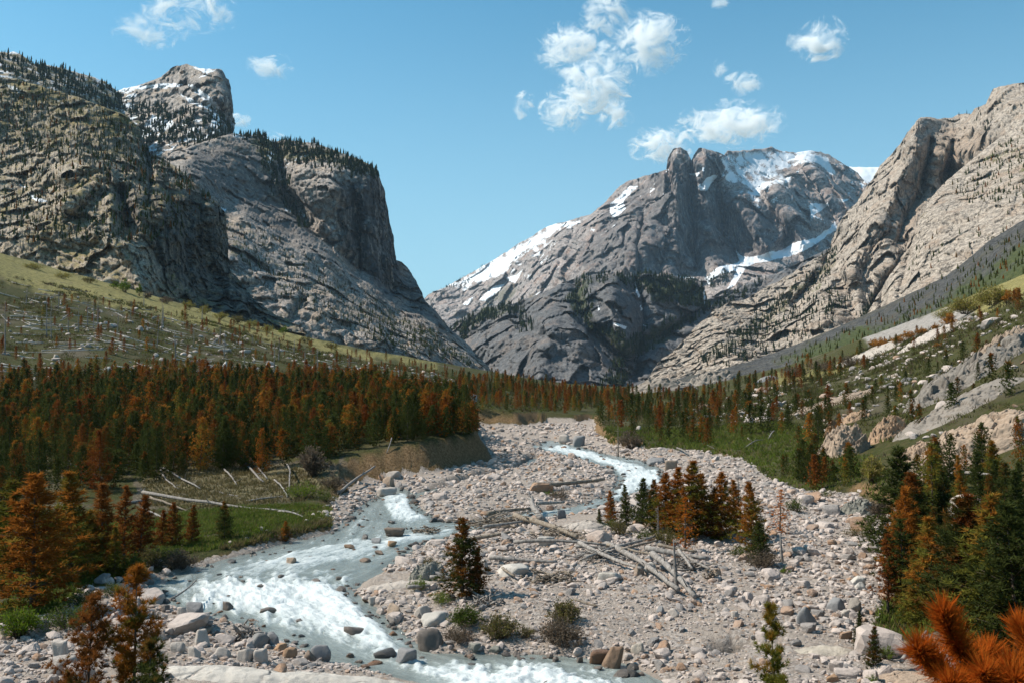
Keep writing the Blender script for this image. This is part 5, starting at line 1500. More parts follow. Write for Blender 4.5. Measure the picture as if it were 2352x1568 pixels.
for a in [
    (226, 1338, 38, 19, 'grey', 'smooth dark grey boulder lying in the grass of the left bank'),
    (134, 1515, 44, 50, 'pale', 'tall pale grey boulder standing on the stony beach at the lower left'),
    (124, 1546, 80, 34, 'pale', 'long pale boulder below the tall one on the stony beach at the lower left'),
    (447, 1421, 60, 36, 'grey', 'large grey boulder with a driftwood stick at the left water edge'),
    (460, 1480, 44, 36, 'pale', 'large pale blocky boulder amid the stones of the left beach'),
    (415, 1425, 26, 30, 'pale', 'pale upright block left of the large grey boulder at the left water edge'),
    (589, 1487, 52, 32, 'grey', 'dark grey boulder in front of the root tangle on the left beach'),
    (628, 1486, 38, 31, 'grey', 'round grey boulder right of the root tangle on the left beach'),
    (736, 1516, 45, 32, 'grey', 'pointed grey boulder at the tip of the left beach'),
    (706, 1515, 38, 20, 'brown', 'low boulder leaning on the pointed grey one at the tip of the left beach'),
    (600, 1522, 40, 30, 'pale', 'pale boulder below the dark grey pair on the left beach'),
    (556, 1520, 46, 28, 'pale', 'flat topped pale boulder left of the rusty one on the left beach'),
    (659, 1510, 38, 20, 'orange', 'rusty orange stone at the water edge of the left beach'),
    (640, 1494, 30, 14, 'orange', 'low rusty stone half in the water above the orange one'),
    (408, 1500, 40, 28, 'pale', 'pale boulder beside the small pool on the left beach'),
    (444, 1514, 32, 26, 'pale', 'angular pale boulder below the small pool on the left beach'),
    (506, 1510, 44, 22, 'pale', 'broad pale boulder right of the small pool on the left beach'),
    (611, 1434, 40, 15, 'wet', 'dark wet dome of rock washed over in the left of the rapids'),
    (522, 1426, 30, 20, 'wet', 'black wet rock at the left shore of the rapids'),
    (378, 1405, 24, 16, 'wet', 'mossy dark stone at the upper left shore of the rapids'),
    (905, 1249, 48, 24, 'brown', 'biggest brown boulder with caught wood in the upper river'),
    (897, 1272, 28, 12, 'orange', 'rounded orange stone in the river below the biggest brown boulder'),
    (861, 1266, 28, 15, 'grey', 'dark grey stone left of the rounded orange one in the river'),
    (802, 1278, 26, 9, 'brown', 'flat brown stone in the middle of the river'),
    (872, 1292, 25, 9, 'brown', 'low brown stone near the pale slab in the river'),
    (838, 1310, 28, 10, 'brown', 'brown stone just off the point of the pale slab in the river'),
    (523, 1351, 18, 9, 'brown', 'lone small brown stone in the white water on the left'),
    (670, 1314, 28, 14, 'tan', 'tan stone pair breaking the white water in mid river'),
    (903, 1419, 45, 31, 'tan', 'big round boulder at the right edge of the rapids'),
    (858, 1388, 26, 18, 'pale', 'pale pointed stone on the bank above the big round boulder'),
    (995, 1437, 60, 33, 'white', 'white boulder with a dark hole at the right edge of the rapids'),
    (972, 1418, 48, 26, 'pale', 'yellowish pale boulder above the white one with the hole'),
    (985, 1496, 62, 46, 'wet', 'black wet rock splashed by the rapids under the bank shrubs'),
    (1090, 1500, 34, 22, 'moss', 'slanted greenish rock at the water line under the bank shrubs'),
    (1138, 1500, 34, 16, 'moss', 'low greenish rock at the water line right of the slanted one'),
    (1331, 1542, 17, 13, 'wet', 'small black stone alone in the lower rapids'),
    (1407, 1562, 54, 44, 'brown', 'brown angular boulder in the lower rapids at the bottom edge'),
    (925, 1552, 62, 30, 'grey', 'long tilted grey rock at the end of the pale foreground slab'),
    (1256, 1254, 46, 24, 'white', 'whitish boulder between the driftwood heaps'),
    (1290, 1190, 22, 20, 'grey', 'grey stone beside the pale slab at the upper log heap'),
    (1170, 1322, 90, 26, 'white', 'broken white bedrock step right of the lone olive pine'),
    (1110, 1316, 40, 34, 'pale', 'pale pinkish block right behind the lone olive pine'),
    (1468, 1320, 31, 28, 'tan', 'pinkish block beside the crossed logs'),
    (1497, 1319, 44, 26, 'white', 'white block between the crossed logs'),
    (1404, 1336, 62, 23, 'white', 'long flat white boulder under the left crossed log'),
    (1852, 1437, 55, 46, 'grey', 'big grey boulder with a light top on the right of the gravel bar'),
    (1779, 1331, 37, 18, 'pale', 'pale boulder half sunk in stones right of the crossed logs'),
    (1645, 1322, 26, 18, 'tan', 'round tan stone at the right end of the log heap'),
    (1519, 1408, 22, 16, 'grey', 'round grey stone on the sandy middle of the bar'),
    (1552, 1416, 33, 17, 'pale', 'longish pale stone on the sandy middle of the bar'),
    (1466, 1502, 33, 24, 'pale', 'pale block at the water edge of the gravel bar near the bottom'),
    (1690, 1420, 20, 18, 'pale', 'pale stone above the small brown puddle on the bar'),
    (1972, 1342, 33, 20, 'white', 'rounded white boulder at the edge of the right stand'),
    (1979, 1354, 27, 20, 'white', 'white faceted stone touching the rounded white boulder'),
    (1922, 1404, 50, 32, 'grey', 'smooth sloping grey boulder left of the brown see through pine'),
    (1967, 1406, 33, 31, 'dark', 'dark grey rough boulder next to the smooth sloping one'),
    (1943, 1418, 22, 18, 'pale', 'small pale pointed stone under the dark rough boulder'),
    (1916, 1566, 31, 19, 'orange', 'orange stone at the bottom edge on the right'),
    (2245, 1192, 104, 60, 'pale', 'large cracked pale boulder deep in the right stand'),
    (2225, 1484, 72, 36, 'tan', 'brown slab behind the bright orange branch'),
    (1085, 924, 23, 20, 'white', 'white boulder standing on the far meadow near the valley mouth'),
    (246, 853, 27, 12, 'white', 'white flat boulder in the grass behind the left stand'),
    (255, 752, 13, 10, 'white', 'small pale boulder high on the left meadow'),
    (516, 842, 15, 15, 'white', 'pale upright boulder at the back of the left stand'),
    (513, 809, 30, 9, 'pale', 'flat pinkish boulder on the left meadow slope'),
    (558, 812, 32, 10, 'pale', 'long flat pale boulder right of the pinkish one on the left meadow'),
    (321, 760, 13, 15, 'pale', 'stump like pale stone on the left meadow slope'),
    (126, 822, 15, 11, 'pale', 'pale stone among rust pines on the left meadow'),
    (1330, 1026, 34, 26, 'grey', 'grey boulder at the head of the upper stream'),
    (1298, 1022, 30, 20, 'pale', 'rounded pale boulder left of the grey one at the upper stream'),
    (1468, 990, 22, 15, 'pale', 'pale grey boulder among the pines above the upper stream'),
    (1505, 1068, 44, 20, 'grey', 'grey flat boulder on the right bank of the upper stream'),
    (1540, 1078, 34, 24, 'tan', 'rounded pinkish boulder on the right bank of the upper stream'),
    (1745, 1205, 40, 12, 'pale', 'flat pale stone right of the gravel bar clump'),
    (905, 1098, 40, 18, 'pale', 'flat pale boulder where the left channel enters the river'),
    (882, 1150, 54, 18, 'pale', 'long flat boulder left of the left channel'),
    (895, 1118, 36, 24, 'tan', 'tan boulder above the long flat one by the left channel'),
]:
    boulder_at(*a)

def outcrop(u, v, w, h, col, label, depth=0.5, steep=3.0, relief=1.0, dip=0.0, name='outcrop', n=90, y=None, grow=0.6):
    """bedrock that comes up through the ground: its skirt runs below the turf on all sides"""
    if y is None:
        x, y, z = hit(u, v)
    else:
        x = unproj(u, v, y)[0]
    W, H = w * y / FPX, h * y / FPX * grow
    a, b_ = W / 2, W / 2 * depth
    y0 = y + b_ * 0.9
    sd = int(u * 3 + v)
    th = np.linspace(0, 2 * math.pi, n * 2, endpoint=False)
    rr_ = np.linspace(0, 1, n) ** 0.8
    R, T = np.meshgrid(rr_, th, indexing='ij')
    wob = 1 + 0.30 * fbm(np.stack([np.cos(T) * 1.3, np.sin(T) * 1.3, T * 0 + sd], -1), 4, 0.6, seed=sd)
    X = x + a * R * np.cos(T) * wob
    Y = y0 + b_ * R * np.sin(T) * wob
    g = gz(X.ravel(), Y.ravel()).reshape(X.shape)
    prof = 1 - R ** steep
    q = np.stack([X, Y, g + H * prof], -1) / (W * 0.16)
    f1, e1 = facets(q * np.array([1, 1, 2.2]) + np.stack([q[..., 0] * 0, q[..., 0] * 0, q[..., 0] * 0.5], -1), sd)
    f2, e2 = facets(q * 2.6, sd + 1)
    f3, e3 = facets(q * 6.5, sd + 2)
    rel = H * relief * (0.42 * f1 + 0.15 * f2 + 0.05 * f3 - 0.10 * np.exp(-e1 / 0.06) - 0.05 * np.exp(-e2 / 0.06)) + H * 0.25 * fbm(q * 0.8, 4, 0.5, seed=sd)
    Z = g + H * prof * (0.8 + dip * (X - x) / a) + rel * np.clip(prof * 2.2, 0, 1) - 0.35 * R ** 6 - 0.05
    Y = Y - 0.5 * rel * np.clip(prof * 2.2, 0, 1) * (R > 0.02)
    nr_, nt2 = X.shape
    idx = np.arange(nr_ * nt2).reshape(nr_, nt2)
    A, B = idx[:-1], idx[1:]
    F = np.stack([A.ravel(), B.ravel(), np.roll(B, -1, 1).ravel(), np.roll(A, -1, 1).ravel()], -1)
    cen = np.array([x, y0, float(gz(x, y0)[0])])
    o = link(name, new_mesh(name, np.stack([X, Y, Z], -1) - cen, F, m_boulder[col], True), None, label, 'rock outcrop' if name == 'outcrop' else 'rock slab')
    o.location = cen
    n_rocks[0] += 1
    return o

for a, kw in [
    ((905, 1354, 220, 50, 'pale', 'long pale sloping slab entering the river left of the lone olive pine'), dict(depth=0.34, steep=2.0, relief=0.25, dip=0.25, name='rock_slab', grow=0.3)),
    ((981, 1334, 104, 58, 'moss', 'large lichen covered boulder behind the lone olive pine'), dict(depth=0.6, steep=2.6, relief=0.35, grow=0.8)),
    ((1985, 1182, 100, 46, 'moss', 'large rounded grey boulder at the top right of the gravel bar'), dict(depth=0.6, steep=2.6, relief=0.4, grow=0.8)),
    ((1345, 1216, 160, 46, 'pale', 'pale tan slab rock sloping up behind the gravel bar clump'), dict(depth=0.5, steep=2.0, relief=0.25, dip=0.3, name='rock_slab', grow=0.4)),
    ((1905, 1508, 200, 40, 'pale', 'low smooth pale slab on the bar at the right'), dict(depth=0.4, steep=2.0, relief=0.3, dip=0.2, name='rock_slab', grow=0.25)),
    ((2130, 1575, 280, 50, 'tan', 'grey brown slab at the bottom edge right of the small dark pine'), dict(depth=0.5, steep=2.2, relief=0.5, name='rock_slab', grow=0.4)),
    ((2060, 1512, 130, 54, 'moss', 'grey rounded rock behind the small dark pine'), dict(depth=0.6, steep=2.4, relief=0.6, grow=0.6)),
    ((2300, 1040, 360, 170, 'tan', 'largest outcrop at the right edge with folded cracked face'), dict(depth=0.75, steep=2.6, relief=0.5, grow=0.55, n=130)),
    ((2205, 1034, 130, 90, 'tan', 'cracked shoulder left of the largest outcrop'), dict(depth=0.8, steep=2.6, relief=0.5, grow=0.55)),
    ((2245, 935, 340, 82, 'dark', 'long smooth grey outcrop above the largest one'), dict(depth=0.7, steep=2.2, relief=0.5, grow=0.5, n=110)),
    ((2265, 862, 320, 122, 'dark', 'dark layered ledge high on the right slope'), dict(depth=0.7, steep=3.0, relief=0.8, grow=0.45, n=130)),
    ((2335, 800, 190, 100, 'tan', 'pale broken ledge at the right edge above the dark one'), dict(depth=0.8, steep=3.0, relief=0.8, grow=0.45, n=110)),
    ((1935, 925, 230, 36, 'tan', 'bare pinkish hummock on the right terrace'), dict(depth=0.7, steep=2.0, relief=0.5, grow=0.5)),
    ((2030, 808, 210, 44, 'pale', 'sunlit pale slab with orange saplings on the far right'), dict(depth=0.8, steep=2.0, relief=0.5, grow=0.3, name='rock_slab')),
    ((2165, 768, 170, 58, 'pale', 'upper sunlit pale slab on the far right'), dict(depth=0.9, steep=2.0, relief=0.5, grow=0.35, name='rock_slab')),
    ((1530, 898, 180, 46, 'dark', 'dark whaleback rock at the foot of the right wall'), dict(depth=0.5, steep=2.0, relief=0.4, grow=0.8)),
    ((1640, 880, 130, 44, 'dark', 'dark rounded rock right of the whaleback'), dict(depth=0.5, steep=2.0, relief=0.4, grow=0.8)),
    ((1765, 874, 60, 20, 'grey', 'small grey dome in the brush at the far right'), dict(depth=0.7, steep=2.0, relief=0.3, grow=0.7)),
    ((1955, 1044, 124, 76, 'tan', 'big orange brown outcrop block on the right slope'), dict(depth=0.8, steep=2.6, relief=0.4, grow=1.0)),
    ((2052, 1004, 90, 56, 'tan', 'orange brown outcrop with a dark cleft right of the big block'), dict(depth=0.8, steep=2.6, relief=0.5, grow=1.0)),
    ((1918, 1000, 46, 44, 'orange', 'pointed orange rock left of the big outcrop block'), dict(depth=0.8, steep=1.6, relief=0.5, grow=0.9)),
    ((1972, 964, 84, 32, 'tan', 'low tan outcrop behind the big outcrop block'), dict(depth=0.7, steep=2.6, relief=0.6, grow=0.7)),
    ((2118, 1050, 100, 52, 'tan', 'wrinkled tan outcrop below the orange brown ones'), dict(depth=0.8, steep=2.4, relief=0.6, grow=0.7)),
    ((640, 1590, 760, 60, 'white', 'broad cream coloured slab along the bottom edge left of the rapids'), dict(depth=0.22, steep=2.4, relief=0.22, grow=0.5, name='rock_slab', n=150, y=32.2)),
]:
    outcrop(*a, **kw)

# --- loose stones: real sizes, strewn over the bars
STONE20 = [rock_geo(900 + s, 1, 7, 8) for s in range(8)]
STONE80 = [rock_geo(920 + s, 2, 9, 9) for s in range(8)]
STONE = [new_mesh('stone', *rock_geo(940 + s, 3, 12, 22, 0.06), m_stone, False) for s in range(10)]
STONEW = [new_mesh('stone', *rock_geo(960 + s, 3, 10, 10, 0.05), m_wet, True) for s in range(4)]

fx0, fx1 = -34, 34
cand = []
rs_ = np.random.default_rng(77)
for (rad, ymax, dens) in [(0.045, 46, 14), (0.07, 62, 9), (0.11, 92, 4.6), (0.17, 150, 1.7), (0.26, 215, 0.42), (0.42, 215, 0.065), (0.65, 215, 0.009)]:
    area = (fx1 - fx0) * (ymax - 29)
    n = int(area * dens)
    x = rs_.uniform(fx0, fx1, n)
    y = rs_.uniform(29, ymax, n)
    r = rad * np.exp(rs_.normal(0, 0.22, n))
    u = IMW / 2 + x / y * FPX
    k = (u > -60) & (u < 2420)
    cand.append(np.stack([x[k], y[k], r[k]], -1))
cand = np.vstack(cand)
cx_, cy_2, cr_ = cand.T
csd = poly_sd(cx_, cy_2, FLOOD)
crs = poly_sd(cx_, cy_2, RIVER)
cz = gz(cx_, cy_2)
cu, cv = proj(np.stack([cx_, cy_2, cz], -1))
clump = fbm(np.stack([cx_ / 3.2, cy_2 / 3.2, cx_ * 0], -1), 4, 0.6, seed=131)
sandy = pmask(cu, cv, [(1120, 1360), (1300, 1350), (1480, 1370), (1640, 1400), (1900, 1460), (1960, 1500), (1700, 1530), (1500, 1470), (1260, 1480), (1130, 1420)], 14, 20, 3)
dens = np.clip(0.75 + 1.3 * clump, 0.12, 1.0) * (1 - 0.62 * sandy * (cr_ > 0.06))
dens = np.where(crs < 0.2, np.where(crs < -0.8, 0.035, 0.45) * (cr_ > 0.1) * (cr_ < 0.5), dens)
dens = np.where(csd > 0, 0.4 * sstep(0.9, 0.0, csd), dens)
dens = np.maximum(dens, 0.9 * ((crs > 0) & (crs < 2.5) & (cr_ > 0.14)))
dens = np.where((cu > 380) & (cu < 790) & (cv > 1205) & (cv < 1340) & (crs > -0.6), dens * 0.08, dens)
slabs = [(905, 1335, 190, 45), (1345, 1200, 140, 40), (1905, 1490, 170, 36), (690, 1575, 640, 60)]
for (su, sv, sw, sh) in slabs:
    dens = np.where(((cu - su) / (sw / 2)) ** 2 + ((cv - sv) / (sh / 2)) ** 2 < 1.0, 0, dens)
dens = np.where((cr_ > 0.34) & (cu > 1180) & (cu < 1720) & (cv > 1250) & (cv < 1490), 0, dens)
keep = rs_.random(len(cx_)) < dens
cand = np.stack([cx_, cy_2, cr_, cz, crs, cu, cv], -1)[keep]
cand = cand[np.argsort(-cand[:, 2] / cand[:, 1])]
inview = (cand[:, 5] > 0) & (cand[:, 5] < IMW) & (cand[:, 6] < IMH + 5)
cand = np.vstack([cand[inview], cand[~inview]])
NST = max(0, 300 - n_rocks[0])
def zone(u, v, rs):
    if rs < -0.2:
        return 'in the river', 'stones standing in the river'
    if v > 1370 and u < 800:
        return 'on the stony beach left of the rapids', 'stones of the left beach'
    if v < 1060:
        return 'on the far bars beside the upper stream', 'stones of the far bars'
    if v < 1215 and u < 1440:
        return 'on the island bar between the two channels', 'stones of the island bar'
    if u > 1720:
        return 'on the pale stony wash at the right', 'stones of the right wash'
    return 'on the middle gravel bar', 'stones of the middle bar'
rr2 = random.Random(9)
for i in range(NST):
    x, y, r, z, rs0, u, v = cand[i]
    zn, gp = zone(u, v, rs0)
    wet = rs0 < 0.1
    if gp == 'stones of the middle bar':
        sub_ = 'beside the lone olive pine' if u < 1150 else ('around the log heap' if v < 1330 and u < 1560 else ('by the gravel bar clump' if v < 1330 else ('near the lower water edge' if v > 1470 else 'on the sandy middle of the bar')))
        zn, gp = sub_, 'stones ' + sub_
    elif gp == 'stones of the left beach':
        sub_ = 'at the left end of the stony left beach' if u < 330 else ('at the water edge of the left beach' if v < 1450 else 'near the cream slab on the left beach')
        zn, gp = sub_, 'stones ' + sub_
    o = link('stone', (STONEW if wet else STONE)[rr2.randrange(4 if wet else 10)])
    fl = rr2.uniform(0.5, 0.95)
    big = 'large' if r / y * FPX > 13 else 'mid sized'
    tag(o, '%s %s stone %s' % (big, 'dark wet' if wet else 'angular pale', zn), 'stone', gp + ', ' + big + (' wet' if wet else ''))
    o.scale = (r * rr2.uniform(0.9, 1.5), r * rr2.uniform(0.8, 1.2), r * fl)
    o.rotation_euler = (rr2.gauss(0, 0.2), rr2.gauss(0, 0.2), rr2.uniform(0, 6.28))
    o.location = (x, y, max(z, wlevel(y) - 0.1 if wet else z) + r * fl * 0.35)

rest = cand[NST:]
def strew(rows, protos, name, label, seed):
    r = np.random.default_rng(seed)
    for wet in (False, True):
        rw = rows[(rows[:, 4] < 0.05) == wet]
        if not len(rw):
            continue
        vs, fs, t, o = [], [], [], 0
        for k in range(len(protos)):
            q = rw[k::len(protos)]
            if not len(q):
                continue
            v, f = protos[k]
            a = r.uniform(0, 6.28, len(q))
            c, s = np.cos(a), np.sin(a)
            sx, sy, sz = q[:, 2] * r.uniform(0.9, 1.5, len(q)), q[:, 2] * r.uniform(0.8, 1.2, len(q)), q[:, 2] * r.uniform(0.45, 0.95, len(q))
            X = v[None, :, 0] * sx[:, None]
            Y = v[None, :, 1] * sy[:, None]
            tl = r.normal(0, 0.25, len(q))
            Z = v[None, :, 2] * sz[:, None] + X * tl[:, None]
            VX = X * c[:, None] - Y * s[:, None] + q[:, 0:1]
            VY = X * s[:, None] + Y * c[:, None] + q[:, 1:2]
            zb = np.maximum(q[:, 3], np.where(wet, wlevel(q[:, 1]) - 0.06, -99))
            VZ = Z + (zb + sz * 0.3)[:, None]
            vs.append(np.stack([VX, VY, VZ], -1).reshape(-1, 3))
            ff = (f[None] + (np.arange(len(q)) * len(v))[:, None, None]).reshape(-1, 3) + o
            fs.append(ff)
            o += len(q) * len(v)
            t.append(np.repeat(r.random(len(q)), len(v)))
        me = new_mesh(name, np.vstack(vs), np.vstack(fs), m_wet if wet else m_stone, False, dict(treerand=np.concatenate(t)))
        link(name, me, None, label + (' at the wet margins' if wet else ''), 'gravel', None, 'stuff')
cut = 0.16
strew(rest[rest[:, 2] >= cut], STONE80, 'cobbles', 'pale cobbles covering the gravel bars', 5)
strew(rest[rest[:, 2] < cut], STONE20, 'gravel', 'small pale stones covering the gravel bars', 6)
# rubble lying on the two valley sides
rub = []
for pl, n, ym in (([(1500, 960), (1700, 905), (1900, 860), (2000, 800), (2200, 740), (2400, 690), (2400, 960), (2200, 1000), (2000, 1020), (1800, 980)], 1500, 380), ([(-40, 650), (230, 690), (450, 745), (700, 805), (1000, 855), (1080, 890), (860, 880), (400, 860), (-40, 880)], 900, 400)):
    pts = np.array([hit(a, b)[:2] for a, b in pl])
    x = rs_.uniform(pts[:, 0].min(), pts[:, 0].max(), n * 5)
    y = rs_.uniform(pts[:, 1].min(), min(ym, pts[:, 1].max()), n * 5)
    z = gz(x, y)
    u, v = proj(np.stack([x, y, z], -1))
    ok = (poly_sd(u, v, np.array(pl, float)) < 0) & (rs_.random(len(x)) < np.clip(0.15 + 2.2 * fbm(np.stack([x / 14, y / 14, x * 0], -1), 3, 0.55, seed=141), 0.02, 1))
    i = np.where(ok)[0][:n]
    rub.append(np.stack([x[i], y[i], np.exp(rs_.normal(-1.0, 0.45, len(i))), z[i], np.ones(len(i))], -1))
strew(np.vstack(rub), STONE80, 'rubble', 'pale rubble scattered over the valley sides', 8)
print('stones', len(cand), 'named rocks', n_rocks[0])
# ------------------------------------------------------------------ fallen and standing dead wood
def log_geo(L, r0, r1, seed, bend=0.03, stubs=6, sides=8, root=False):
    r = np.random.default_rng(seed)
    t = np.linspace(0, 1, 9)
    b = r.normal(size=2) * bend * L
    wob = r.normal(size=(9, 2)) * 0.0022 * L
    pts = np.stack([t * L, b[0] * np.sin(t * 3.1) + wob[:, 0], b[1] * np.sin(t * 3.1) + wob[:, 1]], -1)
    g = [tube_geo(pts, r0 + (r1 - r0) * t, sides)]
    for k in range(stubs):
        q = r.uniform(0.15, 0.95)
        p = np.array([np.interp(q, t, pts[:, i]) for i in range(3)])
        d = unit(r, 1)[0]
        d[0] = abs(d[0]) * 0.5
        d[2] = abs(d[2])
        d /= np.linalg.norm(d)
        ln = r.uniform(0.05, 0.13) * min(L, 6)
        rr_ = r0 * 0.22
        g.append(tube_geo([p, p + d * ln * 0.6 + r.normal(size=3) * 0.03 * ln, p + d * ln], [rr_, rr_ * 0.7, rr_ * 0.3], 4))
    if root:
        for k in range(9):
            d = unit(r, 1)[0]
            d[0] = -abs(d[0]) * 0.5
            ln = r.uniform(2.0, 4.5) * r0
            g.append(tube_geo([pts[0], pts[0] + d * ln * 0.5 + r.normal(size=3) * 0.2 * r0, pts[0] + d * ln], [r0 * 0.4, r0 * 0.25, r0 * 0.08], 4))
    return join(g)

def lay_log(u0, v0, u1, v1, px, label, col='grey', up0=0.0, up1=0.0, group=None, root=False, stubs=5, name='fallen_log', taper=0.6):
    a, b = np.array(hit(u0, v0)), np.array(hit(u1, v1))
    for q in (a, b):
        q[2] = max(q[2], wlevel(q[1]))
    r0 = px * a[1] / FPX / 2 * (1.75 if u0 > 900 and v0 > 1100 else 1.0)
    lift = 0.28 if (u0 > 900 and v0 > 1100) else 0.0
    a[2] += r0 * 0.8 + up0 + lift
    b[2] += r0 * 0.8 + up1 + lift * 0.6
    d = Vector(b - a)
    v, f = log_geo(d.length, r0, r0 * taper, int(u0 * 3 + v1), 0.012, stubs, 8, root)
    me = new_mesh(name, v, f, {'grey': m_grey, 'brown': m_brown}[col], True)
    o = link(name, me, None, label, 'log', group)
    o.location = a
    o.rotation_euler = d.to_track_quat('X', 'Z').to_euler()
    return o

for a in [
    (1393, 1263, 1558, 1368, 8, 'longest pale log slanting down to the foot of the upright one'),
    (1499, 1303, 1594, 1385, 9, 'thick pale log crossing behind the upright one to the lower right', 'grey', 0.35, 0.0),
    (1331, 1272, 1474, 1322, 6, 'straight log parallel to and left of the longest one', 'grey', 0.3, 0.1),
    (1322, 1268, 1400, 1270, 5, 'short level log at the left end of the big log heap'),
    (1420, 1274, 1506, 1250, 5, 'thin log rising right toward the bushes behind the log heap', 'grey', 0.15, 0.3),
    (1428, 1280, 1512, 1256, 4, 'thinner log alongside the one rising toward the bushes', 'brown', 0.1, 0.2),
    (1484, 1280, 1622, 1298, 8, 'thick grey log lying level behind the upright one', 'grey', 0.15, 0.1),
    (1345, 1298, 1428, 1270, 4, 'thin bleached pole across the two left logs', 'grey', 0.1, 0.35),
    (1512, 1276, 1600, 1288, 5, 'brown log on top of the thick level one', 'brown', 0.3, 0.3),
    (1568, 1292, 1630, 1316, 5, 'log end sticking out at the right of the log heap', 'grey', 0.2, 0.0),
    (1560, 1290, 1590, 1316, 5, 'short slanted log under the right end of the heap', 'grey', 0.3, 0.0),
    (1395, 1270, 1500, 1290, 4, 'brown pole half buried in the middle of the log heap', 'brown', 0.2, 0.2),
    (1180, 1262, 1398, 1270, 5, 'very long thin log lying level in the middle of the bar', 'grey', 0.1, 0.2),
    (1124, 1294, 1280, 1300, 6, 'long grey log lying level right of the lone olive pine'),
    (1183, 1207, 1325, 1246, 8, 'long dark log slanting right below the upper heap', 'brown', 0.3, 0.1),
    (1079, 1251, 1172, 1238, 6, 'log rising right just behind the lone olive pine', 'brown', 0.0, 0.2),
    (1244, 1205, 1222, 1178, 9, 'thick short white log standing on end at the upper heap', 'grey', 0.0, 0.9),
    (1233, 1190, 1296, 1181, 5, 'grey log bridging the stones right of the white upright one', 'grey', 0.4, 0.3),
    (936, 1364, 988, 1356, 6, 'short grey log in the ground plants left of the lone olive pine'),
    (988, 1340, 1036, 1336, 5, 'short log end sticking out left of the lone olive pine'),
    (1052, 1362, 1108, 1382, 4, 'bleached branch lying at the foot of the lone olive pine', 'grey', 0.2, 0.0),
    (1320, 1391, 1372, 1402, 4, 'small dark stick alone on the sandy middle of the bar', 'brown'),
    (1154, 1318, 1182, 1332, 4, 'short dark stick on the white bedrock step', 'brown'),
    (1226, 1126, 1386, 1110, 7, 'long dark log lying across the island bar', 'brown', 0.1, 0.1),
    (1120, 1212, 1215, 1196, 6, 'brown log at the back of the upper driftwood heap', 'brown', 0.2, 0.2),
    (1110, 1228, 1200, 1215, 5, 'grey log in the middle of the upper driftwood heap', 'grey', 0.2, 0.3),
    (327, 1138, 665, 1180, 8, 'longest grey trunk with roots lying on the left meadow', 'grey', 0.25, 0.1, None, True, 8),
    (288, 1158, 348, 1146, 7, 'pale log end tucked under the roots of the longest trunk'),
    (345, 1152, 430, 1176, 6, 'dark branch below the longest trunk on the left meadow', 'brown', 0.3, 0.0),
    (330, 1172, 380, 1192, 7, 'short pale log half hidden by the rust pair on the left meadow'),
    (168, 1080, 246, 1105, 7, 'rooted grey log at the foot of the left stand', 'grey', 0.4, 0.0, None, True),
    (357, 1072, 460, 1124, 5, 'long straight grey log sloping down from the left stand', 'grey', 0.3, 0.0),
    (368, 1086, 412, 1124, 4, 'thin pale pole left of the long straight log under the stand', 'grey', 0.3, 0.0),
    (546, 1048, 606, 1110, 6, 'left of two pale parallel logs leaning down the bank', 'grey', 0.5, 0.0),
    (560, 1048, 614, 1100, 5, 'right of two pale parallel logs leaning down the bank', 'grey', 0.5, 0.0),
    (515, 1083, 544, 1114, 4, 'short pale pole left of the two parallel logs', 'grey', 0.2, 0.0),
    (630, 1108, 660, 1142, 4, 'short pale pole right of the two parallel logs', 'grey', 0.2, 0.0),
    (500, 1130, 548, 1140, 4, 'grey log lying level at the edge of the left meadow'),
    (730, 1057, 797, 1112, 6, 'pale log sliding down the corner of the cut bank', 'grey', 0.4, 0.0),
    (779, 1134, 860, 1087, 8, 'big rooted driftwood log leaning at the end of the cut bank', 'grey', 0.0, 0.6, None, True),
    (660, 1080, 664, 1130, 4, 'thin pale pole leaning on the bank below the left stand', 'grey', 0.6, 0.0),
    (565, 1152, 650, 1142, 5, 'grey log behind the longest trunk on the left meadow'),
    (640, 1178, 700, 1190, 5, 'thin pale log with upright twigs on the left meadow', 'grey', 0.1, 0.0, None, False, 9),
    (600, 1218, 660, 1244, 6, 'dead log hanging over the edge of the left bank', 'grey', 0.1, 0.0),
    (900, 1024, 888, 1040, 3, 'short white snag end at the top of the cut bank', 'grey', 0.9, 0.0),
    (1060, 938, 1076, 948, 5, 'white pole stub at the corner of the upper terrace', 'grey', 1.2, 0.0),
    (1712, 1030, 1760, 1012, 3, 'left of the crossed bleached logs on the right terrace', 'grey', 0.1, 0.1),
    (1718, 1010, 1740, 1022, 3, 'right of the crossed bleached logs on the right terrace', 'grey', 0.2, 0.1),
    (1765, 1010, 1778, 996, 4, 'small bleached branch on the right terrace', 'grey', 0.0, 0.4),
    (1555, 1034, 1590, 1050, 4, 'bleached log at the edge of the right terrace', 'grey', 0.3, 0.0),
    (1610, 1018, 1640, 1030, 3, 'thin white log in the grass of the right terrace'),
    (1650, 994, 1690, 990, 3, 'short white log beside the pines of the right terrace'),
    (395, 1410, 450, 1398, 5, 'bleached stick lying on the large grey boulder at the left shore', 'grey', 0.7, 0.9),
    (2070, 1540, 2130, 1500, 6, 'weathered branch slanting up beside the near right rock', 'grey', 0.0, 0.6),
    (2180, 1128, 2290, 1132, 5, 'weathered log lying on top of the cracked pale boulder', 'grey', 0.9, 0.9),
    (2140, 1290, 2260, 1500, 7, 'dark dead trunk leaning through the right stand', 'brown', 1.6, 0.0, None, False, 14),
]:
    lay_log(*a)

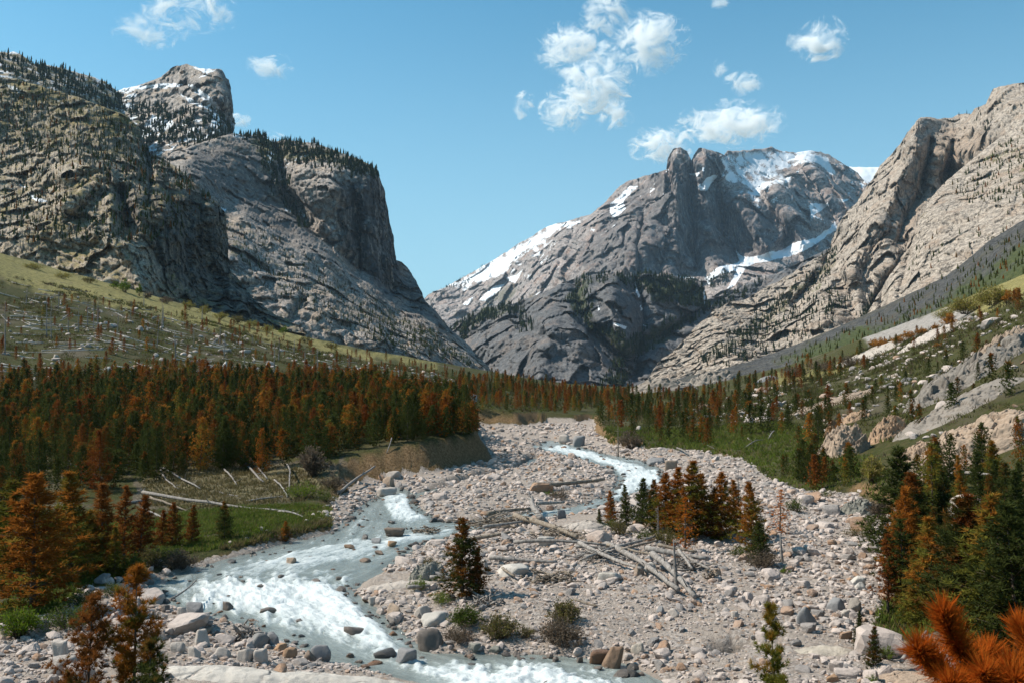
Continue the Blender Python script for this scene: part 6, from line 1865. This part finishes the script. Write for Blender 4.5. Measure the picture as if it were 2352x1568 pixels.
def standing(u, v, vtop, px, label, col='grey', lean=(0, 0), group=None, stubs=14, y=None):
    x, y, z = hit(u, v)
    h = (v - vtop) / FPX * y
    r0 = px * y / FPX / 2
    vv, f = log_geo(h, r0, r0 * 0.25, int(u * 3 + vtop), 0.01, stubs, 6)
    o = link('dead_tree', new_mesh('dead_tree', vv, f, {'grey': m_grey, 'brown': m_brown}[col], True), None, label, 'dead tree', group)
    o.location = (x, y, z - 0.1)
    d = Vector((lean[0], lean[1], 1)).normalized()
    o.rotation_euler = d.to_track_quat('X', 'Z').to_euler()
    return o
standing(1556, 1356, 1237, 12, 'upright pale forked log standing on the gravel bar', lean=(-0.05, 0.1), stubs=6)
standing(1797, 1290, 1222, 9, 'white broken trunk standing right of the gravel bar clump', lean=(-0.06, 0), stubs=2)
standing(1512, 1240, 1160, 4, 'bare grey sapling in front of the gravel bar clump', stubs=40)
standing(1420, 1050, 975, 4, 'dark thin dead stem at the edge of the right terrace', 'brown')
standing(1697, 1140, 1065, 3, 'thin bare sapling at the edge of the right thicket', stubs=30)
for (u, v, vt, px) in [(12, 812, 690, 4), (107, 775, 680, 4), (118, 780, 690, 3), (157, 768, 715, 3), (180, 765, 700, 3), (201, 752, 693, 4), (215, 755, 690, 3), (225, 757, 690, 4), (374, 750, 700, 4), (360, 800, 735, 3), (371, 760, 690, 3), (402, 858, 758, 6), (515, 820, 760, 3), (627, 872, 785, 4), (505, 792, 745, 3),
                       (464, 740, 705, 3), (580, 790, 770, 3), (700, 842, 796, 3), (730, 850, 800, 4), (845, 880, 828, 4), (885, 880, 835, 3), (916, 892, 850, 5), (800, 860, 810, 3), (980, 880, 852, 3), (640, 830, 770, 3), (135, 710, 670, 3), (60, 700, 660, 3), (300, 735, 690, 2), (445, 790, 750, 2), (675, 812, 778, 3), (760, 868, 836, 3), (560, 845, 805, 3), (270, 765, 720, 3), (1030, 905, 868, 3), (330, 705, 672, 3), (1110, 892, 862, 3)]:
    standing(u, v, vt, px * 0.8, 'thin grey dead tree standing on the left meadow slope', group='dead trees standing on the left meadow slope', lean=(random.gauss(0, 0.03), 0))

# logs strewn over the meadow slope
m_bleach = bark_mat('bleached_wood', (0.34, 0.31, 0.28), (0.5, 0.46, 0.42))
LOGV = [new_mesh('fallen_log', *log_geo(8.0, 0.15, 0.06, 700 + s, 0.02, 7, 6), m_bleach, True) for s in range(6)]
rl = np.random.default_rng(88)
poly = np.array([(-20, 640), (120, 660), (240, 680), (420, 735), (640, 790), (820, 830), (1000, 855), (1040, 890), (880, 880), (640, 868), (400, 862), (240, 850), (-20, 880)], float)
n = 0
while n < 190:
    u, v = rl.uniform(-20, 1040), rl.uniform(640, 890)
    if poly_sd(np.array([u]), np.array([v]), poly)[0] > 0 or rl.random() > 0.35 + 0.65 * float(perlin(np.array([u / 60, v / 25, 3.3])) + 0.5):
        continue
    x, y, z = hit(u, v)
    if y > 500:
        continue
    a = rl.uniform(0, math.pi) if rl.random() < 0.5 else rl.normal(0.1, 0.3)
    L = rl.uniform(0.5, 1.3)
    dx, dy = math.cos(a), math.sin(a)
    z2 = float(gz(x + dx * 8 * L, y + dy * 8 * L)[0])
    d = Vector((dx * 8 * L, dy * 8 * L, z2 - z + rl.uniform(-0.1, 0.5)))
    o = link('fallen_log', LOGV[n % 6], None, 'bleached log lying in the grass of the left meadow slope', 'log', 'bleached logs strewn over the left meadow slope')
    o.location = (x, y, z + 0.14)
    o.rotation_euler = d.to_track_quat('X', 'Z').to_euler()
    o.scale = (L, rl.uniform(0.9, 1.7), rl.uniform(0.9, 1.7))
    n += 1

# heaps of thin driftwood
def heap(u, v, wpx, hpx, count, col, label, seed, flat=0.25):
    r = np.random.default_rng(seed)
    x, y, z = hit(u, v)
    z = max(z, wlevel(y))
    W, Hh = wpx * y / FPX, hpx * y / FPX
    g = []
    for k in range(int(count * 1.6)):
        c = np.array([r.normal() * W * 0.25, r.normal() * W * 0.16, abs(r.normal()) * Hh * 0.35])
        a = r.normal(0, 0.6) if r.random() < 0.6 else r.uniform(0, 3.14)
        d = np.array([math.cos(a), math.sin(a), r.normal() * flat])
        L = W * r.uniform(0.1, 0.34)
        rad = r.uniform(0.018, 0.065)
        m_ = c + r.normal(size=3) * 0.06 * L
        g.append(tube_geo([c - d * L / 2, m_, c + d * L / 2], [rad, rad * 0.85, rad * 0.4], 4))
    vv, f = join(g)
    o = link('driftwood', new_mesh('driftwood', vv, f, {'grey': m_grey, 'brown': m_brown}[col], True), None, label, 'driftwood', None, 'stuff', (x, y, z + 0.05))
heap(1150, 1212, 150, 34, 110, 'brown', 'tangled brown driftwood of the upper heap', 1)
heap(1180, 1206, 120, 30, 60, 'grey', 'bleached driftwood of the upper heap', 2)
heap(1262, 1336, 110, 24, 80, 'brown', 'low brown driftwood heap in the middle of the bar', 3)
heap(1380, 1284, 120, 24, 70, 'grey', 'bleached driftwood in the big log heap', 4)
heap(1560, 1306, 100, 24, 60, 'grey', 'bleached sticks under the upright log', 5)
heap(565, 1470, 70, 40, 60, 'grey', 'bleached root tangle on the left beach', 6, 0.9)
heap(985, 1240, 70, 14, 40, 'brown', 'thin driftwood caught at the river bend', 7)
heap(1290, 1232, 150, 20, 50, 'brown', 'scattered driftwood behind the middle logs', 8)
heap(1120, 1390, 70, 26, 40, 'grey', 'bleached brush beside the lone olive pine', 9, 0.6)
heap(1640, 1330, 40, 34, 30, 'brown', 'root bundle at the right end of the big log heap', 10, 0.8)
# ------------------------------------------------------------------ shrubs and grass
def leaf_mat(name, a, b_, dead):
    m = bpy.data.materials.new(name)
    m.use_nodes = True
    nt = m.node_tree
    for n in list(nt.nodes):
        nt.nodes.remove(n)
    out = nt.nodes.new('ShaderNodeOutputMaterial')
    tone = attr(nt, 'tone')
    c = mixc(nt, tone, a, b_)
    c = mixc(nt, ramp(nt, mth(nt, 'FRACT', mth(nt, 'MULTIPLY', tone, 9.7)), 0.6, 0.95), c, dead)
    d = nd(nt, 'ShaderNodeBsdfDiffuse', {'Color': c})
    t = nd(nt, 'ShaderNodeBsdfTranslucent', {'Color': c})
    mx = nd(nt, 'ShaderNodeMixShader', {0: 0.35, 1: d.outputs[0], 2: t.outputs[0]})
    nt.links.new(mx.outputs[0], out.inputs[0])
    return m
LEAF = {
    'green': leaf_mat('willow_green', (0.055, 0.085, 0.016), (0.095, 0.12, 0.022), (0.07, 0.07, 0.03)),
    'bright': leaf_mat('bright_green', (0.09, 0.15, 0.012), (0.15, 0.19, 0.02), (0.10, 0.12, 0.03)),
    'olive': leaf_mat('olive_brush', (0.10, 0.095, 0.03), (0.15, 0.125, 0.045), (0.14, 0.10, 0.055)),
    'brown': leaf_mat('bare_brush', (0.11, 0.08, 0.055), (0.18, 0.14, 0.10), (0.08, 0.06, 0.045)),
    'yellow': leaf_mat('yellow_brush', (0.20, 0.19, 0.035), (0.26, 0.21, 0.06), (0.2, 0.15, 0.07)),
    'orange': leaf_mat('orange_brush', (0.32, 0.13, 0.02), (0.40, 0.17, 0.03), (0.2, 0.12, 0.05)),
}

def shrub_geo(seed, W, H, stems, leaves, leaf, droop=0.3):
    r = np.random.default_rng(seed)
    g, pos, dr = [], [], []
    for k in range(stems):
        a = r.uniform(0, 6.283)
        out = r.uniform(0.1, 1.0) ** 0.7
        e = np.array([math.cos(a) * out * W / 2, math.sin(a) * out * W / 2, H * (1.05 - 0.6 * out ** 2) * r.uniform(0.6, 1.1)])
        b = np.array([math.cos(a), math.sin(a), 0]) * W * 0.12 * r.random()
        m_ = (b + e) / 2 + np.array([0, 0, H * 0.12])
        rad = 0.006 + 0.010 * H
        g.append(tube_geo([b, m_, e], [rad, rad * 0.7, rad * 0.3], 3))
        n = max(1, leaves // stems)
        q = r.uniform(0.3, 1.0, n)
        pos.append(b + (e - b) * q[:, None] + np.array([0, 0, H * 0.12]) * (4 * q * (1 - q))[:, None] + r.normal(size=(n, 3)) * W * 0.045)
        dr.append(np.repeat((e - b)[None] / np.linalg.norm(e - b), n, 0))
    pos, dr = np.vstack(pos), np.vstack(dr)
    n = len(pos)
    d = dr * 0.7 + unit(r, n) * 0.8
    d /= np.linalg.norm(d, axis=1, keepdims=True)
    s = np.cross(d, unit(r, n))
    s /= np.linalg.norm(s, axis=1, keepdims=True) + 1e-9
    ln = leaf * r.uniform(0.6, 1.3, (n, 1))
    v = np.stack([pos - s * ln * 0.22, pos + s * ln * 0.22, pos + d * ln], 1).reshape(-1, 3)
    v[:, 2] = np.maximum(v[:, 2], 0.01)
    return (v, np.arange(len(v), dtype=np.int32).reshape(-1, 3), np.repeat(np.clip(0.5 + 0.5 * r.normal(size=n) * 0.6, 0, 1), 3)), join(g)

m_stem = bark_mat('brush_stems', (0.10, 0.075, 0.055), (0.2, 0.16, 0.13))
def shrub(u, v, w, h, col, label, group=None, seed=None, dens=1.0, name='shrub', leaf=None):
    x, y, z = hit(u, v)
    W, H = w * y / FPX, h * y / FPX
    leaf = leaf or max(0.10 * H, 1.9 * y / FPX * 1.6)
    n = int(dens * np.clip(w * h * 0.55, 160, 2600))
    (lv, lf, lt), (sv, sf) = shrub_geo(seed or int(u + v * 3), W, H, int(np.clip(w * 0.5, 12, 60)), n, leaf)
    root = bpy.data.objects.new(name, None)
    COL.objects.link(root)
    root.location = (x, y + W * 0.25, z - 0.03)
    tag(root, label, 'shrub', group)
    link('stems', new_mesh('stems', sv, sf, m_stem, True), root)
    link('leaves', new_mesh('leaves', lv, lf, LEAF[col], False, dict(tone=lt)), root)
    return root

for a in [
    (690, 1146, 96, 34, 'bright', 'bright green bush on the left meadow below the cut bank'),
    (745, 1152, 60, 24, 'green', 'darker green bush right of the bright one on the left meadow'),
    (598, 1228, 46, 28, 'bright', 'small bright green bush on the left river bank'),
    (652, 1246, 36, 34, 'brown', 'dark twiggy bush under the tiny pine at the left bank edge'),
    (400, 1312, 100, 46, 'brown', 'brown bare willow hanging over the left shore'),
    (345, 1304, 80, 46, 'olive', 'olive willow left of the brown one on the left shore'),
    (290, 1322, 80, 44, 'green', 'green willow at the foot of the dark rust pine'),
    (715, 1098, 84, 66, 'brown', 'grey leafless bush below the left stand by the cut bank'),
    (212, 1096, 50, 50, 'brown', 'grey leafless bush at the foot of the left stand'),
    (760, 1124, 70, 36, 'brown', 'reddish brown brush at the end of the cut bank'),
    (185, 1400, 100, 40, 'green', 'leafy green bush right under the largest orange pine'),
    (250, 1372, 70, 30, 'green', 'leafy green bush above the pale boulders on the left bank'),
    (30, 1470, 110, 66, 'bright', 'leafy green bush at the lower left edge'),
    (140, 1452, 150, 52, 'green', 'dark green bush in the shade of the largest orange pine'),
    (960, 1362, 60, 34, 'bright', 'green ground plants left of the lone olive pine'),
    (1010, 1390, 80, 28, 'bright', 'green ground plants below the lone olive pine'),
    (985, 1316, 60, 36, 'olive', 'olive shrub growing on the lichen covered boulder'),
    (1070, 1448, 90, 52, 'green', 'green bush on the undercut bank above the rapids'),
    (1050, 1482, 100, 40, 'brown', 'brown overhanging brush on the undercut bank above the rapids'),
    (1150, 1474, 110, 54, 'olive', 'olive brown brush in the middle of the undercut bank'),
    (1205, 1468, 50, 34, 'olive', 'small yellowish bush at the right end of the undercut bank'),
    (1300, 1440, 90, 54, 'olive', 'rounded yellow green tussock bush on the gravel bar near the water'),
    (1290, 1494, 120, 64, 'brown', 'drooping dry brown brush under the rounded tussock bush'),
    (1425, 1232, 66, 36, 'olive', 'olive bush at the left foot of the gravel bar clump'),
    (1400, 1216, 50, 22, 'green', 'low green plants beside the pale slab at the gravel bar clump'),
    (1480, 1244, 50, 30, 'green', 'green bush in the middle front of the gravel bar clump'),
    (1530, 1256, 70, 40, 'olive', 'grey green bush behind the upright pale log'),
    (1700, 1280, 50, 26, 'green', 'green bush left of the foot of the big orange rust pine'),
    (1755, 1308, 100, 40, 'brown', 'dark dead brush at the foot of the big orange rust pine'),
    (1830, 1180, 62, 32, 'green', 'green bush right of the sparse drooping orange pine'),
    (1806, 1318, 30, 16, 'bright', 'small bright green cushion on the stones at the right'),
    (1985, 1236, 90, 22, 'olive', 'low olive shrubs at the edge of the right stand'),
    (2030, 1196, 60, 50, 'brown', 'grey dead brush right of the large greenish boulder'),
    (2040, 1516, 44, 34, 'bright', 'green bush beside the small dark pine at the lower right'),
    (2010, 1572, 40, 22, 'bright', 'green tuft at the bottom edge at the right'),
    (2010, 1110, 70, 60, 'yellow', 'pale yellow dry brush left of the right stand'),
    (1890, 1142, 70, 16, 'green', 'low green plants in front of the dark thicket'),
    (1290, 1150, 70, 26, 'brown', 'dark brush on the island bar'),
    (1262, 1138, 40, 10, 'bright', 'small green patch on the island bar'),
    (1450, 1032, 70, 44, 'brown', 'grey brush on the bank of the upper stream'),
    (560, 1072, 40, 30, 'green', 'green bush between logs below the left stand'),
]:
    shrub(*a)
# yellow brush along the crest of the left meadow
for i, (u, v, w, h, c) in enumerate([(283, 672, 36, 30, 'bright'), (318, 680, 20, 26, 'bright'), (262, 664, 22, 18, 'bright'), (430, 712, 34, 22, 'yellow'), (465, 722, 40, 20, 'yellow'), (500, 734, 44, 20, 'yellow'), (540, 744, 44, 20, 'olive'), (575, 754, 40, 20, 'yellow'), (612, 764, 44, 18, 'yellow'), (650, 770, 26, 22, 'bright'),
                                     (380, 698, 40, 18, 'brown'), (335, 686, 34, 16, 'brown'), (200, 650, 40, 16, 'olive'), (140, 640, 50, 16, 'yellow'), (70, 618, 50, 16, 'yellow'), (700, 788, 44, 16, 'olive'), (760, 800, 44, 14, 'olive')]):
    shrub(u, v, w, h, c, {'bright': 'fresh green bush at the foot of the left crag', 'yellow': 'yellow brush on the crest of the left meadow', 'olive': 'olive brush on the crest of the left meadow', 'brown': 'brown brush on the crest of the left meadow'}[c], 'brush along the crest of the left meadow, ' + c, dens=1.6)
for i, (u, v, w, h, c) in enumerate([(2030, 796, 50, 20, 'orange'), (2065, 790, 40, 20, 'orange'), (2090, 778, 40, 18, 'orange'), (2010, 800, 30, 22, 'orange'), (2120, 770, 34, 18, 'orange'), (2185, 750, 44, 30, 'orange'), (2150, 760, 26, 18, 'orange'), (2320, 700, 30, 34, 'orange'), (2160, 800, 22, 16, 'orange'), (2340, 690, 26, 34, 'orange'),
                                     (2230, 720, 90, 40, 'yellow'), (2290, 700, 90, 44, 'yellow'), (2180, 736, 60, 30, 'yellow'), (1900, 850, 90, 22, 'brown'), (1830, 866, 80, 22, 'brown'), (1960, 840, 70, 22, 'brown')]):
    shrub(u, v, w, h, c, {'orange': 'bright orange saplings on the sunlit ledge at the right', 'yellow': 'pale dry brush above the sunlit ledge at the right', 'brown': 'brown brush on the right rise'}[c], 'brush on the right rise, ' + c, dens=1.8)

# --- grass
def grass(polys, n, hm, blades, mat, label, seed, ymax=170, patch=3.0, bias=0.6, spread=0.13):
    r = np.random.default_rng(seed)
    pl = np.array(polys, float)
    pts = np.array([hit(u, v)[:2] for u, v in polys])
    x = r.uniform(pts[:, 0].min(), pts[:, 0].max(), n * 6)
    y = r.uniform(pts[:, 1].min(), min(ymax, pts[:, 1].max()), n * 6)
    z = gz(x, y)
    u, v = proj(np.stack([x, y, z], -1))
    ok = (poly_sd(u, v, pl) < 0) & (poly_sd(x, y, FLOOD) > 0.5)
    ok &= r.random(len(x)) < np.clip(bias + (2.0 - bias) * fbm(np.stack([x / patch, y / patch, x * 0], -1), 4, 0.55, seed=seed), 0.02, 1)
    i = np.where(ok)[0][:n]
    P = np.stack([x[i], y[i], z[i]], -1)
    m_ = len(i)
    b = P[:, None] + r.normal(size=(m_, blades, 3)) * np.array([spread, spread, 0.0])
    d = np.stack([r.normal(size=(m_, blades)) * 0.5, r.normal(size=(m_, blades)) * 0.5, np.ones((m_, blades))], -1)
    L = hm * r.uniform(0.5, 1.3, (m_, blades, 1)) * (0.7 + 0.008 * y[i])[:, None, None]
    s = np.stack([np.cos(r.uniform(0, 6.28, (m_, blades))), np.sin(r.uniform(0, 6.28, (m_, blades))), np.zeros((m_, blades))], -1) * 0.03 * (0.7 + 0.012 * y[i])[:, None, None]
    vv = np.stack([b - s, b + s, b + d * L], 2).reshape(-1, 3)
    t = np.repeat(np.clip(0.5 + 0.6 * fbm(P / 4.0, 3, 0.5, seed=seed + 1) * 2 + 0.15 * r.normal(size=m_), 0, 1), blades * 3)
    link('grass', new_mesh('grass', vv, np.arange(len(vv), dtype=np.int32).reshape(-1, 3), mat, False, dict(tone=t)), None, label, 'grass', None, 'stuff')
LEAF['meadow'] = leaf_mat('meadow_grass', (0.075, 0.105, 0.018), (0.125, 0.155, 0.03), (0.15, 0.125, 0.05))
LEAF['drygrass'] = leaf_mat('dry_grass', (0.125, 0.098, 0.046), (0.17, 0.135, 0.068), (0.08, 0.075, 0.03))
grass([(330, 1290), (480, 1262), (640, 1238), (772, 1208), (772, 1160), (640, 1160), (500, 1168), (400, 1180), (330, 1200)], 5200, 0.22, 5, LEAF['meadow'], 'short green grass of the low left meadow', 31)
grass([(0, 1470), (150, 1438), (215, 1362), (345, 1328), (330, 1200), (150, 1180), (0, 1180)], 4200, 0.30, 5, LEAF['meadow'], 'green grass under the left bank pines', 32)
grass([(560, 1252), (650, 1240), (772, 1210), (772, 1190), (640, 1220), (500, 1262)], 900, 0.3, 6, LEAF['drygrass'], 'dry grass fringe along the left bank', 33)
grass([(330, 1180), (700, 1150), (780, 1120), (700, 1075), (480, 1060), (330, 1085)], 2600, 0.22, 4, LEAF['drygrass'], 'dry grass on the slope below the left stand', 34)
grass([(1400, 1040), (1700, 1062), (1760, 1108), (1900, 1140), (2040, 1190), (2040, 1080), (1900, 1000), (1800, 970), (1500, 960), (1380, 960)], 5200, 0.3, 5, LEAF['meadow'], 'green grass of the right terrace', 35)
grass([(2040, 1300), (2010, 1470), (2200, 1480), (2400, 1500), (2400, 1200), (2100, 1100)], 3000, 0.35, 5, LEAF['meadow'], 'grass under the right stand', 36)

LEAF['scrub'] = leaf_mat('low_scrub', (0.085, 0.066, 0.032), (0.085, 0.10, 0.024), (0.12, 0.09, 0.06))
grass([(-60, 620), (230, 672), (450, 730), (640, 780), (820, 825), (1000, 850), (1100, 880), (1000, 900), (700, 872), (400, 862), (200, 855), (-60, 885)], 5200, 0.24, 9, LEAF['scrub'], 'low brown and green scrub over the left meadow slope', 41, 440, 16.0, 0.12, 0.5)
grass([(1380, 960), (1700, 905), (1900, 860), (2000, 790), (2200, 740), (2400, 660), (2400, 1000), (2200, 1080), (2000, 1060), (1900, 1010), (1700, 1000), (1400, 1010)], 6500, 0.34, 9, LEAF['scrub'], 'low scrub over the right slope', 42, 400, 9.0, 0.2, 0.45)
grass([(1090, 945), (1210, 948), (1360, 938), (1450, 905), (1300, 895), (1130, 880), (1050, 900)], 2500, 0.3, 6, LEAF['scrub'], 'low scrub at the valley mouth', 43, 400)

# ------------------------------------------------------------------ the young pine right in front of the lens
def needle_shoots():
    r = np.random.default_rng(55)
    base = np.array(unproj(2520, 2300, 4.2))
    base[2] = float(gz(base[0], base[1])[0])
    stems = [
        ([base, unproj(2480, 1800, 4.1), unproj(2390, 1660, 3.95)], 0.0, 0.014),
        ([unproj(2390, 1660, 3.95), unproj(2262, 1580, 3.85), unproj(2206, 1500, 3.78), unproj(2166, 1408, 3.7)], 520, 0.008),
        ([unproj(2262, 1580, 3.85), unproj(2170, 1555, 3.75), unproj(2108, 1490, 3.62)], 300, 0.006),
        ([unproj(2300, 1600, 3.88), unproj(2230, 1590, 3.7), unproj(2180, 1570, 3.5)], 260, 0.006),
        ([unproj(2390, 1660, 3.95), unproj(2350, 1590, 3.9), unproj(2318, 1530, 3.8)], 300, 0.007),
        ([unproj(2440, 1720, 4.0), unproj(2400, 1600, 4.1), unproj(2372, 1500, 4.15), unproj(2345, 1440, 4.2)], 360, 0.007),
        ([unproj(2206, 1520, 3.78), unproj(2250, 1520, 3.9), unproj(2275, 1500, 4.0)], 200, 0.005),
        ([unproj(2420, 1700, 3.7), unproj(2360, 1620, 3.5), unproj(2330, 1560, 3.4)], 320, 0.006),
        ([unproj(2340, 1650, 3.9), unproj(2290, 1600, 3.6), unproj(2260, 1545, 3.45)], 300, 0.006),
        ([unproj(2300, 1620, 3.7), unproj(2250, 1640, 3.5), unproj(2215, 1630, 3.4)], 220, 0.005),
    ]
    wood, V, T = [], [], []
    for pts, n, rad in stems:
        pts = np.array(pts)
        seg = np.concatenate([[0], np.cumsum(np.linalg.norm(np.diff(pts, axis=0), axis=1))])
        tt = np.linspace(0, seg[-1], 8)
        P = np.stack([np.interp(tt, seg, pts[:, k]) for k in range(3)], -1)
        wood.append(tube_geo(P, np.linspace(rad, rad * 0.5, 8), 6))
        if not n:
            continue
        q = r.uniform(0.2, 1.0, n) ** 0.6 * seg[-1]
        c = np.stack([np.interp(q, seg, pts[:, k]) for k in range(3)], -1)
        ax = np.stack([np.interp(q + 0.01, seg, pts[:, k]) - np.interp(q - 0.01, seg, pts[:, k]) for k in range(3)], -1)
        ax /= np.linalg.norm(ax, axis=1, keepdims=True) + 1e-9
        for rep in range(5):
            tipw = (q / seg[-1])[:, None]
            d = ax * (0.5 + 0.45 * tipw) + unit(r, n) * 0.95 + np.array([0, 0, 0.25])
            d /= np.linalg.norm(d, axis=1, keepdims=True)
            L = r.uniform(0.06, 0.12, (n, 1))
            s = np.cross(d, unit(r, n))
            s /= np.linalg.norm(s, axis=1, keepdims=True)
            w = 0.0019
            mid = c + d * L * 0.6 + r.normal(size=(n, 3)) * 0.003
            tip = c + d * L + np.array([0, 0, 0.006])
            V.append(np.stack([c - s * w, c + s * w, mid + s * w * 0.9, mid - s * w * 0.9, tip], 1))
            T.append(np.repeat(r.random(n), 5))
    V = np.concatenate(V)
    n = len(V)
    o = (np.arange(n) * 5)[:, None]
    F = np.concatenate([o + [0, 1, 2], o + [0, 2, 3], o + [3, 2, 4]])
    return join(wood), V.reshape(-1, 3), F.astype(np.int32), np.concatenate(T), base
(wv_, wf_), nv_, nf_, nt_, base_ = needle_shoots()
m_front = needle_mat('burnt_orange_needles', (0.46, 0.115, 0.014), (0.50, 0.09, 0.010), 0.5, 0.2, 0.0)
root = bpy.data.objects.new('pine_sapling', None)
COL.objects.link(root)
root.location = base_
tag(root, 'bright orange needled pine tip close to the lens at the lower right corner', 'pine tree')
link('trunk', new_mesh('trunk', wv_ - base_, wf_, m_bark, True), root)
link('crown', new_mesh('crown', nv_ - base_, nf_, m_front, False, dict(tone=nt_, hgt=np.full(len(nv_), 0.5))), root)
# ------------------------------------------------------------------ clouds
def cloud_mat():
    m = bpy.data.materials.new('cloud_vapour')
    m.use_nodes = True
    nt = m.node_tree
    for n in list(nt.nodes):
        nt.nodes.remove(n)
    out = nt.nodes.new('ShaderNodeOutputMaterial')
    tc = nd(nt, 'ShaderNodeTexCoord')
    geo = nd(nt, 'ShaderNodeNewGeometry')
    ln = nd(nt, 'ShaderNodeVectorMath', {0: tc.outputs['Object']}, operation='LENGTH').outputs['Value']
    pos = nd(nt, 'ShaderNodeMapping', {'Vector': geo.outputs['Position'], 'Scale': (1, 1, 1.35)}).outputs[0]
    n1 = noise(nt, pos, 0.0066, 8, 0.68, 1.2)
    f = mth(nt, 'SUBTRACT', 1.0, mth(nt, 'MULTIPLY', ln, ln))
    oi = nd(nt, 'ShaderNodeObjectInfo')
    s = mth(nt, 'ADD', mth(nt, 'MULTIPLY', f, 0.55), mth(nt, 'MULTIPLY', mth(nt, 'SUBTRACT', n1, 0.5), 4.2))
    d = ramp(nt, mth(nt, 'SUBTRACT', s, 0.38), 0.0, 0.75)
    d = mth(nt, 'MULTIPLY', d, ramp(nt, f, 0.0, 0.22))
    sep = nd(nt, 'ShaderNodeSeparateColor', {0: oi.outputs['Color']})
    d = mth(nt, 'MULTIPLY', mth(nt, 'MULTIPLY', d, 0.042), sep.outputs[0])
    v = nd(nt, 'ShaderNodeVolumePrincipled', {'Color': (1.0, 1.0, 1.0, 1), 'Density': d, 'Anisotropy': 0.0})
    nt.links.new(v.outputs[0], out.inputs['Volume'])
    return m
m_cloud = cloud_mat()
CLOUDZ = 2150.0
cv_, cf_ = ICO[3]
for (u, v, w, h, den, lab) in [
    (1392, 30, 130, 110, 1.0, 'cloud cut by the top edge at the head of the large broken group'),
    (1492, 98, 190, 150, 1.0, 'cloud forming the right wing of the large broken group'),
    (1308, 112, 175, 120, 1.0, 'cloud forming the left wing of the large broken group'),
    (1368, 190, 170, 190, 1.15, 'brightest cloud in the middle of the large broken group'),
    (1298, 248, 130, 120, 1.0, 'cloud at the lower left end of the large broken group'),
    (1412, 262, 100, 80, 0.8, 'ragged cloud at the lower right end of the large broken group'),
    (1202, 240, 56, 74, 0.8, 'small cloud alone left of the large broken group'),
    (1516, 334, 150, 90, 1.1, 'puffy cloud just left above the twin rock pinnacles'),
    (1680, 286, 250, 100, 1.0, 'long saddle shaped cloud above the snowy summit'),
    (1876, 90, 140, 110, 1.0, 'round cloud alone at the upper right'),
    (1708, 194, 100, 56, 0.8, 'small ragged cloud between the saddle shaped one and the round one'),
    (1656, 160, 40, 50, 0.5, 'faint tiny cloud above the small ragged one'),
    (1652, 6, 50, 30, 0.7, 'wisp cut by the top edge right of centre'),
    (440, 26, 220, 90, 0.6, 'thin streaked cloud cut by the top edge at the left'),
    (345, 70, 190, 80, 0.4, 'faint wispy cloud below the thin streaked one at the left'),
    (620, 152, 110, 80, 0.6, 'small double puff right of the rock tower'),
    (551, 275, 60, 50, 0.9, 'small white puff touching the right side of the rock tower'),
    (632, 316, 60, 34, 0.8, 'small white puff on the skyline left of the dome'),
]:
    y = FPX * (CLOUDZ - CAMZ) / (HZ - v)
    p = unproj(u, v, y)
    o = link('cloud', new_mesh('cloud', cv_ * (1 + 0.0), cf_, m_cloud, True), None, lab, 'cloud')
    k = y / FPX / 2 * 1.12
    o.location = p
    o.scale = (w * k, max(w, h) * k * 0.8, h * k)
    o.color = (den, den, den, 1)

# ------------------------------------------------------------------ air
bm = bmesh.new()
bmesh.ops.create_cube(bm, size=1.0)
me = bpy.data.meshes.new('haze')
bm.to_mesh(me)
bm.free()
hm = bpy.data.materials.new('valley_air')
hm.use_nodes = True
hn = hm.node_tree
for n in list(hn.nodes):
    hn.nodes.remove(n)
ho = hn.nodes.new('ShaderNodeOutputMaterial')
hv = nd(hn, 'ShaderNodeVolumePrincipled', {'Color': (0.55, 0.78, 1.0, 1), 'Density': 2.2e-5, 'Anisotropy': 0.2})
hn.links.new(hv.outputs[0], ho.inputs['Volume'])
me.materials.append(hm)
top = max(x[2] for x in (unproj(1720, 340, 5200), unproj(1862, 345, 5600), unproj(2000, 380, 6600))) + 60
haze = link('haze', me, None, 'thin blue air filling the valley', 'haze', None, 'stuff')
haze.location = (0, 4500, (top - 15.5) / 2)
haze.scale = (18400, 15400, top + 15.5)
print('haze top', top)
